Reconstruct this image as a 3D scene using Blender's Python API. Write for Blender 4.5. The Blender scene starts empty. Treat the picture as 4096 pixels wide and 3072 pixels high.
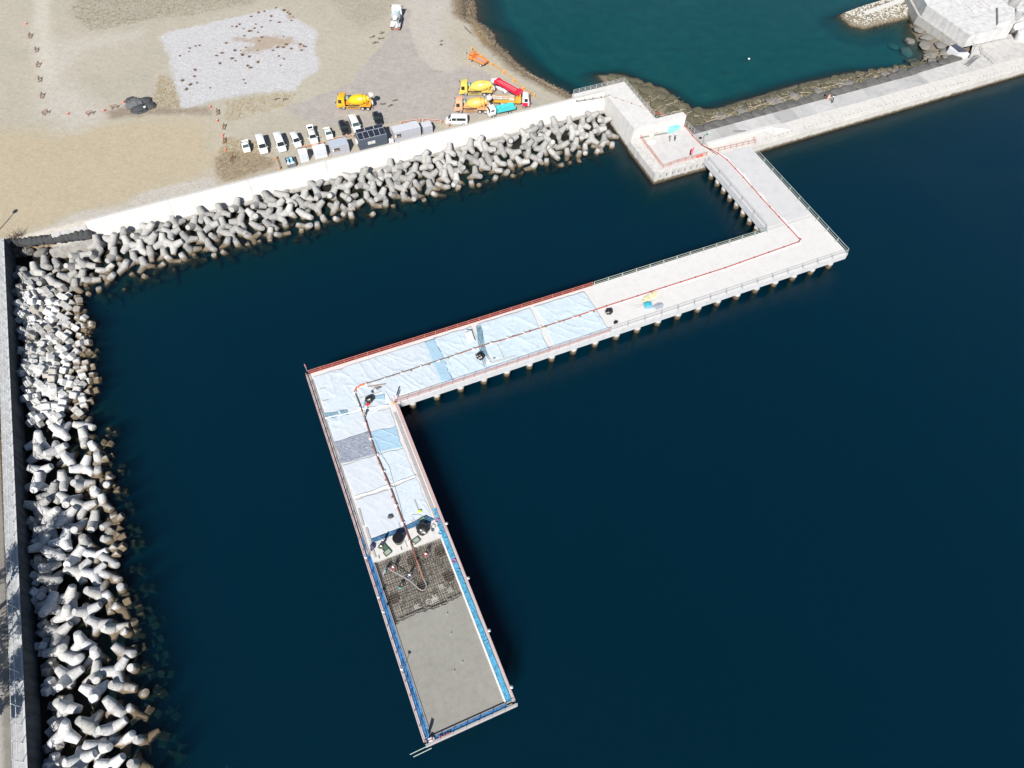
import bpy, bmesh, math, random
import numpy as np
from mathutils import Vector, Matrix, Quaternion, noise
random.seed(7)
scene = bpy.context.scene
COL = scene.collection
rad = math.radians
# ------------------------------------------------------------------ camera model
CAM_Z = 103.3
FPX, PITCH, ROLL, HEAD = 2880.0, 0.982199744, 0.0454576437, 0.439043436
DECK, QUAY, WALLTOP, GZ = 3.3, 2.55, 5.2, 3.8
_cp, _sp = math.cos(PITCH), math.sin(PITCH)
_cr, _sr = math.cos(ROLL), math.sin(ROLL)
_ch, _sh = math.cos(HEAD), math.sin(HEAD)
def _toworld(v):
    return Vector((v[0]*_ch + v[1]*_sh, -v[0]*_sh + v[1]*_ch, v[2]))
_R, _U, _F = Vector((1, 0, 0)), Vector((0, _sp, _cp)), Vector((0, _cp, -_sp))
CAM_RIGHT = _toworld(_cr*_R + _sr*_U)
CAM_UP = _toworld(-_sr*_R + _cr*_U)
CAM_FWD = _toworld(_F)
REG = dict(a=(0, 0, .46293), b=(900, 0, .46293), c=(1700, 0, .46293), d=(2400, 200, .46293), e=(3072, 0, .46293),
           f=(0, 800, .46293), g=(0, 1536, .46293), h=(0, 2304, .46293), i=(1100, 1000, .46293), j=(2000, 900, .46293),
           k=(2600, 500, .46293), l=(1200, 1500, .46293), o=(600, 500, .46293), p=(1500, 400, .46293),
           m=(1400, 2000, .3472), n=(1400, 2400, .40506), z1=(1800, 260, .16275), z2=(1320, 300, .16275),
           z3=(940, 440, .217), z4=(1400, 480, .217), z5=(1440, 2040, .217), z6=(2560, 440, .217),
           z7=(3560, 0, .24231), z8=(1500, 0, .217))
def at(r, u, v, z):
    """survey point: plan position in metres (world) of a spot at height z"""
    ox, oy, s = REG[r]
    px, py = ox + u*s, oy + v*s
    d = CAM_FWD + CAM_RIGHT*((px-2048)/FPX) - CAM_UP*((py-1536)/FPX)
    k = (z-CAM_Z)/d.z
    return Vector((d.x*k, d.y*k, z))
def ats(r, pts, z):
    return [at(r, p[0], p[1], z) for p in pts]

cam_data = bpy.data.cameras.new('camera')
cam = bpy.data.objects.new('camera', cam_data)
COL.objects.link(cam)
M = Matrix((CAM_RIGHT, CAM_UP, -CAM_FWD)).transposed().to_4x4()
M.translation = Vector((0, 0, CAM_Z))
cam.matrix_world = M
cam_data.sensor_width = 36.0
cam_data.lens = 36.0*FPX/4096.0
cam_data.clip_start = 0.5
cam_data.clip_end = 6000
scene.camera = cam

# ------------------------------------------------------------------ light
SUN_EL, SH_AZ = 42.0, 55.0          # elevation, direction the shadows run (from +X towards +Y)
world = bpy.data.worlds.new('World'); scene.world = world
world.use_nodes = True
wn = world.node_tree; wn.nodes.clear()
sky = wn.nodes.new('ShaderNodeTexSky'); sky.sky_type = 'NISHITA'; sky.sun_disc = False
sky.sun_elevation = rad(SUN_EL)
sx, sy = -math.cos(rad(SH_AZ)), -math.sin(rad(SH_AZ))
sky.sun_rotation = math.atan2(sx, sy)
sky.air_density, sky.dust_density, sky.ozone_density = 1.0, 0.3, 1.5
bg = wn.nodes.new('ShaderNodeBackground'); bg.inputs[1].default_value = 0.055
wo = wn.nodes.new('ShaderNodeOutputWorld')
wn.links.new(sky.outputs[0], bg.inputs[0]); wn.links.new(bg.outputs[0], wo.inputs[0])
sl = bpy.data.lights.new('sun', 'SUN'); sl.energy = 4.7; sl.angle = rad(0.53); sl.color = (1.0, .955, .89)
so = bpy.data.objects.new('sun', sl); COL.objects.link(so)
sd = Vector((math.cos(rad(SH_AZ))*math.cos(rad(SUN_EL)), math.sin(rad(SH_AZ))*math.cos(rad(SUN_EL)), -math.sin(rad(SUN_EL))))
so.rotation_euler = sd.to_track_quat('-Z', 'Y').to_euler()
so.location = (-80, -80, 150)
scene.view_settings.view_transform = 'Standard'; scene.view_settings.look = 'None'
scene.view_settings.exposure = 0.75; scene.view_settings.gamma = 1.0
scene.render.engine = 'CYCLES'
cy = scene.cycles
cy.use_denoising = True
cy.max_bounces = 6; cy.diffuse_bounces = 3; cy.glossy_bounces = 3; cy.transmission_bounces = 4; cy.transparent_max_bounces = 8
cy.volume_bounces = 1
cy.caustics_reflective = False; cy.caustics_refractive = False

# ------------------------------------------------------------------ object helpers
def link(o): COL.objects.link(o); return o
def tag(o, label=None, cat=None, group=None, kind=None):
    if label: o['label'] = label
    if cat: o['category'] = cat
    if group: o['group'] = group
    if kind: o['kind'] = kind
    return o
def thing(name, label, cat, loc=(0, 0, 0), rz=0.0, group=None):
    o = bpy.data.objects.new(name, None)
    o.empty_display_size = .3
    o.location = loc; o.rotation_euler = (0, 0, rz)
    return tag(link(o), label, cat, group)
def copy_tree(o, parent=None):
    c = o.copy(); COL.objects.link(c)
    if parent is not None: c.parent = parent
    for ch in list(o.children): copy_tree(ch, c)
    return c
class MB:
    """collects shapes; build() links them as one mesh object"""
    def __init__(s): s.v = []; s.f = []; s.m = []; s.mi = 0
    def add(s, vs, fs):
        n = len(s.v); s.v += [Vector(a) for a in vs]; s.f += [tuple(n+i for i in f) for f in fs]; s.m += [s.mi]*len(fs); return s
    def mat(s, i): s.mi = i; return s
    def box(s, c, d, rz=0.0, mtx=None, bev=0.0):
        x, y, z = d[0]/2, d[1]/2, d[2]/2
        if bev > 0:
            b = min(bev, x*.9, y*.9, z*.9)
            vs = []
            for zz, ins in ((-z, b), (-z+b, 0), (z-b, 0), (z, b)):
                X, Y = x-ins, y-ins
                c2 = b*.5 if ins == 0 else 0
                vs += [(-X, -Y, zz), (X, -Y, zz), (X, Y, zz), (-X, Y, zz)]
            fs = [(3, 2, 1, 0), (12, 13, 14, 15)]
            for r in range(3):
                for k in range(4):
                    a = r*4+k; bb = r*4+(k+1) % 4
                    fs.append((a, bb, bb+4, a+4))
        else:
            vs = [(-x, -y, -z), (x, -y, -z), (x, y, -z), (-x, y, -z), (-x, -y, z), (x, -y, z), (x, y, z), (-x, y, z)]
            fs = [(3, 2, 1, 0), (4, 5, 6, 7), (0, 1, 5, 4), (1, 2, 6, 5), (2, 3, 7, 6), (3, 0, 4, 7)]
        R = mtx.to_3x3() if mtx is not None else Matrix.Rotation(rz, 3, 'Z')
        return s.add([R @ Vector(p) + Vector(c) for p in vs], fs)
    def beam(s, a, b, w, h, up=(0, 0, 1)):
        a, b = Vector(a), Vector(b); d = (b-a); L = d.length; d.normalize()
        u = Vector(up); r = d.cross(u)
        if r.length < 1e-4: r = d.cross(Vector((1, 0, 0)))
        r.normalize(); u = r.cross(d).normalized()
        vs = []
        for p in (a, b):
            for (i, j) in ((-1, -1), (1, -1), (1, 1), (-1, 1)): vs.append(p + r*(i*w/2) + u*(j*h/2))
        return s.add(vs, [(3, 2, 1, 0), (4, 5, 6, 7), (0, 1, 5, 4), (1, 2, 6, 5), (2, 3, 7, 6), (3, 0, 4, 7)])
    def cone(s, a, b, r0, r1, n=10, cap0=True, cap1=True):
        a, b = Vector(a), Vector(b); d = (b-a).normalized()
        r = d.cross(Vector((0, 0, 1)))
        if r.length < 1e-3: r = d.cross(Vector((1, 0, 0)))
        r.normalize(); u = d.cross(r)
        vs = []
        for p, rr in ((a, r0), (b, r1)):
            for k in range(n):
                t = 2*math.pi*k/n; vs.append(p + r*(math.cos(t)*rr) + u*(math.sin(t)*rr))
        fs = [(k, (k+1) % n, n+(k+1) % n, n+k) for k in range(n)]
        if cap0: fs.append(tuple(reversed(range(n))))
        if cap1: fs.append(tuple(range(n, 2*n)))
        return s.add(vs, fs)
    def lathe(s, a, b, prof, n=16, cap=True):
        """prof: list of (t along a->b, radius)"""
        a, b = Vector(a), Vector(b); d = (b-a); L = d.length; d.normalize()
        r = d.cross(Vector((0, 0, 1)))
        if r.length < 1e-3: r = d.cross(Vector((1, 0, 0)))
        r.normalize(); u = d.cross(r); vs = []
        for t, rr in prof:
            p = a + d*(t*L)
            for k in range(n):
                q = 2*math.pi*k/n; vs.append(p + r*(math.cos(q)*rr) + u*(math.sin(q)*rr))
        fs = []
        for j in range(len(prof)-1):
            for k in range(n): fs.append((j*n+k, j*n+(k+1) % n, (j+1)*n+(k+1) % n, (j+1)*n+k))
        if cap: fs += [tuple(reversed(range(n))), tuple(range((len(prof)-1)*n, len(prof)*n))]
        return s.add(vs, fs)
    def tube(s, path, r, n=7, caps=True):
        P = [Vector(p) for p in path]; rings = []; vs = []
        for i, p in enumerate(P):
            d = (P[min(i+1, len(P)-1)] - P[max(i-1, 0)]).normalized()
            q = d.cross(Vector((0, 0, 1)))
            if q.length < 1e-3: q = d.cross(Vector((1, 0, 0)))
            q.normalize(); u = q.cross(d)
            rr = r[i] if isinstance(r, (list, tuple)) else r
            for k in range(n):
                t = 2*math.pi*k/n; vs.append(p + q*(math.cos(t)*rr) + u*(math.sin(t)*rr))
        fs = []
        for j in range(len(P)-1):
            for k in range(n): fs.append((j*n+k, (j+1)*n+k, (j+1)*n+(k+1) % n, j*n+(k+1) % n))
        if caps: fs += [tuple(range(n)), tuple(reversed(range((len(P)-1)*n, len(P)*n)))]
        return s.add(vs, fs)
    def prism(s, poly, z0, z1):
        """closed polygon (x,y) extruded z0..z1; z1 may be a list of heights"""
        n = len(poly)
        area = sum(poly[k][0]*poly[(k+1) % n][1]-poly[(k+1) % n][0]*poly[k][1] for k in range(n))
        if area < 0: poly = list(reversed(poly))
        vs = [(p[0], p[1], z0) for p in poly] + [(p[0], p[1], z1) for p in poly]
        fs = [tuple(reversed(range(n))), tuple(range(n, 2*n))]
        fs += [(k, (k+1) % n, n+(k+1) % n, n+k) for k in range(n)]
        return s.add(vs, fs)
    def extr(s, prof, axis0, axis1, up=Vector((0, 0, 1)), side=None):
        """profile [(a,z)] (a measured along side) swept from axis0 to axis1"""
        p0, p1 = Vector(axis0), Vector(axis1)
        if side is None: side = (p1-p0).normalized().cross(up)
        n = len(prof)
        vs = [p0 + side*a + up*z for a, z in prof] + [p1 + side*a + up*z for a, z in prof]
        fs = [(k, (k+1) % n, n+(k+1) % n, n+k) for k in range(n)] + [tuple(reversed(range(n))), tuple(range(n, 2*n))]
        return s.add(vs, fs)
    def blob(s, c, d, n=2, amp=.15, seed=0, freq=1.2, mtx=None, flat=None):
        bm = bmesh.new(); bmesh.ops.create_icosphere(bm, subdivisions=n, radius=1.0)
        vs = []
        for v in bm.verts:
            p = v.co.copy()
            k = 1 + amp*noise.noise(p*freq + Vector((seed*3.1, seed*1.7, seed*.9))) + amp*.5*noise.noise(p*freq*2.7 + Vector((seed, 5, 2)))
            p *= k
            p = Vector((p.x*d[0], p.y*d[1], p.z*d[2]))
            if mtx is not None: p = mtx @ p
            p += Vector(c)
            if flat is not None and p.z < flat: p.z = flat
            vs.append(p)
        fs = [tuple(v.index for v in f.verts) for f in bm.faces]
        bm.free(); return s.add(vs, fs)
    def grid(s, fn, nu, nv):
        """fn(a,b) -> point, a,b in 0..1"""
        vs = [fn(i/nu, j/nv) for j in range(nv+1) for i in range(nu+1)]
        fs = [(j*(nu+1)+i, j*(nu+1)+i+1, (j+1)*(nu+1)+i+1, (j+1)*(nu+1)+i) for j in range(nv) for i in range(nu)]
        return s.add(vs, fs)
    def mesh(s, name, mats, smooth=False, ang=35, fix=False):
        me = bpy.data.meshes.new(name)
        me.from_pydata([tuple(v) for v in s.v], [], s.f)
        if not isinstance(mats, (list, tuple)): mats = [mats]
        for m in mats: me.materials.append(m)
        me.polygons.foreach_set('material_index', s.m)
        if fix:
            bm = bmesh.new(); bm.from_mesh(me); bmesh.ops.recalc_face_normals(bm, faces=bm.faces); bm.to_mesh(me); bm.free()
        if smooth:
            me.polygons.foreach_set('use_smooth', [True]*len(me.polygons))
            me.set_sharp_from_angle(angle=rad(ang))
        me.update(); return me
    def build(s, name, mats, parent=None, smooth=False, ang=35, fix=True, loc=None, rz=None):
        o = bpy.data.objects.new(name, s.mesh(name, mats, smooth, ang, fix)); link(o)
        if parent is not None: o.parent = parent
        if loc is not None: o.location = loc
        if rz is not None: o.rotation_euler = (0, 0, rz)
        return o

# ------------------------------------------------------------------ materials
def new_mat(name):
    m = bpy.data.materials.new(name); m.use_nodes = True
    nt = m.node_tree; nt.nodes.clear()
    out = nt.nodes.new('ShaderNodeOutputMaterial'); b = nt.nodes.new('ShaderNodeBsdfPrincipled')
    nt.links.new(b.outputs[0], out.inputs[0]); return m, nt, b, out
def N(nt, t, **kw):
    n = nt.nodes.new(t)
    for k, v in kw.items(): setattr(n, k, v)
    return n
def noise_tex(nt, scale, detail=5, rough=.55, vec=None, dist=0.0):
    n = N(nt, 'ShaderNodeTexNoise'); n.inputs['Scale'].default_value = scale
    n.inputs['Detail'].default_value = detail; n.inputs['Roughness'].default_value = rough; n.inputs['Distortion'].default_value = dist
    if vec is not None: nt.links.new(vec, n.inputs['Vector'])
    return n.outputs['Fac']
def ramp(nt, fac, stops):
    r = N(nt, 'ShaderNodeValToRGB'); e = r.color_ramp.elements
    while len(e) < len(stops): e.new(.5)
    for k, (p, c) in enumerate(stops):
        e[k].position = p; e[k].color = (c, c, c, 1) if not isinstance(c, (tuple, list)) else (*c, 1)
    nt.links.new(fac, r.inputs[0]); return r.outputs[0]
def mix(nt, fac, a, b, mode='MIX'):
    n = N(nt, 'ShaderNodeMix', data_type='RGBA', blend_type=mode)
    for sock, val in ((n.inputs[0], fac), (n.inputs[6], a), (n.inputs[7], b)):
        if isinstance(val, (int, float)): sock.default_value = val
        elif isinstance(val, (tuple, list)): sock.default_value = (*val, 1)
        else: nt.links.new(val, sock)
    return n.outputs[2]
def mth(nt, op, a, b=None, clamp=False):
    n = N(nt, 'ShaderNodeMath', operation=op, use_clamp=clamp)
    for sock, val in ((n.inputs[0], a), (n.inputs[1], b)):
        if val is None: continue
        if isinstance(val, (int, float)): sock.default_value = val
        else: nt.links.new(val, sock)
    return n.outputs[0]
def bump(nt, b, h, strength=.3, dist=.05):
    n = N(nt, 'ShaderNodeBump'); n.inputs['Strength'].default_value = strength; n.inputs['Distance'].default_value = dist
    nt.links.new(h, n.inputs['Height']); nt.links.new(n.outputs[0], b.inputs['Normal'])
_mats = {}
def paint(name, col, rough=.45, var=.12, scale=3.0, metal=0.0, spec=.5, coat=0.0):
    """plain painted / plastic / cloth surface with slight unevenness"""
    if name in _mats: return _mats[name]
    m, nt, b, out = new_mat(name)
    tc = N(nt, 'ShaderNodeTexCoord').outputs['Object']
    f = noise_tex(nt, scale, 4, .6, tc)
    lo = tuple(c*(1-var) for c in col); hi = tuple(min(1, c*(1+var)) for c in col)
    c = mix(nt, f, lo, hi)
    f2 = ramp(nt, noise_tex(nt, scale*4, 3, .7, tc), [(.35, 1-var*.5), (.6, 1.0)])
    c = mix(nt, 1.0, c, f2, 'MULTIPLY')
    nt.links.new(c, b.inputs['Base Color'])
    b.inputs['Roughness'].default_value = rough; b.inputs['Metallic'].default_value = metal
    b.inputs['Specular IOR Level'].default_value = spec
    if coat: b.inputs['Coat Weight'].default_value = coat
    _mats[name] = m; return m
def concrete(name, col, var=.15, scale=.35, stain=.3, joints=None, wet=None, bumpk=.15, jcol=.55, streak=0.0, panels=None, objvar=0.0):
    """weathered concrete in world metres. joints=(axis, spacing, offset, width); wet=height of the tide stain"""
    if name in _mats: return _mats[name]
    m, nt, b, out = new_mat(name)
    g = N(nt, 'ShaderNodeNewGeometry'); pos = g.outputs['Position']
    sep = N(nt, 'ShaderNodeSeparateXYZ'); nt.links.new(pos, sep.inputs[0])
    big = noise_tex(nt, scale*.35, 6, .6, pos); mid = noise_tex(nt, scale*2.5, 5, .65, pos); fine = noise_tex(nt, scale*22, 3, .7, pos)
    c = mix(nt, big, tuple(x*(1-var) for x in col), tuple(x*(1+var) for x in col))
    c = mix(nt, 1.0, c, ramp(nt, mid, [(.3, 1-stain), (.55, 1.0)]), 'MULTIPLY')
    c = mix(nt, 1.0, c, ramp(nt, fine, [(.3, .86), (.62, 1.0)]), 'MULTIPLY')
    if streak:
        mp = N(nt, 'ShaderNodeMapping'); mp.inputs['Scale'].default_value = (1.3, 1.3, .12); nt.links.new(pos, mp.inputs[0])
        c = mix(nt, 1.0, c, ramp(nt, noise_tex(nt, 1.0, 4, .7, mp.outputs[0]), [(.35, 1-streak), (.6, 1.0)]), 'MULTIPLY')
    if objvar:
        oi = N(nt, 'ShaderNodeObjectInfo')
        c = mix(nt, 1.0, c, ramp(nt, oi.outputs['Random'], [(0, 1-objvar), (1, 1+objvar*.4)]), 'MULTIPLY')
    if panels:
        ax, sp, off, amt = panels
        wnz = N(nt, 'ShaderNodeTexWhiteNoise', noise_dimensions='1D')
        nt.links.new(mth(nt, 'FLOOR', mth(nt, 'DIVIDE', mth(nt, 'SUBTRACT', sep.outputs[ax], off), sp)), wnz.inputs['W'])
        c = mix(nt, 1.0, c, ramp(nt, wnz.outputs['Value'], [(0, 1-amt), (1, 1+amt)]), 'MULTIPLY')
    if joints:
        for ax, sp, off, w in joints:
            t = mth(nt, 'FRACT', mth(nt, 'DIVIDE', mth(nt, 'SUBTRACT', sep.outputs[ax], off), sp))
            d = mth(nt, 'MULTIPLY', mth(nt, 'MINIMUM', t, mth(nt, 'SUBTRACT', 1.0, t)), sp)
            k = mth(nt, 'LESS_THAN', d, w)
            c = mix(nt, mth(nt, 'MULTIPLY', k, 1-jcol), c, (.05, .05, .05))
    if wet is not None:
        z = mth(nt, 'ADD', sep.outputs[2], mth(nt, 'MULTIPLY', mth(nt, 'SUBTRACT', noise_tex(nt, 1.4, 4, .6, pos), .5), 1.1))
        k = mth(nt, 'DIVIDE', mth(nt, 'SUBTRACT', z, wet-.25), .5, True)
        brown = mix(nt, mid, (.085, .062, .04), (.17, .135, .09))
        deep = mth(nt, 'DIVIDE', mth(nt, 'ADD', z, .35), .35, True)
        brown = mix(nt, deep, mix(nt, mid, (.012, .009, .005), (.03, .022, .012)), brown)
        c = mix(nt, k, brown, c)
    nt.links.new(c, b.inputs['Base Color']); b.inputs['Roughness'].default_value = .9
    b.inputs['Specular IOR Level'].default_value = .25
    if bumpk: bump(nt, b, mid, bumpk, .08)
    _mats[name] = m; return m
def sheetmat(name, col, rough=.55, var=.06, crease=.5, dirt=.12):
    """plastic curing sheet: fine creases as relief, a little dirt"""
    if name in _mats: return _mats[name]
    m, nt, b, out = new_mat(name)
    pos = N(nt, 'ShaderNodeNewGeometry').outputs['Position']
    w = noise_tex(nt, .9, 3, .5, pos, 1.2)
    rdg = mth(nt, 'ABSOLUTE', mth(nt, 'SUBTRACT', w, .5))
    r2 = mth(nt, 'ABSOLUTE', mth(nt, 'SUBTRACT', noise_tex(nt, 2.1, 2, .5, pos, 1.6), .5))
    h = mth(nt, 'ADD', ramp(nt, rdg, [(0, 1.0), (.035, 0.0)]), mth(nt, 'MULTIPLY', ramp(nt, r2, [(0, 1.0), (.03, 0.0)]), .5))
    f = noise_tex(nt, .25, 5, .6, pos)
    c = mix(nt, f, tuple(x*(1-var) for x in col), tuple(min(1, x*(1+var)) for x in col))
    c = mix(nt, 1.0, c, ramp(nt, noise_tex(nt, 1.6, 6, .7, pos), [(.3, 1-dirt), (.55, 1.0)]), 'MULTIPLY')
    nt.links.new(c, b.inputs['Base Color']); b.inputs['Roughness'].default_value = rough
    bump(nt, b, h, crease, .12)
    _mats[name] = m; return m
def cloth_net(name, col, alpha=.5):
    if name in _mats: return _mats[name]
    m, nt, b, out = new_mat(name)
    b.inputs['Base Color'].default_value = (*col, 1); b.inputs['Roughness'].default_value = .8
    t = N(nt, 'ShaderNodeBsdfTransparent'); mx = N(nt, 'ShaderNodeMixShader'); mx.inputs[0].default_value = alpha
    nt.links.new(t.outputs[0], mx.inputs[1]); nt.links.new(b.outputs[0], mx.inputs[2]); nt.links.new(mx.outputs[0], out.inputs[0])
    _mats[name] = m; return m
def sd_poly(P, X, Y):
    """signed distance (inside negative) of points to polygon P"""
    P = np.array([(p[0], p[1]) for p in P], float); n = len(P)
    d2 = np.full(X.shape, 1e18); inside = np.zeros(X.shape, bool)
    for k in range(n):
        ax, ay = P[k]; bx, by = P[(k+1) % n]
        ex, ey = bx-ax, by-ay; wx, wy = X-ax, Y-ay
        t = np.clip((wx*ex+wy*ey)/max(ex*ex+ey*ey, 1e-12), 0, 1)
        d2 = np.minimum(d2, (wx-ex*t)**2+(wy-ey*t)**2)
        c = ((ay <= Y) & (by > Y)) | ((by <= Y) & (ay > Y))
        with np.errstate(divide='ignore', invalid='ignore'):
            xi = ax + (Y-ay)/(by-ay if by != ay else 1e-12)*ex
        inside ^= c & (X < xi)
    d = np.sqrt(d2); return np.where(inside, -d, d)
def sd_line(P, X, Y):
    P = np.array([(p[0], p[1]) for p in P], float); d2 = np.full(X.shape, 1e18)
    for k in range(len(P)-1):
        ax, ay = P[k]; bx, by = P[k+1]; ex, ey = bx-ax, by-ay; wx, wy = X-ax, Y-ay
        t = np.clip((wx*ex+wy*ey)/max(ex*ex+ey*ey, 1e-12), 0, 1)
        d2 = np.minimum(d2, (wx-ex*t)**2+(wy-ey*t)**2)
    return np.sqrt(d2)
# ------------------------------------------------------------------ terrain: land and sea bed in one sheet
SHORE = ats('c', [(420, -80), (425, 0), (440, 90), (450, 220), (590, 290), (610, 370), (700, 460), (800, 560), (900, 650), (1010, 720), (1190, 810)], 0)
SHORE = [Vector((58, 600, 0)), Vector((62, 260, 0)), Vector((67.5, 200, 0))] + SHORE + [Vector((76.5, 127.5, 0))]
LAND = [(p.x, p.y) for p in SHORE] + [(78, 124.6), (-49.4, 124.6), (-49.4, -600), (-900, -600), (-900, 600)]
BANK = [(84, 137.5), (89.8, 135.7), (93.3, 130.4), (96.3, 126.7), (97.5, 121), (98.7, 117.7), (103.8, 115.8), (113.7, 116.2),
        (127.5, 116.9), (144, 116.2), (158.8, 112.2), (163.5, 112), (167, 117), (169.5, 124), (172, 128.5), (230, 130), (230, 104), (84, 104)]
JETTY = [(156.5, 138.5), (156.5, 133.5), (159, 131), (180, 131), (230, 133), (230, 146), (168, 140.2), (162, 139.6)]
X0, X1, Y0, Y1, CELL = -80, 235, -60, 250, 1.0
nx, ny = int((X1-X0)/CELL)+1, int((Y1-Y0)/CELL)+1
gx = np.linspace(X0, X1, nx); gy = np.linspace(Y0, Y1, ny)
# a few far rows so that the sheet runs out to the horizon
far = [80, 250, 700, 1800, 4200]
gx = np.concatenate([[X0-f for f in reversed(far)], gx, [X1+f for f in far]])
gy = np.concatenate([[Y0-f for f in reversed(far)], gy, [Y1+f for f in far]])
XX, YY = np.meshgrid(gx, gy)
def vnoise(X, Y, s, seed=0.0):
    f = np.zeros(X.size); xs, ys = X.ravel(), Y.ravel()
    for k in range(X.size): f[k] = noise.noise(Vector((xs[k]/s+seed, ys[k]/s-seed, seed)))
    return f.reshape(X.shape)
NZ = vnoise(XX, YY, 9, 3.3); NZ2 = vnoise(XX, YY, 2.6, 8.1)
def hmap():
    sl_ = sd_poly(LAND, XX, YY); ds = sd_line([(p.x, p.y) for p in SHORE], XX, YY)
    lag = ((YY > 104) & (XX > 84)) | ((YY > 124.5) & (XX > 55))
    Z = np.full(XX.shape, -9.0) + NZ*.6
    Z = np.where(lag, -5.2 + NZ*.5, Z)
    Z = np.maximum(Z, np.where(lag, np.where(ds < 6, -.26*ds, -1.56-.55*(ds-6)), -99))
    d = 123.2-YY; inw = (XX > -49) & (XX < 79) & (d > -2)
    Z = np.maximum(Z, np.where(inw, np.where(d < 10.5, .9-.25*d, -1.72-.6*(d-10.5)) + NZ2*.3, -99))
    d = XX+48.3; inl = (d > -3) & (YY < 126)
    Z = np.maximum(Z, np.where(inl, np.where(d < 12, 1.6-.27*d, -1.64-.6*(d-12)) + NZ2*.35, -99))
    db = sd_poly(BANK, XX, YY)
    Z = np.maximum(Z, np.where(db < 0, np.minimum(1.5, -.24*db), -.42*db) + NZ2*.2)
    dj = sd_poly(JETTY, XX, YY)
    Z = np.maximum(Z, np.where(dj < 0, np.minimum(1.3, -.7*dj), -.7*dj) + NZ2*.15)
    dp = np.maximum(98.5-YY, 0); dpx = np.where(XX < 77, 77-XX, 0)
    dd = np.sqrt(dp**2+dpx**2)
    Z = np.maximum(Z, np.where(YY > 60, -2.1-.55*dd+NZ2*.5, -99))
    land = np.where(XX < -49.4, 3.9, np.minimum(GZ, .95*ds) + .06*NZ + .03*NZ2)
    # the low bank at the very top left
    Z = np.where(sl_ < 0, land, Z)
    return Z, sl_, ds, db, dj, lag
ZZ, SL, DS, DB, DJ, LAG = hmap()
def gheight(x, y):
    i = np.clip(np.searchsorted(gx, x)-1, 0, len(gx)-2); j = np.clip(np.searchsorted(gy, y)-1, 0, len(gy)-2)
    a = (x-gx[i])/(gx[i+1]-gx[i]); b = (y-gy[j])/(gy[j+1]-gy[j])
    return float((ZZ[j, i]*(1-a)+ZZ[j, i+1]*a)*(1-b)+(ZZ[j+1, i]*(1-a)+ZZ[j+1, i+1]*a)*b)
Wn, Hn = len(gx), len(gy)
idx = np.arange(Wn*Hn).reshape(Hn, Wn)
quads = np.stack([idx[:-1, :-1], idx[:-1, 1:], idx[1:, 1:], idx[1:, :-1]], -1).reshape(-1, 4)
me = bpy.data.meshes.new('ground')
me.from_pydata(np.stack([XX, YY, ZZ], -1).reshape(-1, 3).tolist(), [], quads.tolist())
me.polygons.foreach_set('use_smooth', [True]*len(me.polygons))
def gpoly(r, pts): return [tuple(p.xy) for p in ats(r, pts, GZ)]
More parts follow.
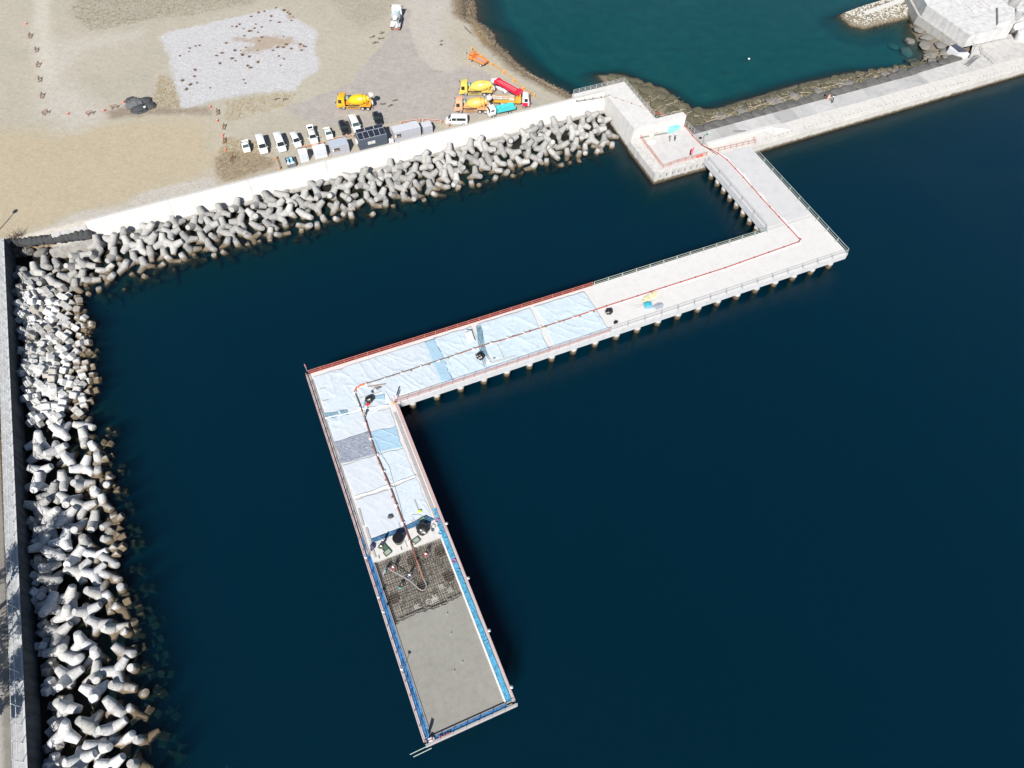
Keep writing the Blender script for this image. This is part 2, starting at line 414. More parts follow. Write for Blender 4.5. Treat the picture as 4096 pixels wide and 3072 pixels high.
ZONE = {
 'pad': gpoly('a', [(1350, 320), (1460, 280), (1640, 235), (2000, 155)]) + gpoly('b', [(250, 110), (430, 75), (500, 65), (570, 110), (620, 165), (720, 230), (800, 295), (770, 400), (825, 550), (760, 640), (650, 700), (620, 780), (300, 800), (0, 850)]) + gpoly('a', [(1575, 935), (1540, 800), (1500, 690), (1465, 520), (1430, 400)]),
 'yard': gpoly('b', [(520, 930), (640, 880), (800, 835), (1000, 755), (1110, 705), (1170, 590), (1300, 455), (1410, 320), (1450, 200), (1530, 60), (1600, 90), (1590, 300), (1640, 380), (1690, 500), (1800, 600), (1950, 640)]) + gpoly('c', [(330, 560), (480, 600), (560, 640), (700, 760), (850, 830), (1000, 870), (1020, 900), (700, 960), (500, 1000), (380, 1040)]) + gpoly('b', [(1900, 1050), (1500, 1060), (1150, 1110), (900, 1100), (700, 1040), (600, 990)]),
 'road': gpoly('b', [(1500, -150), (1960, -150), (1930, 100), (1900, 300), (1960, 420), (2000, 560), (2010, 640), (1800, 620), (1700, 540), (1620, 380), (1590, 300), (1500, 270)]),
 'track': gpoly('a', [(290, -100), (430, -100), (435, 150), (450, 330), (480, 520), (460, 700), (390, 800), (340, 620), (300, 360)]),
 'scrub': gpoly('a', [(600, 90), (720, -120), (2300, -120), (2212, 20), (1700, 95), (1300, 170), (900, 240), (690, 190)]),
 'scrub2': gpoly('b', [(860, -60), (1560, -100), (1500, 30), (1430, 120), (1400, 180), (1180, 235), (1050, 170), (960, 60)]),
 'grav': gpoly('a', [(300, 340), (600, 330), (1230, 270), (1180, 350), (900, 400), (700, 470), (560, 640), (800, 880), (1080, 930), (1050, 990), (620, 1140), (480, 1060), (330, 960), (330, 700)]),
 'dry': gpoly('b', [(-60, 1500), (-60, 1370), (0, 1300), (250, 1320), (420, 1370), (430, 1440), (200, 1520), (0, 1580)]),
 'apron': gpoly('f', [(60, 360), (330, 260), (440, 230), (640, 110), (1050, 60), (1240, -70)]) + gpoly('o', [(480, 455), (560, 470), (570, 540), (200, 650), (0, 700)])+ gpoly('f', [(740, 210), (430, 330), (200, 370)]),
 'lane': [(-62, -200), (-48.5, -200), (-48.5, 121), (-56, 121)],
 'tan': gpoly('a', [(-200, 1080), (500, 1150), (900, 1060), (1500, 1010), (1800, 1060), (1880, 1380), (1700, 1560), (1200, 1700), (600, 1900), (0, 2150), (-300, 2300)]),
 'weed': gpoly('b', [(60, 325), (200, 335), (330, 310), (480, 320), (600, 320), (590, 380), (480, 400), (400, 420), (280, 450), (170, 455), (160, 420), (260, 385), (200, 365), (70, 360)]),
 'weed2': gpoly('b', [(490, 75), (530, 80), (570, 120), (605, 135), (600, 165), (560, 160)]),
 'weed3': gpoly('b', [(625, 360), (660, 380), (690, 410), (660, 430), (640, 400)]),
 'soil': gpoly('a', [(900, 960), (1100, 920), (1500, 940), (1800, 930), (1860, 990), (1400, 985), (1180, 1000), (950, 1030)]),
}
wls = [(p.x, p.y) for p in SHORE]
for k, poly in ZONE.items():
    a = me.attributes.new('z_'+k, 'FLOAT', 'POINT'); a.data.foreach_set('value', np.clip(-sd_poly(poly, XX, YY), -12, 12).ravel().astype(np.float32))
a = me.attributes.new('z_shore', 'FLOAT', 'POINT'); a.data.foreach_set('value', np.clip(np.where(SL < 0, DS, -DS), -12, 14).ravel().astype(np.float32))
a = me.attributes.new('z_sand', 'FLOAT', 'POINT'); a.data.foreach_set('value', np.where(LAG & (SL > 0), np.clip(np.minimum(DB, DJ), 0, 6)/6, 0).ravel().astype(np.float32))
a = me.attributes.new('z_bank', 'FLOAT', 'POINT'); a.data.foreach_set('value', np.where((DB < 1.5) | (DJ < 1.5), 1.0, 0.0).ravel().astype(np.float32))
a = me.attributes.new('z_land', 'FLOAT', 'POINT'); a.data.foreach_set('value', np.where(SL < .6, 1.0, 0.0).ravel().astype(np.float32))

def ground_material():
    m, nt, b, out = new_mat('ground_soil_and_seabed')
    g = N(nt, 'ShaderNodeNewGeometry'); pos = g.outputs['Position']
    sep = N(nt, 'ShaderNodeSeparateXYZ'); nt.links.new(pos, sep.inputs[0])
    def zone(name, w=1.0, amp=2.0, sc=.35):
        a = N(nt, 'ShaderNodeAttribute', attribute_name='z_'+name)
        n = mth(nt, 'MULTIPLY', mth(nt, 'SUBTRACT', noise_tex(nt, sc, 6, .68, pos), .5), amp*2)
        return mth(nt, 'ADD', mth(nt, 'DIVIDE', mth(nt, 'ADD', a.outputs['Fac'], n), w*2), .5, True)
    n1 = noise_tex(nt, .06, 6, .6, pos, .5); n2 = noise_tex(nt, .45, 6, .7, pos); n3 = noise_tex(nt, 3.5, 4, .75, pos); n4 = noise_tex(nt, 14, 3, .8, pos)
    c = mix(nt, ramp(nt, n1, [(.36, 0.0), (.62, 1.0)]), (.362, .332, .268), (.325, .303, .248))
    c = mix(nt, ramp(nt, n2, [(.42, 0.0), (.7, .55)]), c, (.365, .338, .285))
    def lay(c, k, col, col2=None, nz=None):
        if col2 is not None: col = mix(nt, ramp(nt, nz or n3, [(.35, 0.0), (.65, 1.0)]), col, col2)
        return mix(nt, k, c, col)
    c = lay(c, zone('tan', 3.0, 3.5), (.372, .315, .222), (.35, .305, .222), n2)
    c = lay(c, zone('lane', 1.0, .8), (.33, .315, .285), (.37, .35, .32), n2)
    c = lay(c, zone('grav', 2.5, 3), (.375, .345, .298), (.395, .37, .33), n2)
    c = lay(c, zone('track', 1.2, 1.5), (.43, .405, .355), (.39, .365, .31), n2)
    c = lay(c, zone('road', 2.0, 2.2), (.385, .36, .325), (.355, .33, .295), n2)
    c = lay(c, zone('yard', .4, 1.8, .16), (.292, .27, .25), (.345, .318, .29), n2)
    c = lay(c, zone('scrub', 2.0, 2.5), (.28, .258, .205), (.33, .305, .25))
    c = lay(c, zone('scrub2', 2.5, 3.0), (.285, .26, .21), (.34, .312, .255))
    c = lay(c, zone('dry', 1.2, 2.0), (.265, .215, .15), (.325, .275, .195))
    c = lay(c, zone('soil', .8, 1.5), (.2, .165, .13), (.27, .225, .175))
    c = lay(c, zone('apron', .6, 1.0), (.36, .335, .295), (.41, .385, .35))
    pad = zone('pad', .6, 2.2, .3)
    padc = mix(nt, ramp(nt, n3, [(.3, 0.0), (.6, 1.0)]), (.33, .325, .325), (.45, .445, .455))
    c = mix(nt, pad, c, padc)
    # brown growth scattered over the white gravel
    wz = mth(nt, 'MAXIMUM', zone('weed', .7, 3.0, .5), mth(nt, 'MAXIMUM', zone('weed2', .5, 2.0, .5), zone('weed3', .5, 2.0, .5)))
    wd = mth(nt, 'MULTIPLY', wz, ramp(nt, n3, [(.25, .3), (.6, 1.0)]))
    c = mix(nt, mth(nt, 'MULTIPLY', wd, .85), c, (.30, .215, .135))
    # shore bank: litter, drift wood and wet stones
    sh = N(nt, 'ShaderNodeAttribute', attribute_name='z_shore').outputs['Fac']
    shn = mth(nt, 'ADD', sh, mth(nt, 'MULTIPLY', mth(nt, 'SUBTRACT', n2, .5), 3.0))
    kb = mth(nt, 'MULTIPLY', mth(nt, 'SUBTRACT', 1.0, mth(nt, 'DIVIDE', mth(nt, 'SUBTRACT', shn, 5.0), 2.0, True)), mth(nt, 'GREATER_THAN', sh, -12))
    bankc = mix(nt, ramp(nt, n3, [(.38, 0.0), (.62, 1.0)]), (.085, .062, .042), (.27, .215, .15))
    c = mix(nt, kb, c, bankc)
    land = N(nt, 'ShaderNodeAttribute', attribute_name='z_land').outputs['Fac']
    sand = N(nt, 'ShaderNodeAttribute', attribute_name='z_sand').outputs['Fac']
    bed = mix(nt, n2, (.018, .019, .010), (.036, .037, .019))
    bed = mix(nt, sand, bed, mix(nt, n1, (.185, .175, .145), (.22, .21, .175)))
    near = mth(nt, 'MULTIPLY', mth(nt, 'DIVIDE', mth(nt, 'ADD', shn, 9.0), 4.0, True), mth(nt, 'LESS_THAN', sh, 0.0))
    bed = mix(nt, near, bed, mix(nt, n2, (.06, .042, .026), (.13, .095, .06)))
    bank = N(nt, 'ShaderNodeAttribute', attribute_name='z_bank').outputs['Fac']
    bed = mix(nt, bank, bed, mix(nt, n2, (.05, .043, .026), (.10, .085, .052)))
    kl = mth(nt, 'DIVIDE', mth(nt, 'SUBTRACT', sep.outputs[2], -.2), .5, True)
    c = mix(nt, mth(nt, 'MULTIPLY', kl, 1.0), bed, mix(nt, land, mix(nt, bank, (.014, .013, .011), mix(nt, n3, (.12, .10, .075), (.25, .22, .17))), c))  # near-black mound colour stands in for the shade between the armour blocks
    n5 = noise_tex(nt, 1.25, 6, .8, pos)
    c = mix(nt, 1.0, c, ramp(nt, n5, [(.32, .87), (.5, 1.0), (.68, 1.09)]), 'MULTIPLY')
    wv = N(nt, 'ShaderNodeTexWave', wave_type='BANDS', bands_direction='DIAGONAL'); wv.inputs['Scale'].default_value = .22; wv.inputs['Distortion'].default_value = 9; wv.inputs['Detail'].default_value = 3; wv.inputs['Detail Scale'].default_value = .5; nt.links.new(pos, wv.inputs['Vector'])
    c = mix(nt, mth(nt, 'MULTIPLY', land, .8), c, mix(nt, 1.0, c, ramp(nt, wv.outputs['Fac'], [(.0, .965), (.10, 1.0), (.9, 1.0), (1.0, 1.02)]), 'MULTIPLY'))
    sp = ramp(nt, n4, [(.28, .78), (.5, 1.0), (.72, 1.16)])
    c = mix(nt, 1.0, c, sp, 'MULTIPLY')
    c = mix(nt, 1.0, c, ramp(nt, n3, [(.3, .86), (.6, 1.04)]), 'MULTIPLY')
    nt.links.new(c, b.inputs['Base Color']); b.inputs['Roughness'].default_value = .95; b.inputs['Specular IOR Level'].default_value = .15
    bump(nt, b, mth(nt, 'ADD', n3, mth(nt, 'MULTIPLY', n4, .4)), .35, .12)
    return m
me.materials.append(ground_material())
ground = link(bpy.data.objects.new('ground', me)); tag(ground, kind='structure')

# ------------------------------------------------------------------ sea water: a rippled surface over an absorbing, faintly scattering body
def water_material():
    m = bpy.data.materials.new('sea_water'); m.use_nodes = True; nt = m.node_tree; nt.nodes.clear()
    out = N(nt, 'ShaderNodeOutputMaterial')
    g = N(nt, 'ShaderNodeNewGeometry'); pos = g.outputs['Position']
    mp = N(nt, 'ShaderNodeMapping'); mp.inputs['Rotation'].default_value = (0, 0, rad(-35)); mp.inputs['Scale'].default_value = (1, 2.4, 1); nt.links.new(pos, mp.inputs[0])
    h = mth(nt, 'ADD', noise_tex(nt, .9, 4, .6, mp.outputs[0], .4), mth(nt, 'MULTIPLY', noise_tex(nt, 2.6, 3, .6, mp.outputs[0], .3), .4))
    gust = ramp(nt, noise_tex(nt, .035, 4, .6, pos, .8), [(.35, .72), (.65, 1.0)])
    h = mth(nt, 'MULTIPLY', h, gust)
    bp = N(nt, 'ShaderNodeBump'); bp.inputs['Strength'].default_value = .7; bp.inputs['Distance'].default_value = .13; nt.links.new(h, bp.inputs['Height'])
    gl = N(nt, 'ShaderNodeBsdfGlossy'); gl.inputs['Roughness'].default_value = .10; gl.inputs['Color'].default_value = (1, 1, 1, 1)
    nt.links.new(bp.outputs[0], gl.inputs['Normal'])
    fr = N(nt, 'ShaderNodeFresnel'); fr.inputs['IOR'].default_value = 1.333; nt.links.new(bp.outputs[0], fr.inputs['Normal'])
    tr = N(nt, 'ShaderNodeBsdfTransparent')
    mx = N(nt, 'ShaderNodeMixShader'); nt.links.new(fr.outputs[0], mx.inputs[0]); nt.links.new(tr.outputs[0], mx.inputs[1]); nt.links.new(gl.outputs[0], mx.inputs[2])
    nt.links.new(mx.outputs[0], out.inputs['Surface'])
    ab = N(nt, 'ShaderNodeVolumeAbsorption'); ab.inputs['Color'].default_value = WATER_ABS_COL; ab.inputs['Density'].default_value = WATER_ABS
    sc = N(nt, 'ShaderNodeVolumeScatter'); sc.inputs['Color'].default_value = WATER_SC_COL; sc.inputs['Density'].default_value = WATER_SC; sc.inputs['Anisotropy'].default_value = 0.0
    ad = N(nt, 'ShaderNodeAddShader'); nt.links.new(ab.outputs[0], ad.inputs[0]); nt.links.new(sc.outputs[0], ad.inputs[1])
    nt.links.new(ad.outputs[0], out.inputs['Volume'])
    return m
WATER_ABS_COL = (0.0, .80, .82, 1); WATER_ABS = .55
WATER_SC_COL = (.02, .42, .84, 1); WATER_SC = .034
wb = MB()
wb.add([(-700, -700, -40), (1200, -700, -40), (1200, 900, -40), (-700, 900, -40), (-700, -700, 0), (1200, -700, 0), (1200, 900, 0), (-700, 900, 0)],
       [(3, 2, 1, 0), (4, 5, 6, 7), (0, 1, 5, 4), (1, 2, 6, 5), (2, 3, 7, 6), (3, 0, 4, 7)])
water = wb.build('sea_water', water_material()); tag(water, kind='structure')
# ------------------------------------------------------------------ concrete
C_WALL = concrete('wall_concrete', (.575, .565, .55), .05, .35, .12, streak=.10)
C_WALLW = concrete('platform_concrete', (.575, .565, .55), .05, .35, .10, wet=.5, streak=.1)
C_FOOT = concrete('footing_concrete', (.40, .385, .355), .12, .5, .3, wet=.35, streak=.25)
C_DECK = concrete('deck_concrete', (.55, .54, .53), .04, .25, .07, bumpk=.05)
C_DECK1 = concrete('deck_concrete_grey', (.475, .475, .48), .05, .22, .09, bumpk=.05)
C_FASCIA = concrete('fascia_concrete', (.54, .555, .575), .05, .4, .10, streak=.1)
C_WHITE = concrete('new_white_concrete', (.55, .54, .525), .05, .5, .14)
C_WET = concrete('fresh_wet_concrete', (.242, .238, .212), .14, .5, .12, bumpk=.12)
C_PILE = concrete('pile_concrete', (.52, .50, .475), .08, .6, .15, wet=.75)
C_QUAY = concrete('quay_face', (.56, .55, .53), .08, .5, .18, wet=.7, streak=.2)
C_QFLOOR = concrete('quay_floor', (.51, .50, .49), .05, .25, .12)
C_WALK = concrete('walkway_grey', (.40, .395, .39), .10, .22, .2, panels=(0, 5.1, 92.0, .16))
C_APRON = concrete('breakwater_apron', (.53, .515, .49), .07, .3, .16, wet=.55, joints=[(0, 15.2, 94, .05)], jcol=.7)
C_BLOCK = concrete('caisson_grey', (.58, .575, .57), .08, .3, .22, joints=[(1, 2.9, 112, .05)], jcol=.75, streak=.15)
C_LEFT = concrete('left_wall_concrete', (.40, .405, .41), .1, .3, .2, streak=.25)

# sea wall behind the armour blocks
wall = thing('sea_wall', 'long white concrete sea wall behind the tetrapods, battered face and vertical joints', 'sea wall', (-32.7, 124.4, 0))
jx = [-32.7, -17.4, -1.9, 13.8, 29.5, 45.3, 61.1, 78.3]
def wy(x): return 124.15 + .008*(x+32.7) - (.25 if x < -30 else 0)
for k in range(len(jx)-1):
    a, b = jx[k]+(.02 if k else 0), jx[k+1]-.02
    ya, yb = wy(a), wy(b)
    w = MB(); prof = [(0, .3), (0, 5.2), (-.5, 5.2), (-1.62, 1.4), (-1.62, .3)]
    vs = [(a, ya+q, z) for q, z in prof] + [(b, yb+q, z) for q, z in prof]
    n = 5
    w.add(vs, [(i, (i+1) % n, n+(i+1) % n, n+i) for i in range(n)] + [(4, 3, 2, 1, 0), (5, 6, 7, 8, 9)])
    o = w.build('wall_panel', C_WALL); o.parent = wall; o.location = -Vector(wall.location)
    f = MB(); f.box(((a+b)/2, (ya+yb)/2-1.1, .0), (b-a+.02, 2.1, 2.5), bev=.06)
    o = f.build('footing', C_FOOT); o.parent = wall; o.location = -Vector(wall.location)
    cp_ = MB(); cp_.add([(a+.01, ya-.49, 5.204), (b-.01, yb-.49, 5.204), (b-.01, yb, 5.204), (a+.01, ya, 5.204), (a+.01, ya-.49, 5.23), (b-.01, yb-.49, 5.23), (b-.01, yb, 5.23), (a+.01, ya, 5.23)], [(3, 2, 1, 0), (4, 5, 6, 7), (0, 1, 5, 4), (1, 2, 6, 5), (2, 3, 7, 6), (3, 0, 4, 7)])
    o = cp_.build('crown_strip', concrete('crown_grey', (.47, .455, .435), .06, .6, .16)); o.parent = wall; o.location = -Vector(wall.location)
    if 0 < k:
        d = MB(); d.box((a+.2, ya-2.22, .95), (1.1, .14, .55)); d.box((a+.2, ya-2.3, 1.26), (1.3, .3, .08))
        o = d.build('drain_cover', paint('drain_dark', (.10, .105, .1), .8)); o.parent = wall; o.location = -Vector(wall.location)

# corner quay: upper platform, stub wall and lower platform
quay = thing('corner_quay', 'white concrete corner quay with a raised platform and a lower landing beside the pier root', 'quay', (84, 110, 0))
def child(mb, name, mat, root, **kw):
    o = mb.build(name, mat, **kw); o.parent = root; o.location = -Vector(root.location); return o
u = MB()
up_poly = [(78.15, 110.25), (91.2, 110.25), (91.2, 111.7), (84.3, 111.7), (84.2, 126.3), (71.0, 126.3), (71.0, 124.98), (78.15, 124.98)]
n = len(up_poly)
vs = [(p[0] + (-.9 if p[0] == 78.15 and p[1] < 124 else (-.3 if p[0] == 78.15 else 0)), p[1]-(.25 if p[1] == 110.25 else 0), -2.5) for p in up_poly] + [(p[0], p[1], 5.2) for p in up_poly]
u.add(vs, [tuple(reversed(range(n))), tuple(range(n, 2*n))] + [(k, (k+1) % n, n+(k+1) % n, n+k) for k in range(n)])
child(u, 'upper_platform', C_WALLW, quay)
lo = MB(); lo.prism([(77.25, 98.3), (91.6, 98.3), (91.6, 109.95), (77.3, 109.95)], -4, QUAY)
child(lo, 'lower_platform', C_QUAY, quay)
fl = MB(); fl.prism([(79.7, 99.5), (91.3, 99.6), (91.3, 109.9), (79.9, 109.9)], QUAY+.004, QUAY+.02); child(fl, 'floor_slab', C_QFLOOR, quay)
fb = MB()
for k in range(9): fb.box((78.6+k*1.5, 98.26, 1.75), (.16, .1, .7))
child(fb, 'fender_marks', paint('fender_grey', (.16, .155, .15), .8), quay)

# breakwater running right
bwk = thing('breakwater', 'long low concrete breakwater with a grey walkway and white seaward apron', 'breakwater', (140, 103, 0))
ap = MB(); ap.prism([(91.62, 98.75), (330, 101.6), (330, 103.9), (155, 103.1), (91.62, 102.9)], -4, QUAY); child(ap, 'seaward_apron', C_APRON, bwk)
lip = MB(); lip.prism([(91.7, 98.6), (330, 101.4), (330, 101.58), (91.7, 98.73)], 1.2, 2.2); child(lip, 'face_ledge', C_APRON, bwk)
wk = MB(); wk.prism([(91.62, 102.92), (154.8, 103.12), (154.8, 107.05), (91.62, 106.9)], -2, QUAY-.02); child(wk, 'walkway_slab', C_WALK, bwk)
w2 = MB(); w2.prism([(154.82, 103.12), (330, 103.92), (330, 114), (177, 112.2), (172, 107.9), (154.82, 107.3)], -2, QUAY-.01); child(w2, 'landing_slab', concrete('landing_grey', (.46, .45, .435), .1, .3, .22, joints=[(0, 8.5, 155, .05)], jcol=.7), bwk)
kb = MB(); kb.box((100.6, 102.4, 2.9), (16.8, .9, .7), bev=.05); child(kb, 'raised_kerb', C_WHITE, bwk)
pr_ = MB(); pr_.add([(109.0, 100.2, QUAY+.004), (113.2, 100.4, QUAY+.004), (113.2, 102.9, QUAY+.004), (109.0, 102.85, QUAY+.004), (109.0, 102.85, 3.15), (109.0, 101.95, 3.15)], [(0, 1, 2, 3), (3, 2, 4), (0, 5, 1), (1, 5, 4, 2), (0, 3, 4, 5)])
child(pr_, 'kerb_ramp', C_WHITE, bwk)
bo = MB()
for k in range(70):
    x = 106+k*1.15
    y = 98.75+(x-91.62)*.01196+.75
    if k % 9 < 7: bo.cone((x, y, QUAY), (x, y, QUAY+.12), .09, .07, 6)
child(bo, 'bolt_row', paint('bolt_dark', (.12, .11, .1), .7), bwk)

# big caisson at the head of the breakwater
cai = thing('concrete_caisson', 'big pale grey concrete caisson beyond the breakwater landing, top right', 'caisson', (180, 118, 0))
b_ = MB(); b_.prism([(172.6, 126.8), (173.1, 111.6), (186.4, 111.0), (192.5, 116.5), (196, 150), (183, 150)], 2.9, 5.9); child(b_, 'upper_block', C_BLOCK, cai)
b_ = MB(); b_.prism([(171.9, 127.3), (172.7, 111.62), (172.98, 111.62), (172.5, 127.0), (182.9, 150.2), (182, 150.2)], -4, 3.05); child(b_, 'base_ledge', concrete('caisson_base', (.40, .39, .37), .1, .4, .25, wet=.8), cai)
b_ = MB(); b_.prism([(182.6, 112.6), (187.3, 111.9), (191.7, 116.4), (188.2, 118.6)], 5.904, 6.7); child(b_, 'parapet_block', C_BLOCK, cai)
for k in range(3):
    b_ = MB(); b_.prism([(181.6+k*2.9, 120), (182.4+k*2.9, 119.7), (186.5+k*2.9, 149), (185.6+k*2.9, 149.3)], 5.904, 6.1); child(b_, 'cap_strip', C_BLOCK, cai)

# ------------------------------------------------------------------ jetty on piles
pier = thing('pier', 'zigzag concrete pier on round piles, still being concreted at its seaward end', 'pier', (40, 70, 0))
d = MB(); d.prism([(89.3, 75.02), (100.4, 75.02), (100.4, 98.28), (89.3, 98.28)], 1.8, DECK); child(d, 'approach_deck', [C_DECK1], pier)
d = MB(); d.prism([(-2.4, 64.0), (100.4, 64.0), (100.4, 75.0), (-2.4, 75.0)], 1.8, DECK); child(d, 'middle_deck', C_DECK, pier)
d = MB(); d.prism([(-2.4, 39.65), (9.15, 39.65), (9.15, 63.98), (-2.4, 63.98)], 1.8, DECK); child(d, 'outer_deck', C_WHITE, pier)
d = MB(); d.prism([(-2.4, 15.0), (9.15, 15.0), (9.15, 39.63), (-2.4, 39.63)], 1.8, 2.72); child(d, 'precast_soffit', concrete('soffit', (.37, .35, .31), .3, .9, .45), pier)
# fascia sheets, 2 cm proud of the deck edge
def strip(a, b, z0, z1, t=.05):
    a, b = Vector(a), Vector(b); dd = (b-a).normalized(); nn = Vector((dd.y, -dd.x, 0))
    m = MB(); m.prism([tuple((a+nn*.004).xy), tuple((b+nn*.004).xy), tuple((b+nn*t).xy), tuple((a+nn*t).xy)], z0, z1); return m
for a, b in (((9.2, 64.0, 0), (100.4, 64.0, 0)), ((89.3, 98.2, 0), (89.3, 75.1, 0))):
    child(strip(a, b, 1.85, DECK-.03, .06), 'fascia', C_FASCIA, pier)
# kerb line and lighter joints on deck
for x in (62.5, 83.2):
    m_ = MB(); m_.box((x, 69.5, DECK+.004), (.12, 10.6, .006)); child(m_, 'deck_joint', C_WHITE, pier)
m_ = MB(); m_.box((94.85, 75.6, DECK+.004), (11.0, .3, .006)); child(m_, 'deck_joint', C_WHITE, pier)
# piles
pm = MB(); pm.lathe((0, 0, -10), (0, 0, 1.8), [(0, .6), (.80, .6), (.905, .6), (.92, .66), (.935, .6), (1, .6)], 18)
pile_me = pm.mesh('pile', C_PILE, True, 40, True)
def pile(x, y):
    o = link(bpy.data.objects.new('pile', pile_me)); o.parent = pier; o.location = Vector((x, y, 0))-Vector(pier.location)
p0, p1 = at('i', 1195, 1345, .1), at('k', 1540, 1215, .1)
for k in range(21):
    t = k/20; pile(p0.x+(p1.x-p0.x)*t, 64.75)
p0, p1 = at('k', 515, 452, .1), at('k', 930, 905, .1)
for k in range(8):
    t = k/7; pile(90.0, p0.y+(p1.y-p0.y)*t)
for k in range(6): pile(2+k*19, 74.2)
for k in range(4): pile(8.5, 18+k*12); pile(-1.7, 18+k*12)
for k in range(3): pile(99.6, 70+k*9)
# unfinished bay: reinforcement mats, column starter hoops, fresh concrete
REB = paint('rebar_rust', (.14, .122, .10), .8, .3); REB2 = paint('rebar_pale', (.42, .40, .36), .8, .2)
def wet_edge(x):
    return 30.7 + .16*math.sin(x*.9+.4) + .3*noise.noise(Vector((x*1.7, 3, 1)))
XA, XB, YA, YB = -1.55, 8.15, 30.6, 39.45
for lvl, sp in ((2.98, .40), (3.16, .32)):
    r = MB(); x = XA
    while x < XB:
        r.beam((x, wet_edge(x)-.25, lvl), (x, YB, lvl), .035, .035); x += sp
    y = YA-.2
    while y < YB:
        r.beam((XA, y, lvl+.04), (XB, y, lvl+.04), .035, .035); y += sp
    child(r, 'rebar_mat', REB, pier)
r = MB(); rnd = random.Random(4)
for k in range(90):
    x, y = rnd.uniform(XA+.3, XB-.5), rnd.uniform(YA+.6, YB-.3); a_ = rnd.choice([0, math.pi/2, math.pi/4, 1.2]); L = rnd.uniform(.5, 1.6)
    r.beam((x, y, 2.86), (x+L*math.cos(a_), y+L*math.sin(a_), 3.08), .05, .05)
child(r, 'tie_bars', REB, pier); r = MB()
for k in range(26):
    x, y = rnd.uniform(3, 7.4), rnd.uniform(34.5, 37.5); r.beam((x, y, 2.8), (x+.25, y+1.0, 3.1), .05, .05)
child(r, 'tie_bars', REB, pier)
r = MB()
for k in range(7):
    x, y = rnd.uniform(0.2, 6.6), 31.0+rnd.uniform(0, 1.6)
    for q in range(3): r.beam((x+q*.24, y, 3.21), (x+q*.24, y+rnd.uniform(.3, .9), 3.21), .06, .02); r.beam((x-.1, y+q*.24, 3.22), (x+rnd.uniform(.4, .9), y+q*.24, 3.22), .06, .02)
child(r, 'splashed_bars', REB2, pier)
for (rr, uu, vv) in (('m', 1032, 590), ('m', 718, 700), ('m', 825, 1005), ('m', 1137, 880), ('m', 505, 1140)):
    p = at(rr, uu, vv, 2.9); h = MB()
    for q in range(18):
        t0 = 2*math.pi*q/18; h.cone((p.x+.72*math.cos(t0), p.y+.72*math.sin(t0), 2.74), (p.x+.72*math.cos(t0), p.y+.72*math.sin(t0), 3.2), .035, .035, 5)
    for z in (2.85, 3.02): h.tube([(p.x+.74*math.cos(2*math.pi*q/20), p.y+.74*math.sin(2*math.pi*q/20), z) for q in range(21)], .03, 5, False)
    child(h, 'column_cage', paint('rust', (.12, .06, .045), .85, .3), pier)
    h = MB(); h.cone((p.x, p.y, 2.724), (p.x, p.y, 2.75), .7, .7, 18); child(h, 'pile_head', paint('pile_head_dark', (.03, .025, .022), .9), pier)
w = MB()
nxw = 60
def wetfn(a_, b_):
    x = -1.7 + a_*9.95; y0 = 15.45; y1 = wet_edge(x); y = y0+(y1-y0)*b_
    z = 3.225+.012*noise.noise(Vector((x*1.2, y*1.2, 2))) - (.18 if b_ > .985 else 0)
    return (x, y, z)
w.grid(wetfn, nxw, 80); wo_ = child(w, 'fresh_concrete', C_WET, pier, smooth=True)
# side forms: timber upstands with blue sheet walkways beside them, white top strip
BLUE = None
BLUE_L = sheetmat('blue_sheet', (.07, .27, .58), .55, .2, .8, .35)
BLUE_R = sheetmat('blue_sheet_sky', (.075, .34, .54), .55, .15, .8, .3)
FORM = paint('form_ply', (.60, .60, .58), .7, .08)
m_ = MB(); m_.prism([(8.18, 15.3), (8.42, 15.3), (8.42, 39.5), (8.18, 39.5)], 2.73, 3.36); child(m_, 'side_form', FORM, pier)
m_ = MB(); m_.prism([(-1.92, 15.3), (-1.74, 15.3), (-1.74, 39.5), (-1.92, 39.5)], 2.73, 3.34); child(m_, 'side_form', paint('form_grey', (.2, .2, .22), .8), pier)
m_ = MB(); m_.prism([(-1.72, 15.16), (8.16, 15.16), (8.16, 15.4), (-1.72, 15.4)], 2.73, 3.34); child(m_, 'end_form', paint('form_grey', (.2, .2, .22), .8), pier)
def sheet_strip(name, mat, x0, x1, y0, y1, z, amp=.05, seed=0, n=(6, 120), along='y'):
    m_ = MB()
    def fn(a_, b_):
        x = x0+(x1-x0)*a_; y = y0+(y1-y0)*b_
        return (x + .06*noise.noise(Vector((y*.8, seed, a_))), y, z + amp*noise.noise(Vector((x*2.4, y*1.5, seed))) + amp*.6*noise.noise(Vector((x*6, y*4, seed+3))))
    nu, nv = n if along == 'y' else (n[1], n[0])
    m_.grid(fn, nu, nv); return child(m_, name, mat, pier, smooth=True)
sheet_strip('walkway_sheet', BLUE_R, 8.46, 9.12, 15.2, 44.2, 3.38, .05, 1)
sheet_strip('walkway_sheet', BLUE_L, -2.52, -1.96, 15.2, 44.0, 3.33, .07, 2)
sheet_strip('walkway_sheet', BLUE_L, -2.4, 8.4, 14.75, 15.12, 3.33, .06, 5, (4, 60), 'x')
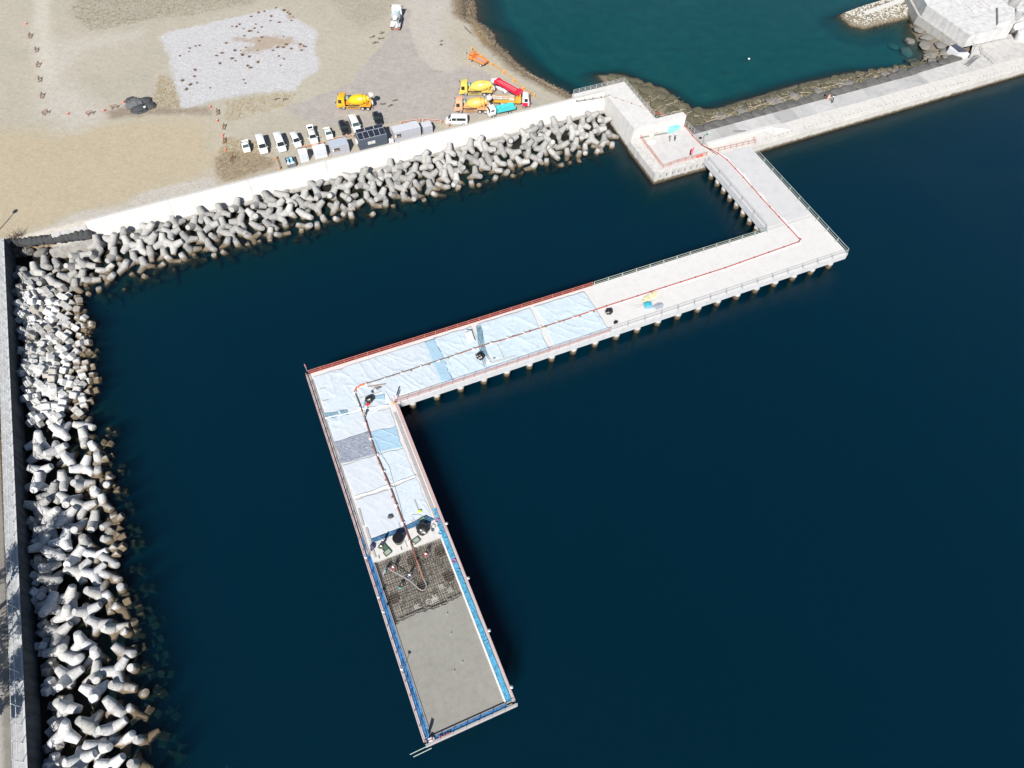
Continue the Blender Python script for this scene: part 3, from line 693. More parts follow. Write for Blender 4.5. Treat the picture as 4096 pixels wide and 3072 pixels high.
# scaffold boards outside the forms
m_ = MB(); m_.box((9.35, 29.3, 3.2), (.42, 28.6, .06)); m_.box((-2.75, 29.3, 3.2), (.36, 28.6, .06)); m_.box((3.4, 14.5, 3.2), (12.4, .42, .06))
child(m_, 'scaffold_boards', paint('board_pinkgrey', (.40, .36, .365), .8, .15), pier)
m_ = MB(); m_.box((9.36, 52.0, 3.26), (.36, 24, .06)); m_.box((-2.72, 54, 3.26), (.32, 42, .06)); child(m_, 'edge_boards', paint('edge_pinkbrown', (.40, .30, .29), .8, .2), pier)
m_ = MB()
for k in range(14): m_.box((-2.1+.02*math.sin(k), 42+k*2.35, DECK+.05), (.34, 2.3, .05), rz=rnd.uniform(-.02, .02))
child(m_, 'edge_planks', paint('plank_grey', (.33, .31, .31), .85, .25), pier); m_ = MB()
for k in range(10): m_.box((8.62, 43+k*2.05, DECK+.05), (.5, 2.0, .04), rz=rnd.uniform(-.02, .02))
child(m_, 'edge_planks', paint('plank_grey', (.33, .31, .31), .85, .25), pier)

# left hand sea wall with its tall fence
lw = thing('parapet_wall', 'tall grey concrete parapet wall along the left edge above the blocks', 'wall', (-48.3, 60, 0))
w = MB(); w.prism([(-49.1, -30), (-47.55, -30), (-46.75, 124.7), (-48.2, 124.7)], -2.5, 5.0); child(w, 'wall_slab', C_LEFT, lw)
w = MB(); w.prism([(-47.52, -30), (-47.49, -30), (-46.69, 124.7), (-46.72, 124.7)], -2, 4.9); child(w, 'shaded_face', concrete('shaded_face', (.10, .105, .115), .2, .5, .4, streak=.5), lw)  # deep shade on this side put into a dark base colour, streaks over it
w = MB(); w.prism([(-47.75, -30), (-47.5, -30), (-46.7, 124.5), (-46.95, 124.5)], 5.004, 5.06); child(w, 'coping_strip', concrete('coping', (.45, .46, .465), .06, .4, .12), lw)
# ------------------------------------------------------------------ railings
def resample(pts, sp):
    pts = [Vector(p) for p in pts]; out = []; 
    for a, b in zip(pts[:-1], pts[1:]):
        n = max(1, round((b-a).length/sp))
        out += [a+(b-a)*(k/n) for k in range(n)]
    return out+[pts[-1]]
def railing(name, label, cat, pts, sp, mat, h=1.1, rails=(.55, 1.08), r=.03, brace=0.0, net=None, netz=(.05, 1.0), group=None, hook=None, sag=0.0, closed=False):
    """pts: foot line in world; every post is its own part"""
    pts = [Vector(p) for p in pts]
    root = thing(name, label, cat, pts[0], 0, group); o0 = pts[0]
    P = resample(pts, sp)
    pb = MB(); pb.cone((0, 0, 0), (0, 0, h), r*1.15, r*1.15, 6)
    pb.box((0, 0, .02), (.14, .14, .04))
    if hook: pb.tube([(0, 0, h), (hook[0]*.4, hook[1]*.4, h+.08), hook], r, 5)
    pme = pb.mesh('post', mat, False, 30, True)
    for i, p in enumerate(P):
        d = (P[min(i+1, len(P)-1)]-P[max(i-1, 0)]).normalized()
        o = link(bpy.data.objects.new('post', pme)); o.parent = root; o.location = p-o0
        if not hook: o.rotation_euler = (0, 0, math.atan2(d.y, d.x))
        if brace:
            b = MB(); n = Vector((d.y, -d.x, 0))*brace
            b.cone((0, 0, h*.95), tuple(n+Vector((0, 0, .02))), r*.9, r*.9, 5)
            bo_ = b.build('brace', mat, o); bo_.rotation_euler = (0, 0, -math.atan2(d.y, d.x))
    for zz in rails:
        t = MB(); path = []
        for i in range(len(P)):
            path.append(P[i]-o0+Vector((0, 0, zz)))
            if sag and i < len(P)-1: path.append((P[i]+P[i+1])/2-o0+Vector((0, 0, zz-sag)))
        if hook: path = [p+Vector((hook[0], hook[1], hook[2]-h)) if zz == rails[-1] else p for p in path]
        t.tube(path, r, 6); t.build('top_rail' if zz == rails[-1] else 'mid_rail', mat, root)
    if net:
        m_ = MB()
        for a, b in zip(P[:-1], P[1:]):
            a_, b_ = a-o0, b-o0
            m_.add([a_+Vector((0, 0, netz[0])), b_+Vector((0, 0, netz[0])), b_+Vector((0, 0, netz[1])), a_+Vector((0, 0, netz[1]))], [(0, 1, 2, 3)])
        m_.build('net', net, root, fix=False)
    return root
GAL = paint('galv_green', (.36, .42, .37), .5, .15); GALG = paint('galv_grey', (.30, .31, .31), .5, .15)
REDR = paint('red_rail', (.52, .19, .14), .6, .2); ORR = paint('salmon_rail', (.55, .20, .13), .6, .2); PINKR = paint('pink_rail', (.40, .27, .27), .6, .2)
NETR = cloth_net('red_net', (.22, .04, .035), .5); NETP = cloth_net('pink_net', (.50, .26, .26), .32); NETG = cloth_net('grey_net', (.32, .28, .30), .35); NETB = cloth_net('black_net', (.03, .03, .035), .3)
railing('scaffold_railing', 'pale green tube railing down the seaward side of the approach arm', 'railing', [(100.25, 95.7, DECK), (100.25, 64.2, DECK)], 3.0, GAL, brace=.5, r=.042, sag=.04)
railing('scaffold_railing', 'pale green tube railing along the inner edge of the bare white deck', 'railing', [(50.9, 74.85, DECK), (88.9, 74.85, DECK)], 3.0, GAL, brace=.5, r=.042, sag=.04)
railing('edge_railing', 'thin grey wire railing on the outer edge of the bare white deck', 'railing', [(48.8, 64.12, DECK), (100.1, 64.12, DECK)], 3.35, GALG, brace=.35, r=.026, rails=(.5, 1.05))
railing('edge_railing', 'thin grey railing on the inner side of the grey approach arm', 'railing', [(89.42, 97.3, DECK), (89.42, 75.6, DECK)], 4.2, GALG, brace=.35, r=.03, rails=(.55, 1.05))
railing('net_railing', 'red netted railing along the inner edge of the covered deck', 'railing', [(-2.3, 74.9, DECK), (50.6, 74.85, DECK)], 2.0, REDR, net=NETR, r=.032, rails=(.12, .6, 1.1), netz=(.1, 1.05))
railing('net_railing', 'red netted railing along the outer edge of the covered deck', 'railing', [(9.3, 64.1, DECK), (48.6, 64.1, DECK)], 2.0, PINKR, net=NETP, r=.035, rails=(.55, 1.08), netz=(.05, 1.0))
railing('net_railing', 'dusty pink netted railing along the landward edge of the outer arm', 'railing', [(-2.75, 74.6, DECK), (-2.78, 15.0, DECK-.05)], 1.9, PINKR, net=NETG, r=.035, rails=(.5, 1.05), netz=(.3, .98), brace=-.4)
railing('net_railing', 'dusty pink netted railing along the seaward edge of the outer arm', 'railing', [(9.5, 63.2, DECK), (9.5, 15.0, DECK-.05)], 1.9, PINKR, net=NETP, r=.035, rails=(.5, 1.05), netz=(.05, .7))
railing('end_railing', 'grey double tube railing across the seaward tip of the pier', 'railing', [(-2.7, 14.45, DECK-.05), (9.6, 14.45, DECK-.05)], 1.75, GALG, net=NETG, r=.04, rails=(.5, 1.08), netz=(.35, .8))
t = thing('scaffold_tube', 'pair of pale green scaffold tubes sticking out past the seaward corner of the pier', 'tubes', (-2.6, 14.4, 3.4))
for k, (dy, L) in enumerate(((0, 2.3), (-.42, 2.0))):
    m_ = MB(); m_.tube([(.4, dy, 0), (-L, dy-.05, 0)], .055, 7); m_.build('tube', GAL, t)
# quay rails
railing('quay_railing', 'salmon red tube railing round the seaward front of the lower landing', 'railing', [at('z6', 0, 530, QUAY), at('z6', 270, 890, QUAY), at('z6', 420, 1085, QUAY), at('z6', 700, 985, QUAY), at('z6', 1225, 845, QUAY)], 1.7, ORR, r=.034, rails=(.35, .7, 1.1))
railing('quay_railing', 'salmon red tube railing beside the white kerb right of the pier root', 'railing', [at('z6', 1330, 790, QUAY), at('z6', 2000, 640, QUAY), at('z6', 2120, 620, QUAY), at('z6', 2090, 560, QUAY)], 1.6, ORR, r=.034, rails=(.4, 1.1))
railing('walkway_railing', 'low grey rail between the grey walkway and the white kerb', 'railing', [(92.2, 103.02, QUAY), (103.3, 103.02, QUAY)], 1.4, GALG, h=.5, rails=(.28, .48), r=.04)
railing('scaffold_railing', 'grey scaffold railing round the back of the raised platform', 'railing', [(71.2, 126.15, WALLTOP), (84.0, 126.15, WALLTOP), (84.15, 112.3, WALLTOP)], 1.5, GALG, r=.045, rails=(.4, .75, 1.1), brace=.35)
railing('scaffold_railing', 'grey scaffold railing behind the stub wall above the weedy rocks', 'railing', [(84.6, 112.2, 4.3), (91.0, 112.2, 4.3)], 1.3, GALG, r=.045, rails=(.5, 1.0), brace=.3)
railing('scaffold_railing', 'grey scaffold rail descending beside the lower landing to the dark stone bags', 'railing', [(91.9, 110.6, 2.3), (92.0, 107.2, QUAY)], 1.2, GALG, r=.045, rails=(.5, 1.05), brace=.3)
railing('wall_fence', 'tall white post fence with two rails on top of the parapet wall', 'fence', [(-48.0, -6, 5.0), (-47.05, 123.5, 5.0)], 2.2, paint('white_steel', (.62, .64, .65), .5, .1), h=2.05, rails=(1.1, 2.0), r=.04, hook=(-.12, .16, 2.0))
# ------------------------------------------------------------------ armour blocks
T_NEW = concrete('tetrapod_grey', (.335, .33, .318), .16, 1.2, .28, wet=.42, bumpk=.35, objvar=.2)
T_NEW2 = concrete('tetrapod_pale_grey', (.40, .395, .38), .16, 1.2, .26, wet=.42, bumpk=.35, objvar=.2)
T_OLD = concrete('tetrapod_white', (.56, .56, .56), .15, 1.4, .36, wet=.75, bumpk=.45, objvar=.3)
T_OLD2 = concrete('tetrapod_offwhite', (.48, .475, .46), .15, 1.4, .4, wet=.75, bumpk=.45, objvar=.3)
H_OLD = concrete('hexapod_white', (.60, .595, .58), .18, 1.6, .4, wet=.75, bumpk=.4, objvar=.3)
H_OLD2 = concrete('hexapod_buff', (.40, .38, .345), .18, 1.6, .38, wet=.75, bumpk=.4, objvar=.3)
TDIR = [Vector(d).normalized() for d in ((0, 0, 1), (.943, 0, -.333), (-.471, .816, -.333), (-.471, -.816, -.333))]
def tetra_mesh(name, mat):
    m = MB()
    for t in TDIR:
        m.lathe(tuple(t*-.05), tuple(t*2.25), [(0, .93), (.2, .89), (.45, .78), (.93, .575), (.985, .53), (1, .44)], 16)
    m.blob((0, 0, 0), (.96, .96, .96), 2, 0)
    return m.mesh(name, mat, True, 40, True)
def hexa_mesh(name, mat):
    m = MB()
    for ax in range(3):
        for sgn in (1, -1):
            d = Vector((0, 0, 0)); d[ax] = sgn
            u_ = Vector((0, 0, 0)); u_[(ax+1) % 3] = 1; w_ = Vector((0, 0, 0)); w_[(ax+2) % 3] = 1
            vs = []
            for t, h in ((.5, .66), (1.52, .60), (1.62, .50)):
                c = .14 if t < 1.6 else .12
                for a_, b_ in ((h, h-c), (h-c, h), (-h+c, h), (-h, h-c), (-h, -h+c), (-h+c, -h), (h-c, -h), (h, -h+c)):
                    vs.append(d*t + u_*a_ + w_*b_)
            fs = []
            for r_ in range(2):
                for k in range(8): fs.append((r_*8+k, r_*8+(k+1) % 8, r_*8+8+(k+1) % 8, r_*8+8+k))
            fs.append(tuple(range(16, 24))); fs.append(tuple(reversed(range(8)))); m.add(vs, fs)
    m.box((0, 0, 0), (1.1, 1.1, 1.1))
    return m.mesh(name, mat, False, 30, True)
TM = {'new': [tetra_mesh('tetrapod', T_NEW), tetra_mesh('tetrapod', T_NEW2)], 'old': [tetra_mesh('tetrapod', T_OLD), tetra_mesh('tetrapod', T_OLD2)]}
HM = [hexa_mesh('six_armed_block', H_OLD), hexa_mesh('six_armed_block', H_OLD2)]
def inside(poly, x, y):
    c = False; n = len(poly)
    for k in range(n):
        ax, ay = poly[k]; bx, by = poly[(k+1) % n]
        if (ay > y) != (by > y) and x < (bx-ax)*(y-ay)/(by-ay)+ax: c = not c
    return c
def poisson(poly, dmin, seed, tries=9000):
    r = random.Random(seed); xs = [p[0] for p in poly]; ys = [p[1] for p in poly]; out = []
    for _ in range(tries):
        x, y = r.uniform(min(xs), max(xs)), r.uniform(min(ys), max(ys))
        if not inside(poly, x, y): continue
        if all((x-a)**2+(y-b)**2 > dmin*dmin for a, b in out): out.append((x, y))
    return out
placed = []
def rand_rot(r):
    q = Quaternion((r.gauss(0, 1), r.gauss(0, 1), r.gauss(0, 1), r.gauss(0, 1))); q.normalize()
    return q.to_matrix()
def settle(pts, dirs, L, lift, seed, zfun=None, rr=.7):
    """choose for each block the turn and height that clash least with the blocks already laid"""
    r = random.Random(seed); out = []
    for (x, y) in pts:
        near = [s for (q, s) in placed if (q-Vector((x, y, q.z))).length < 5.2]
        smp = np.array([p for s in near for p in s]) if near else None
        best = None
        for k in range(14):
            R = rand_rot(r); z = (zfun(x, y) if zfun else gheight(x, y)) + lift + r.uniform(-.25, .35)
            pts_ = [Vector((x, y, z)) + R @ d*(L*t) for d in dirs for t in (.25, .55, .8, 1.0)] + [Vector((x, y, z))]
            if smp is None: sc = 9
            else:
                A_ = np.array(pts_); D = np.sqrt(((A_[:, None, :]-smp[None])**2).sum(-1)); sc = np.minimum(D, 1.4).mean() + .6*min(D.min(), 1.0)
            if best is None or sc > best[0]: best = (sc, R, z, pts_)
        _, R, z, pts_ = best
        placed.append((Vector((x, y, z)), [tuple(p) for p in pts_])); out.append((Vector((x, y, z)), R))
    return out
def lay(meshes, name, cat, group, blocks, labeler, scale=1.0, seed=1, old=.5):
    r = random.Random(seed)
    for (p, R) in blocks:
        o = link(bpy.data.objects.new(name, meshes[0] if r.random() > old else meshes[1]))
        s = scale*r.uniform(.97, 1.04)
        o.matrix_world = Matrix.Translation(p) @ R.to_4x4() @ Matrix.Diagonal((s, s, s, 1))
        tag(o, labeler(p), cat, group)
SECT = [(-30, 'near the dark stone bags'), (-15, 'below the bare tan field'), (0, 'below the dry brown weeds'), (16, 'below the parked white vans'),
        (30, 'below the solar panel cabin'), (45, 'below the long grey cabin'), (61, 'below the mixer trucks'), (999, 'beside the raised platform')]
def seclab(x):
    for lim, s in SECT:
        if x < lim: return s
def lab_wall(p):
    d = 123 - p.y
    row = 'grey tetrapod resting at the sea wall foot' if d < 3.6 else ('grey tetrapod in the middle of the heap' if d < 8.2 else ('brown stained tetrapod at the waterline' if d < 11.4 else 'sunken tetrapod just off the heap'))
    return row + ', ' + seclab(p.x)
TZ1 = [(-45.8, 118.6), (-44.5, 119.2), (-33.8, 119.4), (-32.5, 121.3), (20, 121.9), (60, 122.1), (76, 121.9), (76.2, 111.6), (60, 111.4), (40, 111.4), (20, 111.2), (0, 111.1), (-20, 110.9), (-34, 109.6), (-37.5, 112.4), (-41, 114.2), (-46, 115.6)]
pts = poisson(TZ1, 2.16, 11, 16000)
pts.sort(key=lambda q: -q[1])
B1 = settle(pts, TDIR, 2.3, 1.05, 3)
lay(TM['new'], 'tetrapod', 'tetrapod', 'grey tetrapods heaped along the long sea wall', B1, lab_wall, .88, 5, .4)
TZ2 = [(-46.2, 81.0), (-37.8, 80.8), (-36.2, 70), (-36.2, 56), (-35.6, 38), (-35.2, 24), (-44.6, 24), (-44.6, 45), (-45.4, 60)]
pts = poisson(TZ2, 2.17, 21, 9000)
B2 = settle(pts, TDIR, 2.3, 1.15, 6)
def lab_left(p):
    row = 'white tetrapod next to the fenced parapet wall' if p.x < -42.4 else ('white weathered tetrapod in the middle of the left heap' if p.x < -38.6 else 'stained tetrapod at the waterline of the left heap')
    return row + (', just below the square armed blocks' if p.y > 66 else (', halfway down the wall' if p.y > 46 else ', at the bottom of the picture'))
lay(TM['old'], 'tetrapod', 'tetrapod', 'white tetrapods heaped along the parapet wall', B2, lab_left, .89, 8, .35)
HZ = [(-46.0, 115.2), (-42, 113.4), (-38.2, 111.2), (-36.2, 106), (-35.6, 97), (-36.5, 90), (-37.8, 83), (-45.6, 83.2)]
HD = [Vector(d) for d in ((1, 0, 0), (-1, 0, 0), (0, 1, 0), (0, -1, 0), (0, 0, 1), (0, 0, -1))]
pts = poisson(HZ, 1.78, 31, 12000)
B3 = settle(pts, HD, 1.6, 1.0, 9)
def lab_hex(p):
    row = 'white six armed block beside the parapet wall' if p.x < -43.6 else ('white six armed block in mid heap' if p.x < -39.2 else 'brown six armed block at the waterline')
    return row + (', near the first tetrapods of the sea wall' if p.y > 103 else (', halfway along the blocks' if p.y > 93 else ', next to the white tetrapods'))
lay(HM, 'six_armed_block', 'concrete block', 'six armed blocks heaped along the parapet wall', B3, lab_hex, .90, 4, .14)
# older square blocks showing under and beside the white tetrapods
HZ2 = [(-36.2, 81), (-34.6, 80), (-33.8, 66), (-33.0, 50), (-32.6, 26), (-34.6, 26), (-35.6, 44), (-36.4, 62)]
pts = poisson(HZ2, 2.3, 41, 3000)
B4 = settle(pts, HD, 1.6, 1.25, 12)
lay([HM[1], HM[0]], 'six_armed_block', 'concrete block', 'half sunken six armed blocks off the left heap', B4, lambda p: 'brown half sunken six armed block just off the white tetrapods' + (', upper stretch' if p.y > 55 else ', lower stretch'), .85, 6, .15)
HZ3 = [(-46.6, 66), (-45.6, 66), (-45.0, 26), (-46.4, 26)]
pts = poisson(HZ3, 2.1, 51, 2000)
B5 = settle(pts, HD, 1.6, .25, 14)
lay([HM[1], HM[0]], 'six_armed_block', 'concrete block', 'square blocks in the shade of the parapet wall', B5, lambda p: 'grey square armed block low in the shade of the parapet wall', .8, 7, .4)
# big white tetrapods behind the caisson
for k, (x, y, z) in enumerate(((191.5, 113.2, 2.6), (194.6, 116.6, 3.4), (196.5, 121, 4.2), (198.5, 126.2, 4.6), (190.2, 109.6, 1.9), (195.2, 111.6, 2.2), (199.5, 117, 3.2), (202, 122, 4), (197.6, 132, 4.6), (203, 129, 4.4), (200, 111.4, 2), (199, 137, 4.6), (204, 135, 4.4), (194, 107.6, 1.7))):
    R = rand_rot(random.Random(60+k)); o = link(bpy.data.objects.new('tetrapod', TM['old'][0]))
    o.matrix_world = Matrix.Translation((x, y, z)) @ R.to_4x4() @ Matrix.Scale(1.5, 4)
    tag(o, 'large white tetrapod stacked behind the caisson, ' + ('beside the landing' if y < 114 else 'along its far flank'), 'tetrapod', 'large white tetrapods behind the caisson')

# ------------------------------------------------------------------ stone filled net bags and shore rock
BAG = paint('stone_bag', (.105, .102, .098), .95, .45, 6); BAGW = concrete('weedy_bag', (.115, .107, .07), .4, 1.3, .5, bumpk=.6); BAGD = paint('dark_bag', (.045, .047, .05), .95, .5, 5)
BAGG = paint('stone_bag_light', (.17, .162, .15), .95, .45, 6)
ROCKB = concrete('shore_rock', (.24, .215, .17), .3, 1.4, .45, bumpk=.6)
def bag_mesh(mat, seed, d=(1.0, 1.0, .55)):
    m = MB(); m.blob((0, 0, 0), d, 3, .3, seed, 1.3)
    vs = []
    for v in m.v:
        k = 1+.05*noise.noise(v*5.0+Vector((seed, 0, 0)))
        vs.append(Vector((v.x*k, v.y*k, max(v.z*k, -.25))))
    m.v = vs; return m.mesh('stone_bag', mat, True, 60, True)
bagm = [bag_mesh(BAG, s) for s in (1, 2, 3)]; bagw = [bag_mesh(BAGW, s) for s in (4, 5, 6)]; bagd = [bag_mesh(BAGD, s, (1, 1, .7)) for s in (7, 8)]; bagg = [bag_mesh(BAGG, s) for s in (9, 10)]
rb = random.Random(77)
def putbag(ms, x, y, z, sx, sy, sz, rz, label, group, name='stone_bag', cat='stone bag'):
    o = link(bpy.data.objects.new(name, rb.choice(ms))); o.location = (x, y, z); o.scale = (sx, sy, sz); o.rotation_euler = (rb.uniform(-.12, .12), rb.uniform(-.12, .12), rz)
    return tag(o, label, cat, group)
x = 94.2; k = 0
while x < 171:
    y = 108.35 + (0 if x < 150 else (x-150)*.035)
    lab = 'dark grey net bag of stones tight against the walkway edge'
    lab += ', nearest the corner quay' if x < 112 else (', behind the worker' if x < 134 else (', mid walkway' if x < 152 else ', near the landing stair'))
    putbag(bagm, x, y+.3, 1.75, 1.95+rb.uniform(-.2, .2), 1.75, 1.2, rb.uniform(-.2, .2), lab, 'dark stone bags along the walkway'); x += rb.uniform(2.9, 3.5); k += 1
for k in range(34):
    x = 96 + k*2.2 + rb.uniform(-.5, .5); y = 111.2 + rb.uniform(-.5, .5); z = gheight(x, y)+.28
    if x > 168: break
    putbag(bagw if rb.random() < .75 else bagg, x, y, z, 1.5, 1.35, .9, rb.uniform(0, 3), 'weedy half sunken stone bag in the second row of the bank' + (', left stretch' if x < 128 else ', right stretch'), 'weedy stone bags at the lagoon edge')
for k in range(30):
    x = 98 + k*2.3 + rb.uniform(-.6, .6); y = 113.9 + rb.uniform(-.5, .5) - (0 if x < 146 else (x-146)*.12); z = gheight(x, y)+.02
    if x > 160: break
    putbag(bagw, x, y, z, 1.6, 1.4, .8, rb.uniform(0, 3), 'mossy stone bag just under the lagoon surface' + (', left stretch' if x < 128 else ', right stretch'), 'sunken stone bags at the lagoon edge')
for (x, y, s) in ((86.4, 134.6, 1.6), (88.0, 132.2, 1.7), (86.2, 130.4, 1.5), (90.4, 130.8, 1.7), (88.6, 128.6, 1.8), (92.2, 128.0, 1.6), (86.4, 127.0, 1.5), (90.6, 126.0, 1.9), (93.8, 125.2, 1.6), (88.4, 124.0, 1.7), (92.4, 122.8, 1.9), (95.2, 122.2, 1.5), (86.6, 121.2, 1.6), (90.2, 120.2, 1.8), (93.8, 119.4, 1.8), (96.4, 118.2, 1.6), (88.0, 117.4, 1.6), (92.0, 116.4, 1.8), (95.4, 115.2, 1.8), (86.6, 114.6, 1.5), (90.4, 113.6, 1.5), (94.4, 112.0, 1.6), (98.4, 115.2, 1.6)):
    putbag(bagw, x, y, gheight(x, y)+.32, s, s*.9, .95, rb.uniform(0, 3), 'mossy rounded stone bag on the bank right of the raised platform, ' + ('at the water' if gheight(x, y) < .6 else 'higher up'), 'mossy stone bags beside the raised platform')
for (x, y, s) in ((163.5, 123.6, 2.0), (167.2, 122.4, 2.2), (164.2, 119.6, 2.2), (168.2, 118.4, 2.3), (171, 116.4, 2.0), (162.4, 115.4, 2.3), (166.2, 114.0, 2.3), (169.6, 113.2, 1.9), (160.6, 112.6, 2.0), (164.4, 111.2, 2.1), (168, 110.4, 1.9), (171.2, 124.6, 1.8), (170.6, 120.8, 1.8)):
    putbag(bagg if x > 163 else bagw, x, y, gheight(x, y)+.3, s*.82, s*.7, 1.1, rb.uniform(0, 3), 'large grey rounded stone bag piled below the caisson' + (' near the stair' if y < 115 else ''), 'large stone bags below the caisson')
# dark bags at the left end of the sea wall, with two low quay blocks
for k in range(15):
    p = at('f', 145+k*44, 372-k*4.9 + (0 if k < 5 else -(k-5)*.5), 3.0)
    putbag(bagd, p.x, p.y, 2.9, 1.0, .85, 1.5, rb.uniform(-.3, .3), 'dark net bag of stones in the row beside the low quay' if k > 5 else 'dark net bag of stones piled in the left corner', 'dark stone bags left of the sea wall')
for k, (uu, vv) in enumerate(((215, 435), (345, 440))):
    p = at('f', uu, vv, 2.0); putbag(bagg, p.x, p.y, 1.5, 1.25, .9, 1.5, .3*k, 'round grey stone bag at the left corner, ' + ('left one of two' if k == 0 else 'right one of two'), 'round grey stone bags at the left corner')
t = MB(); q = ats('f', [(435, 285), (732, 212), (750, 242), (446, 314)], 4.1); t.prism([tuple(a.xy) for a in q], -1, 4.1)
tag(t.build('low_quay', C_QUAY), 'low pale concrete quay block left of the sea wall end', 'quay block')
t = MB(); q = ats('f', [(430, 425), (795, 335), (815, 352), (425, 452)], 2.6); t.prism([tuple(a.xy) for a in q], -1, 2.6)
tag(t.build('low_ledge', C_FOOT), 'narrow low concrete ledge in front of the dark stone bags', 'ledge')
# jetty with rubble slope at the top right
jt = thing('rubble_jetty', 'stone jetty with a narrow white cap across the lagoon mouth, top right', 'jetty', (165, 136, 0))
m_ = MB(); q = ats('e', [(825, 100), (1090, 5), (1400, -95), (1420, -70), (1110, 30), (850, 118)], 1.6); m_.prism([tuple(a.xy) for a in q], -.5, 1.6)
child(m_, 'cap_slab', C_WHITE, jt)
m_ = MB(); rr = random.Random(5)
for k in range(3000):
    x, y = rr.uniform(156, 200), rr.uniform(129.5, 145)
    dj = float(sd_poly(JETTY, np.array([x]), np.array([y]))[0])
    if dj > .9: continue
    s = rr.uniform(.14, .3); m_.blob((x, y, gheight(x, y)+.12), (s, s*rr.uniform(.6, 1), s*.7), 1, .25, k)
o = child(m_, 'rubble', concrete('jetty_rubble', (.50, .49, .44), .35, 2, .35, wet=.55), jt); o['kind'] = 'stuff'
# small rubble and litter on the lagoon bank
DRIFT = paint('driftwood', (.34, .28, .2), .9, .3)
for k in range(46):
    if k < 30: x = rb.uniform(95, 152); y = 110.2 + rb.uniform(-.6, 1.3)
    elif k < 40: x = rb.uniform(86, 97); y = rb.uniform(111.6, 122)
    else: x = rb.uniform(160, 168); y = rb.uniform(110.5, 116)
    L = rb.uniform(1.0, 3.6); a_ = rb.uniform(-.5, .5) if rb.random() < .75 else rb.uniform(0, 3)
    z = gheight(x, y)+.95
    m_ = MB(); m_.tube([(-L/2, 0, 0), (0, rb.uniform(-.12, .12), .06), (L/2, 0, rb.uniform(-.1, .15))], [.09, .075, .05], 6)
    o = m_.build('driftwood', DRIFT, loc=(x, y, z), rz=a_); tag(o, 'bleached driftwood log lying on the stone bags' + (' beside the walkway' if k < 30 else (' beside the raised platform' if k < 40 else ' below the caisson')), 'driftwood', 'driftwood on the lagoon bank')
m_ = MB()
for k in range(1500):
    x = rb.uniform(85.5, 170); y = rb.uniform(109.5, 113.2) if x > 97 else rb.uniform(112, 124)
    L = rb.uniform(.2, .9); a_ = rb.uniform(0, 3.14); z = gheight(x, y)+rb.uniform(.25, .7)
    m_.beam((x, y, z), (x+L*math.cos(a_), y+L*math.sin(a_), z+rb.uniform(-.05, .1)), .05, .04)
tag(m_.build('drift_litter', paint('drift_litter', (.40, .34, .25), .9, .35)), kind='stuff')
m_ = MB()
for k in range(2600):
    t0 = rb.random()*(len(SHORE)-4)+3; i0 = int(t0)
    if i0+1 >= len(SHORE): continue
    p = SHORE[i0].lerp(SHORE[i0+1], t0-i0); off = rb.uniform(.4, 4.6)
    x, y = p.x-off*.8, p.y-off*.55; z = gheight(x, y)
    if z < .05: continue
    if rb.random() < .6:
        L = rb.uniform(.2, 1.1); a_ = rb.uniform(0, 3.14); m_.beam((x, y, z+.06), (x+L*math.cos(a_), y+L*math.sin(a_), z+.15), .06, .05)
    else:
        s = rb.uniform(.08, .3); m_.blob((x, y, z), (s, s*.8, s*.6), 1, .2, k)
tag(m_.build('shore_debris', paint('shore_debris', (.22, .175, .12), .95, .5, 1.5)), kind='stuff')
for (uu, vv, L, a_, lab) in ((570, 310, 3.6, .9, 'long bare branch reaching towards the lagoon'), (470, 340, 2.2, .3, 'short pale branch on the debris bank'), (545, 390, 2.6, 1.3, 'forked grey branch low on the debris bank'), (366, 265, 3.4, 1.75, 'dark crooked stick on the road edge')):
    p = at('c', uu, vv, 2.2 if uu > 400 else GZ); p.z = gheight(p.x, p.y)+.25
    m_ = MB(); m_.tube([(-L/2, 0, 0), (-L/6, .18, .1), (L/5, -.1, .12), (L/2, .1, .2)], [.1, .08, .06, .03], 6); m_.tube([(0, 0, .1), (L*.22, .5, .3)], [.05, .02], 5)
    tag(m_.build('branch', DRIFT if uu > 400 else paint('dark_stick', (.06, .05, .045), .9), loc=p, rz=a_), lab, 'branch')
m_ = MB(); q = ats('c', [(880, 690), (1010, 755), (1180, 822)], 1.2); q = [Vector((p.x, p.y, gheight(p.x, p.y)+.25)) for p in q]
m_.tube(q, .12, 6); tag(m_.build('drift_pole', DRIFT), 'long straight pale pole lying along the shore', 'pole')
# ------------------------------------------------------------------ vehicles (local frame: +x forward, z up, origin on the ground under the middle)
W_PAINT = paint('car_white', (.70, .70, .70), .3, .03, 1, coat=.5); BLK = paint('car_black', (.012, .013, .016), .22, .1, 1, coat=.8)
GLASS = paint('glass_dark', (.018, .026, .028), .06, .2, 1.0, spec=.8); GLASS2 = paint('glass_teal', (.05, .085, .085), .08, .2, 1.0, spec=.8)
TYRE = paint('tyre', (.028, .028, .03), .9); RIM = paint('rim_grey', (.42, .42, .42), .4, .1); RIMW = paint('rim_white', (.6, .6, .58), .5, .1)
LAMPM = paint('lamp_clear', (.72, .74, .74), .15, .05); DARKT = paint('trim_dark', (.03, .03, .032), .6)
PLATEY = paint('plate_yellow', (.75, .50, .05), .5, .05); PLATEP = paint('plate_pale', (.62, .42, .38), .5, .05); REDL = paint('lamp_red', (.45, .03, .02), .3)
GREYI = paint('bed_grey', (.36, .34, .32), .8, .15)
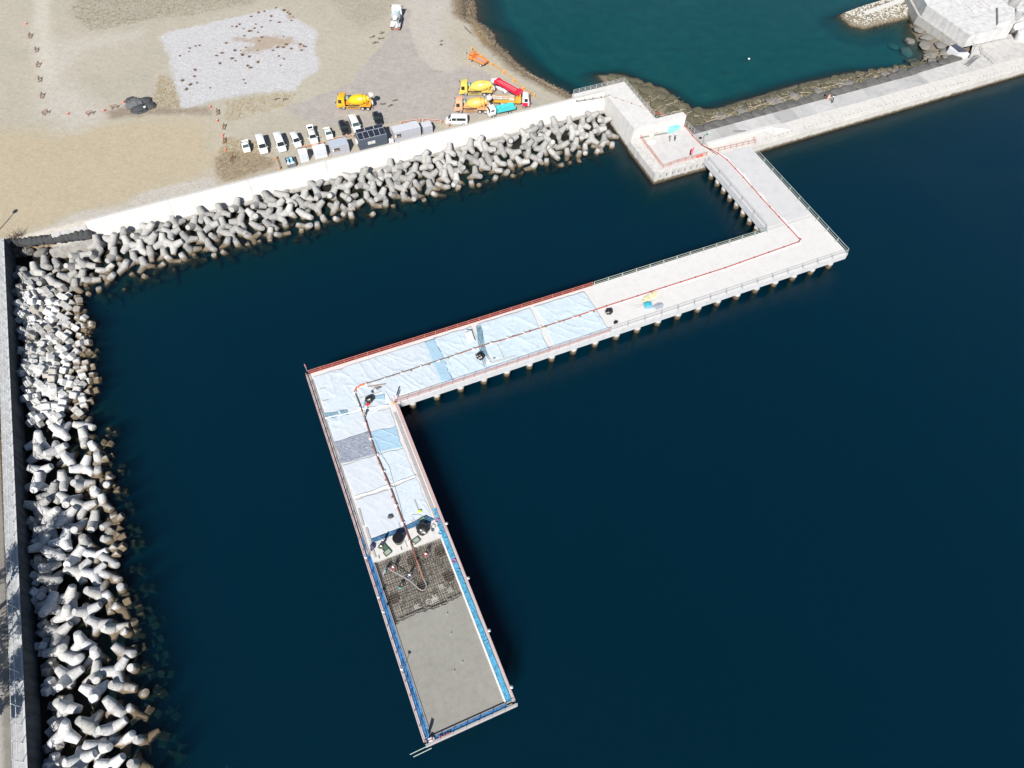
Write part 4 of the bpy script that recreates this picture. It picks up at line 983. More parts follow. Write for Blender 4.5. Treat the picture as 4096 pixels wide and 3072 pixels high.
def wheel_me(r, w, rim):
    m = MB()
    m.lathe((0, -w/2, 0), (0, w/2, 0), [(0, r*.55), (.02, r*.9), (.15, r), (.85, r), (.98, r*.9), (1, r*.55)], 18, True)
    t = m.mesh('tyre', TYRE, True, 40, True)
    m = MB(); m.lathe((0, -w/2-.012, 0), (0, w/2+.012, 0), [(0, r*.2), (.005, r*.5), (.03, r*.6), (.97, r*.6), (.995, r*.5), (1, r*.2)], 14, True)
    return t, m.mesh('rim', rim, True, 40, True)
_wh = {}
def add_wheel(root, x, y, r, w, rim=None):
    key = (r, w, id(rim))
    if key not in _wh: _wh[key] = wheel_me(r, w, rim or RIM)
    t, q = _wh[key]
    o = link(bpy.data.objects.new('wheel', t)); o.parent = root; o.location = (x, y, r)
    c = link(bpy.data.objects.new('rim', q)); c.parent = o
def body_loft(st):
    """st: list of (x, z0, zbelt, zroof, half width at belt, half width at roof)"""
    m = MB(); rings = []
    for (x, z0, zb, zr, wb, wr) in st:
        f = min(.08, (zr-zb)*.4)
        ring = [(x, -wb*.93, z0), (x, -wb, z0+.18), (x, -wb, zb), (x, -wr-.02, zr-f), (x, -wr+.10, zr), (x, 0, zr+.02), (x, wr-.10, zr), (x, wr+.02, zr-f), (x, wb, zb), (x, wb, z0+.18), (x, wb*.93, z0)]
        rings.append(ring)
    n = 11
    for r in rings: m.v += [Vector(p) for p in r]
    fs = []
    for i in range(len(rings)-1):
        for k in range(n): fs.append((i*n+k, i*n+(k+1) % n, (i+1)*n+(k+1) % n, (i+1)*n+k))
    fs += [tuple(range(n)), tuple(reversed(range((len(rings)-1)*n, len(rings)*n)))]
    m.f += fs; m.m += [0]*len(fs); return m
def st_at(st, x):
    s = sorted(st, key=lambda q: q[0])
    for a, b in zip(s[:-1], s[1:]):
        if a[0] <= x <= b[0]:
            t = (x-a[0])/max(1e-6, b[0]-a[0]); return [a[k]+(b[k]-a[k])*t for k in range(6)]
    return list(s[0] if x < s[0][0] else s[-1])
def side_glass(st, x0, x1, sgn, t0=.12, t1=.86, n=5):
    m = MB(); vs = []; off = .014
    for i in range(n+1):
        x = x0+(x1-x0)*i/n; _, z0, zb, zr, wb, wr = st_at(st, x); f = min(.08, (zr-zb)*.4); zt = zr-f
        for t in (t0, t1):
            vs.append((x, sgn*(wb+(wr+.02-wb)*t+off), zb+(zt-zb)*t))
    fs = [(2*i, 2*i+2, 2*i+3, 2*i+1) for i in range(n)]
    return m.add(vs, fs)
def end_glass(xa, xb, st, shrink=.9, t0=.06, t1=.94):
    """glass over the sloped face between station x=xa (low) and xb (high)"""
    a, b = st_at(st, xa), st_at(st, xb); m = MB(); vs = []
    d = Vector((b[0]-a[0], 0, b[3]-a[3])); nn = Vector((-d.z, 0, d.x)).normalized()
    if nn.z < 0: nn = -nn
    for t in (t0, t1):
        x = a[0]+(b[0]-a[0])*t; z = a[3]+(b[3]-a[3])*t; w = (a[5]+(b[5]-a[5])*t)*shrink
        for sg in (-1, 1): vs.append(Vector((x, sg*w, z))+nn*.03)
    return m.add(vs, [(0, 1, 3, 2)])
def place_vehicle(root, front, az, L, zlow=0.0, side=0.0):
    """front: ground point under the front bumper; az heading in degrees; side: shift to the left of the heading"""
    h = Vector((math.cos(rad(az)), math.sin(rad(az)), 0)); n = Vector((-h.y, h.x, 0))
    root.location = Vector((front.x, front.y, GZ)) - h*(L/2) + n*side
    root.rotation_euler = (0, 0, rad(az))
def car(kind, label, cat, front, az, paintm, L=4.7, W=1.7, H=2.0, side=0.0, plate=None, name=None, group=None, glass=None, bumper=None):
    root = thing(name or kind, label, cat, (0, 0, 0), 0, group); place_vehicle(root, front, az, L, 0, side)
    h, w = L/2, W/2; glass = glass or GLASS
    if kind == 'van':
        st = [(h, .35, .75, .80, w*.90, w*.82), (h-.12, .25, .95, 1.0, w*.97, w*.9), (h-.55, .25, 1.05, 1.22, w, w*.9), (h-1.25, .25, 1.08, H-.06, w, w*.86), (h-1.6, .25, 1.08, H, w, w*.86), (-h+.3, .25, 1.08, H, w, w*.86), (-h+.06, .3, 1.05, H-.10, w*.98, w*.83), (-h, .4, 1.0, H-.3, w*.94, w*.8)]
        ws = (h-.58, h-1.22); sg = [(h-1.25, h-.78), (h-1.4, h-2.3), (-h+.35, h-2.4)]; rear = (-h, -h+.06); wb = (h-.85, -h+.85); r = .33
    elif kind == 'wagon':
        st = [(h, .35, .60, .62, w*.8, w*.75), (h-.15, .22, .78, .80, w*.94, w*.86), (h-1.15, .2, .92, .98, w, w*.92), (h-1.25, .2, .93, 1.0, w, w*.9), (h-2.0, .2, .95, H-.05, w, w*.76), (h-2.3, .2, .95, H, w, w*.74), (-h+1.0, .2, .95, H-.02, w, w*.74), (-h+.25, .22, .95, H-.38, w*.97, w*.76), (-h, .35, .8, .9, w*.9, w*.8)]
        ws = (h-1.25, h-1.98); sg = [(h-1.75, h-2.7), (h-2.8, -h+.5)]; rear = (-h+.22, -h+.9); wb = (h-.85, -h+.85); r = .31
    elif kind == 'suv':
        st = [(h, .4, .85, .9, w*.85, w*.8), (h-.12, .28, .98, 1.02, w*.97, w*.9), (h-.95, .26, 1.05, 1.1, w, w*.92), (h-1.05, .26, 1.06, 1.13, w, w*.9), (h-1.6, .26, 1.06, H-.05, w, w*.8), (h-1.9, .26, 1.06, H, w, w*.8), (-h+.35, .26, 1.06, H, w, w*.8), (-h+.08, .3, 1.05, H-.2, w*.98, w*.8), (-h, .4, .95, 1.1, w*.94, w*.85)]
        ws = (h-1.05, h-1.58); sg = [(h-1.45, h-2.2), (h-2.3, -h+.4)]; rear = (-h+.06, -h+.33); wb = (h-.75, -h+.75); r = .34
    st = sorted(st, key=lambda q: -q[0])
    body_loft(st).build('body', paintm, root, True, 32)
    a = st_at(st, ws[0]); end_glass(ws[0], ws[1], st).build('windscreen', glass, root)
    for s in (-1, 1):
        for (xa, xb) in sg: side_glass(st, min(xa, xb), max(xa, xb), s).build('side_window', glass, root)
        m = MB(); m.box((0, 0, 0), (.14, .2, .16), bev=.03)
        m.build('mirror', paintm if paintm is not BLK else DARKT, root, loc=(ws[0]-.25, s*(w+.12), a[2]+.12))
        m = MB(); m.blob((0, 0, 0), (.10, .18, .10), 2, 0)
        m.build('headlight', LAMPM, root, True, loc=(h-.10, s*w*.70, .72 if kind != 'van' else .74))
        m = MB(); m.box((0, 0, 0), (.06, .16, .3), bev=.02); m.build('tail_light', REDL, root, loc=(-h+.04, s*w*.84, .95))
        for x in wb: add_wheel(root, x, s*(w-.09), r, .2)
    # rear glass
    if kind == 'van': m = MB(); m.add([(-h-.01, -w*.72, 1.12), (-h-.01, w*.72, 1.12), (-h+.045, w*.68, H-.28), (-h+.045, -w*.68, H-.28)], [(0, 1, 2, 3)]); m.build('rear_window', glass, root)
    else: end_glass(rear[0], rear[1], st, .85).build('rear_window', glass, root)
    m = MB(); m.box((0, 0, 0), (.08, W*.82, .2), bev=.04); m.build('grille', bumper or DARKT, root, loc=(h-.045, 0, .56))
    if plate: m = MB(); m.box((0, 0, 0), (.03, .34, .18)); m.build('number_plate', plate, root, loc=(h+.015, 0, .45))
    m = MB(); m.cone((0, 0, 0), (.35, 0, .02), .012, .012, 5); m.build('wiper', DARKT, root, loc=(ws[0]-.02, -.3, st_at(st, ws[0])[3]+.06))
    return root
def kei_truck(label, front, az):
    L, W = 3.4, 1.48; root = thing('kei_truck', label, 'pickup truck', (0, 0, 0), 0, 'small white pickup trucks'); place_vehicle(root, front, az, L)
    h, w = L/2, W/2
    st = [(h, .35, .8, .85, w*.9, w*.85), (h-.1, .25, 1.0, 1.04, w*.98, w*.92), (h-.35, .25, 1.05, 1.15, w, w*.92), (h-.85, .25, 1.06, 1.72, w, w*.84), (h-1.05, .25, 1.06, 1.76, w, w*.84), (h-1.42, .25, 1.06, 1.74, w, w*.84), (h-1.46, .3, 1.0, 1.5, w*.98, w*.84)]
    body_loft(st).build('cab', W_PAINT, root, True, 32); end_glass(h-.37, h-.84, st).build('windscreen', GLASS2, root)
    for s in (-1, 1):
        side_glass(st, h-1.32, h-.62, s).build('side_window', GLASS, root)
        m = MB(); m.blob((0, 0, 0), (.07, .15, .09), 2, 0); m.build('headlight', LAMPM, root, True, loc=(h-.06, s*w*.68, .78))
        m = MB(); m.box((0, 0, 0), (.12, .16, .16), bev=.03); m.build('mirror', DARKT, root, loc=(h-.45, s*(w+.1), 1.15))
        for x in (h-.65, -h+.7): add_wheel(root, x, s*(w-.09), .27, .16)
        m = MB(); m.box((-h+.97, s*(w-.02), .80), (1.92, .04, .28)); m.build('side_gate', W_PAINT, root)
    m = MB(); m.box((-h+.97, 0, .62), (1.92, W-.06, .08)); m.build('bed_floor', GREYI, root)
    m = MB(); m.box((-h+.02, 0, .80), (.04, W-.08, .28)); m.build('tail_gate', W_PAINT, root)
    m = MB(); m.box((-h+1.0, 0, .42), (1.9, W*.6, .25)); m.build('chassis', DARKT, root)
    m = MB(); m.add([(h-1.472, -w*.6, 1.2), (h-1.472, w*.6, 1.2), (h-1.472, w*.58, 1.55), (h-1.472, -w*.58, 1.55)], [(0, 1, 2, 3)]); m.build('rear_window', GLASS, root)
    m = MB()
    for y in (-w*.8, w*.8): m.cone((h-1.52, y, .9), (h-1.52, y, 1.62), .025, .025, 6)
    m.beam((h-1.52, -w*.8, 1.6), (h-1.52, w*.8, 1.6), .05, .05); m.build('guard_frame', W_PAINT, root)
    return root
def gpt(r, u, v, dz=.4):
    return at(r, u, v, GZ+dz)
kei_truck('small white pickup truck at the left end of the parked row, on dry grass', gpt('z3', 230, 775), -92)
kei_truck('small white pickup truck between the open wagon and a black car', gpt('z3', 1755, 535), -90)
car('van', 'long white van second from the left end, roof narrow, dark grille', 'van', gpt('z3', 545, 800), -91.5, W_PAINT, 4.7, 1.7, 2.0, name='white_van', group='white vans in the parked row', bumper=paint('grille_dark', (.06, .07, .06), .6))
car('van', 'long white van parked between another long van and the black nosed minivan', 'van', gpt('z3', 885, 765), -90, W_PAINT, 4.75, 1.7, 2.0, name='white_van', group='white vans in the parked row', bumper=DARKT)
car('van', 'short white minivan with a black front bumper and pale plate', 'minivan', gpt('z3', 1175, 685), -87, paint('car_silver', (.66, .67, .67), .3, .03, 1, coat=.5), 3.6, 1.5, 1.85, name='white_minivan', plate=PLATEP)
wg = car('wagon', 'white station wagon with its tailgate raised, nose to the cabins', 'car', gpt('z3', 1475, 635), -93, W_PAINT, 4.5, 1.7, 1.48, name='station_wagon')
m = MB(); m.add([(-1.5, -.62, 1.45), (-1.5, .62, 1.45), (-2.55, .66, 1.86), (-2.55, -.66, 1.86), (-1.5, -.62, 1.49), (-1.5, .62, 1.49), (-2.55, .66, 1.9), (-2.55, -.66, 1.9)], [(0, 1, 2, 3), (7, 6, 5, 4), (0, 4, 5, 1), (1, 5, 6, 2), (2, 6, 7, 3), (3, 7, 4, 0)])
tg = m.build('tailgate', W_PAINT, wg); m = MB(); m.add([(-1.62, -.5, 1.56), (-1.62, .5, 1.56), (-2.12, .5, 1.755), (-2.12, -.5, 1.755)], [(0, 1, 2, 3)]); m.build('tailgate_glass', GLASS, tg)
car('suv', 'black car with a pink plate between a small pickup and a white van', 'car', gpt('z3', 2055, 455), -91, BLK, 3.9, 1.6, 1.6, name='black_car', plate=PLATEP)
car('van', 'white van with a pale windscreen, rightmost white one of the row', 'van', gpt('z2', 680, 1390), -91, W_PAINT, 4.35, 1.7, 1.9, name='white_van', glass=GLASS2)
car('suv', 'black car with a yellow plate parked apart behind the solar cabin', 'car', gpt('z2', 1215, 1235), -93, BLK, 3.5, 1.55, 1.7, name='black_car', plate=PLATEY)
car('van', 'white van standing side on next to the peach mixer truck', 'van', gpt('c', 180, 1035, .2), 158.5, W_PAINT, 4.75, 1.72, 2.0, side=-.86+1.72, name='white_van')
mini_f = gpt('z1', 1380, 690, .3)
car('van', 'white minivan half hidden under the red pump boom', 'minivan', mini_f, -66, W_PAINT, 4.3, 1.65, 1.8, side=.6, name='white_minivan')

def heavy_wheels(root, xs_front, xs_rear, W, rim, r=.48):
    for x in xs_front:
        for s in (-1, 1): add_wheel(root, x, s*(W/2-.16), r, .28, rim)
    for x in xs_rear:
        for s in (-1, 1): add_wheel(root, x, s*(W/2-.30), r, .55, rim)
def truck_cab(root, h, W, mat, H=2.85, LC=1.75, lower=None, visor=False, name='cab'):
    w = W/2
    st = [(h, .45, 1.15, 1.2, w*.95, w*.92), (h-.08, .4, 1.5, 1.56, w*.98, w*.94), (h-.32, .4, 1.55, H-.12, w*.98, w*.9), (h-.6, .4, 1.55, H, w*.98, w*.9), (h-LC+.1, .4, 1.55, H, w*.98, w*.9), (h-LC, .5, 1.55, H-.08, w*.97, w*.9)]
    o = body_loft(st).build(name, mat, root, True, 32)
    end_glass(h-.085, h-.31, st, .92).build('windscreen', GLASS, root)
    for s in (-1, 1):
        side_glass(st, h-1.15, h-.40, s, .02, .72).build('side_window', GLASS, root)
        if LC > 1.9: side_glass(st, h-1.7, h-1.4, s, .15, .65).build('side_window', GLASS, root)
        m = MB(); m.box((0, 0, 0), (.12, .2, .38), bev=.03); m.beam((-.02, 0, .1), (-.2, -s*.28, .1), .04, .04); m.build('mirror', DARKT, root, loc=(h+.12, s*(w+.26), 1.95))
        m = MB(); m.box((0, 0, 0), (.08, .34, .18), bev=.03); m.build('headlight', LAMPM, root, loc=(h-.02, s*w*.72, .72))
        m = MB(); m.prism([(h-1.45, s*(w+.012)), (h-.35, s*(w+.012)), (h-.35, s*(w-.03)), (h-1.45, s*(w-.03))], .42, .56); m.build('step', DARKT, root)
    m = MB(); m.box((h-.01, 0, .55), (.1, W*.96, .28), bev=.04); m.build('bumper', lower or mat, root)
    return st
def mixer(label, front, az, cabm, drumm, framem, side, rim=RIM, L=7.7, chute=None, drum_spots=False, name='mixer_truck', window_lower=False):
    W = 2.45; root = thing(name, label, 'mixer truck', (0, 0, 0), 0, 'concrete mixer trucks'); place_vehicle(root, front, az, L, 0, side)
    h = L/2; w = W/2
    st = truck_cab(root, h, W, cabm)
    m = MB(); m.box((-.5, 0, .95), (L-1.6, .9, .28)); m.box((-h+2.5, 0, 1.12), (4.3, 1.0, .14)); m.build('chassis', framem, root)
    for s in (-1, 1):
        m = MB(); m.box((.55, s*(w-.22), .62), (1.7, .35, .5), bev=.05); m.build('side_box', DARKT, root)
        m = MB(); m.beam((h-1.9, s*w*.97, .48), (-h+2.75, s*w*.97, .48), .06, .14); m.beam((h-1.9, s*w*.97, .86), (-h+2.75, s*w*.97, .86), .06, .1); m.beam((h-1.95, s*w*.97, .45), (h-1.95, s*w*.97, .95), .08, .06); m.build('side_guard', framem, root)
        m = MB(); m.prism([(-h+.35, s*(w-.58)), (-h+2.75, s*(w-.58)), (-h+2.75, s*(w-.02)), (-h+.35, s*(w-.02))], 1.03, 1.10); m.build('mudguard', framem, root)
    heavy_wheels(root, [h-1.3], [-h+2.15, -h+.95], W, rim)
    a, b = Vector((h-2.55, 0, 1.55)), Vector((-h+.55, 0, 2.45))
    m = MB(); m.lathe(a, b, [(0, .35), (.03, .62), (.12, .86), (.28, 1.10), (.42, 1.17), (.55, 1.15), (.70, 1.0), (.84, .78), (.95, .60), (1, .52)], 28)
    dr = m.build('drum', drumm, root, True, 40)
    m = MB(); m.lathe(a+(b-a)*.72, a+(b-a)*.735, [(0, .985), (0, 1.0), (1, .985), (1, .97)], 28, False); m.lathe(a+(b-a)*.87, a+(b-a)*.89, [(0, .76), (.01, .79), (.99, .77), (1, .7)], 28, False); m.build('drum_ring', DARKT if not drum_spots else framem, dr, True)
    if drum_spots:
        q = MB()   # row of painted characters on the drum: short strokes, unreadable at this distance
        ax = (b-a).normalized()
        for k in range(6):
            t0 = .30+k*.072; p = a+(b-a)*t0; rr = 1.10 if t0 < .6 else 1.06
            rr = np.interp(t0, [.28, .42, .55, .70, .84], [1.10, 1.17, 1.15, 1.0, .78])
            for th_ in (1.02, 1.13):
                n_ = Vector((0, math.cos(th_), math.sin(th_)))
                c_ = p+n_*(rr+.012); t_ = Vector((0, -math.sin(th_), math.cos(th_)))
                vs = [c_-ax*.085-t_*.035, c_+ax*.085-t_*.035, c_+ax*.085+t_*.035, c_-ax*.085+t_*.035]; q.add(vs, [(0, 1, 2, 3)])
            for dd in (-.05, .05):
                th_ = 1.075; n_ = Vector((0, math.cos(th_), math.sin(th_))); c_ = p+n_*(rr+.018)+ax*dd; t_ = Vector((0, -math.sin(th_), math.cos(th_)))
                q.add([c_-ax*.02-t_*.15, c_+ax*.02-t_*.15, c_+ax*.02+t_*.15, c_-ax*.02+t_*.15], [(0, 1, 2, 3)])
        q.build('drum_lettering', paint('letter_dark', (.09, .08, .05), .6), dr, fix=False)
    # front pedestal, water tank, rear frame, hopper, chute, ladder
    m = MB(); m.box((h-2.45, 0, 1.3), (.5, 1.1, .9), bev=.08); m.box((h-2.2, 0, 1.5), (.3, 1.6, .5), bev=.05); m.build('front_pedestal', framem, root)
    m = MB(); m.lathe((h-2.15, -.75, 2.0), (h-2.15, .0, 2.0), [(0, .15), (.06, .28), (.94, .28), (1, .15)], 14); m.build('water_tank', paint('tank_teal', (.22, .42, .40), .5), root, True)
    m = MB()
    for s in (-1, 1): m.beam((-h+1.35, s*.85, 1.1), (-h+1.1, s*.55, 2.25), .16, .14); m.beam((-h+.7, s*.8, 1.1), (-h+1.05, s*.55, 2.2), .14, .12)
    m.beam((-h+1.1, -.62, 2.0), (-h+1.1, .62, 2.0), .16, .2); m.box((-h+.45, 0, 1.5), (.4, 1.3, .6), bev=.05); m.box((-h+.35, .0, 2.15), (.35, 1.0, .35), bev=.05); m.build('rear_frame', framem, root)
    m = MB(); m.lathe((-h+.45, 0, 2.55), (-h+.25, 0, 3.3), [(0, .35), (.5, .55), (1, .78)], 16, False); m.lathe((-h+.27, 0, 3.28), (-h+.44, 0, 2.6), [(0, .74), (.5, .5), (1, .3)], 16, False); m.build('hopper', chute or paint('hopper_grey', (.42, .42, .43), .5, .15), root, True, 50)
    m = MB()
    P0 = [(-h+.2, 0, 1.95), (-h-.05, .25, 1.6), (-h-.1, .55, 1.25)]
    m.tube(P0, [.26, .22, .2], 10); m.build('chute', chute or paint('hopper_grey', (.42, .42, .43), .5, .15), root, True)
    m = MB()
    for s in (0, .38): m.beam((-h+.08, -.95+s, .5), (-h+.25, -.95+s, 2.9), .04, .04)
    for k in range(7): m.beam((-h+.09+.02*k, -.95, .65+k*.33), (-h+.09+.02*k, -.57, .65+k*.33), .03, .03)
    m.build('ladder', framem, root)
    m = MB(); m.box((-h+.08, 0, .62), (.08, 2.2, .16)); m.build('rear_bumper', paint('bumper_salmon', (.5, .26, .22), .6), root)
    for s in (-1, 1): m = MB(); m.box((-h+.03, s*.85, .62), (.05, .4, .12)); m.build('tail_light', REDL, root)
    return root
YEL = paint('truck_yellow', (.72, .36, .012), .35, .08, 1, coat=.4); YEL2 = paint('truck_lemon', (.66, .50, .10), .35, .08, 1, coat=.4); PEACH = paint('truck_peach', (.66, .36, .22), .4, .06, 1, coat=.3)
DRUMY = paint('drum_yellow', (.74, .42, .012), .25, .06, 1, coat=.6); DRUMP = paint('drum_pale_yellow', (.68, .50, .10), .35, .06, 1, coat=.4); DRUMA = paint('drum_apricot', (.68, .40, .10), .35, .08, 1, coat=.4)
mixer('deep yellow concrete mixer truck standing alone on the grey yard', gpt('z2', 205, 725, .45), 154.5, YEL, DRUMY, paint('frame_yellow', (.60, .30, .03), .5, .15, 2), -.1-1.22+1.3)
mixer('peach cabbed mixer truck with an apricot drum, beside the white van', gpt('z1', 122, 1060, .45), 156.5, PEACH, DRUMA, paint('frame_peach', (.62, .34, .16), .5, .15, 2), 0.0)
mixer('lemon yellow mixer truck with dark characters on its drum, behind the peach one', gpt('z1', 243, 650, .45), 157, YEL2, DRUMP, paint('frame_lemon', (.55, .42, .12), .5, .15, 2), -.1, drum_spots=True)
mixer('white mixer truck driving away on the track near the top edge', gpt('z8', 400, 75, 2.6), 68, W_PAINT, paint('drum_silver', (.55, .60, .62), .3, .1, 2, coat=.3), paint('frame_white', (.62, .63, .62), .5, .12, 2), 0.0)
# small orange dump truck
OR = paint('truck_orange', (.70, .22, .055), .4, .08, 1, coat=.3)
root = thing('dump_truck', 'small orange dump truck with an empty rusty bed beside the shore barrier', 'dump truck', (0, 0, 0)); LD = 4.7
place_vehicle(root, gpt('z8', 1715, 1095, .3), 118, LD, 0, -.85)
h = LD/2
st = truck_cab(root, h, 1.7, OR, 2.0, 1.25)
m = MB(); m.box((-.5, 0, .55), (3.4, .8, .22)); m.build('chassis', DARKT, root)
m = MB(); m.box((-h+1.62, 0, .82), (3.2, 1.66, .1)); m.build('bed_floor', paint('bed_scuffed', (.42, .27, .23), .5, .5, 2), root)
for s in (-1, 1): m = MB(); m.box((-h+1.62, s*.83, 1.05), (3.2, .06, .46)); m.build('side_gate', OR, root)
m = MB(); m.box((-h+.03, 0, 1.05), (.06, 1.6, .46)); m.build('tail_gate', OR, root)
m = MB(); m.box((-h+3.2, 0, 1.2), (.06, 1.6, .76)); m.build('headboard', OR, root)
for x in (h-.75, -h+.85, ):
    for s in (-1, 1): add_wheel(root, x, s*.72, .36, .24, RIMW)
# concrete pump truck: cab at the right, red folded boom swung out over the yard
RED = paint('boom_red', (.60, .012, .045), .35, .15, 1.5, coat=.4); PINKW = paint('pump_cream', (.55, .47, .44), .5, .15)
root = thing('pump_truck', 'concrete pump truck with red and white cab and a folded red boom', 'pump truck', (0, 0, 0)); LP = 8.6; W = 2.3
place_vehicle(root, gpt('z1', 1950, 1040, .3), -25, LP, 0, 1.15)
h = LP/2; w = W/2
RW = paint('cab_red', (.58, .015, .05), .35, .06, 1, coat=.4)
st = truck_cab(root, h, W, W_PAINT, 2.75, 1.6, RW)
m = MB()
for s in (-1, 1): m.prism([(h-1.58, s*(w+.004)), (h-.02, s*(w*.97+.004)), (h-.02, s*(w*.9)), (h-1.58, s*(w*.9))], .44, 1.38)
m.prism([(h-.03, -w*.95), (h+.03, -w*.95), (h+.03, w*.95), (h-.03, w*.95)], .66, 1.3); m.build('cab_skirt', RW, root)
PO = paint('pump_orange', (.62, .33, .05), .45, .15, 2)
m = MB(); m.box((-.9, 0, .95), (LP-2.0, .95, .3)); m.box((-.9, 0, 1.16), (LP-2.3, W*.96, .08)); m.build('chassis', PO, root)
m = MB(); m.box((-1.6, w-.12, 1.34), (4.6, .1, .26)); m.box((-1.6, -w+.12, 1.34), (4.6, .1, .26)); m.box((h-2.1, 0, 1.55), (.5, W*.9, .75), bev=.05); m.build('deck_rails', PO, root)
for s in (-1, 1): m = MB(); m.box((-.6, s*(w-.1), .7), (3.0, .16, .42), bev=.03); m.build('side_panel', PINKW, root)
m = MB(); m.lathe((-3.2, -.3, 1.6), (-.4, -.3, 1.6), [(0, .2), (.02, .24), (.5, .24), (.52, .16), (1, .16)], 12); m.lathe((-3.2, .3, 1.6), (-.4, .3, 1.6), [(0, .2), (.02, .24), (.5, .24), (.52, .16), (1, .16)], 12); m.build('pump_cylinders', paint('steel_grey', (.34, .32, .29), .4, .2), root, True)
m = MB(); m.box((0, 0, 0), (1.3, 1.5, .6), bev=.1); m.build('control_box', paint('kit_beige', (.50, .43, .30), .6, .2), root, loc=(-.1+.4, .1, 1.6))
m = MB(); m.lathe((-h+.6, 0, .7), (-h+.6, 0, 1.7), [(0, .35), (.4, .7), (1, 1.0)], 4, True); m.build('pump_hopper', paint('hopper_cream', (.52, .44, .36), .6, .2), root)
tur = MB(); tur.lathe((h-2.35, 0, 1.2), (h-2.35, 0, 2.5), [(0, .6), (.5, .5), (.55, .38), (1, .34)], 16); tur.box((h-2.35, 0, 2.6), (.7, .7, .5), bev=.06); tur.beam((h-2.75, -.55, 1.2), (h-2.75, -.55, 2.9), .28, .3); tur.build('turret', PO, root)
heavy_wheels(root, [h-1.15], [-h+2.3], W, RIM, .45)
for s in (-1, 1): m = MB(); m.beam((h-2.9, s*.9, .5), (h-2.9, s*1.4, .35), .2, .2); m.beam((h-2.9, s*1.4, .7), (h-2.9, s*1.4, .08), .14, .14); m.build('outrigger', PO, root)
# boom, in world aim from turret to its swung end
invr = Matrix.Rotation(-root.rotation_euler.z, 3, 'Z')
def loc_(p): return invr @ (Vector(p)-Vector(root.location))
t0 = Vector((h-2.35, 0, 3.0)); e1 = loc_(at('z1', 1190, 350, GZ+3.6)); e1.z = 3.3
dirb = (e1-Vector((t0.x, t0.y, 3.3))); Lb = dirb.length; dirb.normalize(); sdv = Vector((-dirb.y, dirb.x, 0))
b = MB()
b.beam(t0, t0+dirb*(Lb+.2)+Vector((0, 0, .2)), .6, .55)
b.beam(t0+sdv*.66+Vector((0, 0, .12))+dirb*.3, t0+sdv*.66+dirb*(Lb+.3)+Vector((0, 0, .3)), .5, .5)
b.beam(t0-sdv*.62+Vector((0, 0, -.12))+dirb*.6, t0-sdv*.62+dirb*(Lb-.1)+Vector((0, 0, 0)), .5, .45)
b.box(t0+dirb*.2+Vector((0, 0, .1)), (1.1, 1.7, .9), mtx=Matrix.Rotation(math.atan2(dirb.y, dirb.x), 4, 'Z'), bev=.1)
b.box(t0+dirb*(Lb+.1)+sdv*.2+Vector((0, 0, .25)), (.7, 1.7, .8), mtx=Matrix.Rotation(math.atan2(dirb.y, dirb.x), 4, 'Z'), bev=.1)
bo_ = b.build('boom', RED, root)
b = MB(); b.tube([t0+sdv*.1+Vector((0, 0, .42))+dirb*.3, t0+sdv*.1+dirb*(Lb)+Vector((0, 0, .52))], .07, 7); b.tube([t0+sdv*.62+Vector((0, 0, .42))+dirb*.6, t0+sdv*.62+dirb*(Lb)+Vector((0, 0, .6))], .06, 7); b.build('boom_pipe', paint('boom_pipe_pink', (.62, .20, .20), .4), bo_)
b = MB()
for k in range(9):
    p = t0+dirb*(1.2+k*.42)-sdv*.1+Vector((0, 0, .36)); b.box(p, (.1, .1, .1))
b.build('boom_fittings', paint('fitting_white', (.62, .5, .5), .5), bo_)
# teal truck, mostly behind the sea wall
root = thing('flatbed_truck', 'white cabbed truck with a turquoise body half hidden behind the sea wall', 'truck', (0, 0, 0)); LT = 6.2
place_vehicle(root, gpt('z1', 972, 1282, .4), 179, LT, 0, -.95)
h = LT/2; st = truck_cab(root, h, 1.9, W_PAINT, 2.15, 1.55)
TEAL = paint('body_turquoise', (.07, .52, .53), .5, .12, 1.2)
m = MB(); m.box((-.9, 0, .7), (LT-1.9, .8, .25)); m.build('chassis', DARKT, root)
m = MB(); m.box((-h+2.15, 0, .98), (4.3, 1.9, .1)); m.build('bed_floor', TEAL, root)
for s in (-1, 1): m = MB(); m.box((-h+2.15, s*.93, 1.25), (4.3, .05, .46)); m.build('side_gate', TEAL, root)
m = MB(); m.box((-h+.03, 0, 1.25), (.05, 1.85, .46)); m.box((-h+4.28, 0, 1.35), (.05, 1.85, .7)); m.build('end_gates', TEAL, root)
m = MB()
for k in range(12): m.box((-h+.6+k*.31, .3*math.sin(k*2.1), 1.16+.03*(k % 3)), (.26, 1.0, .22), rz=.2*math.sin(k*1.3), bev=.05)
m.build('load_cover', TEAL, root)
heavy_wheels(root, [h-.95], [-h+1.4], 1.95, RIM, .38)
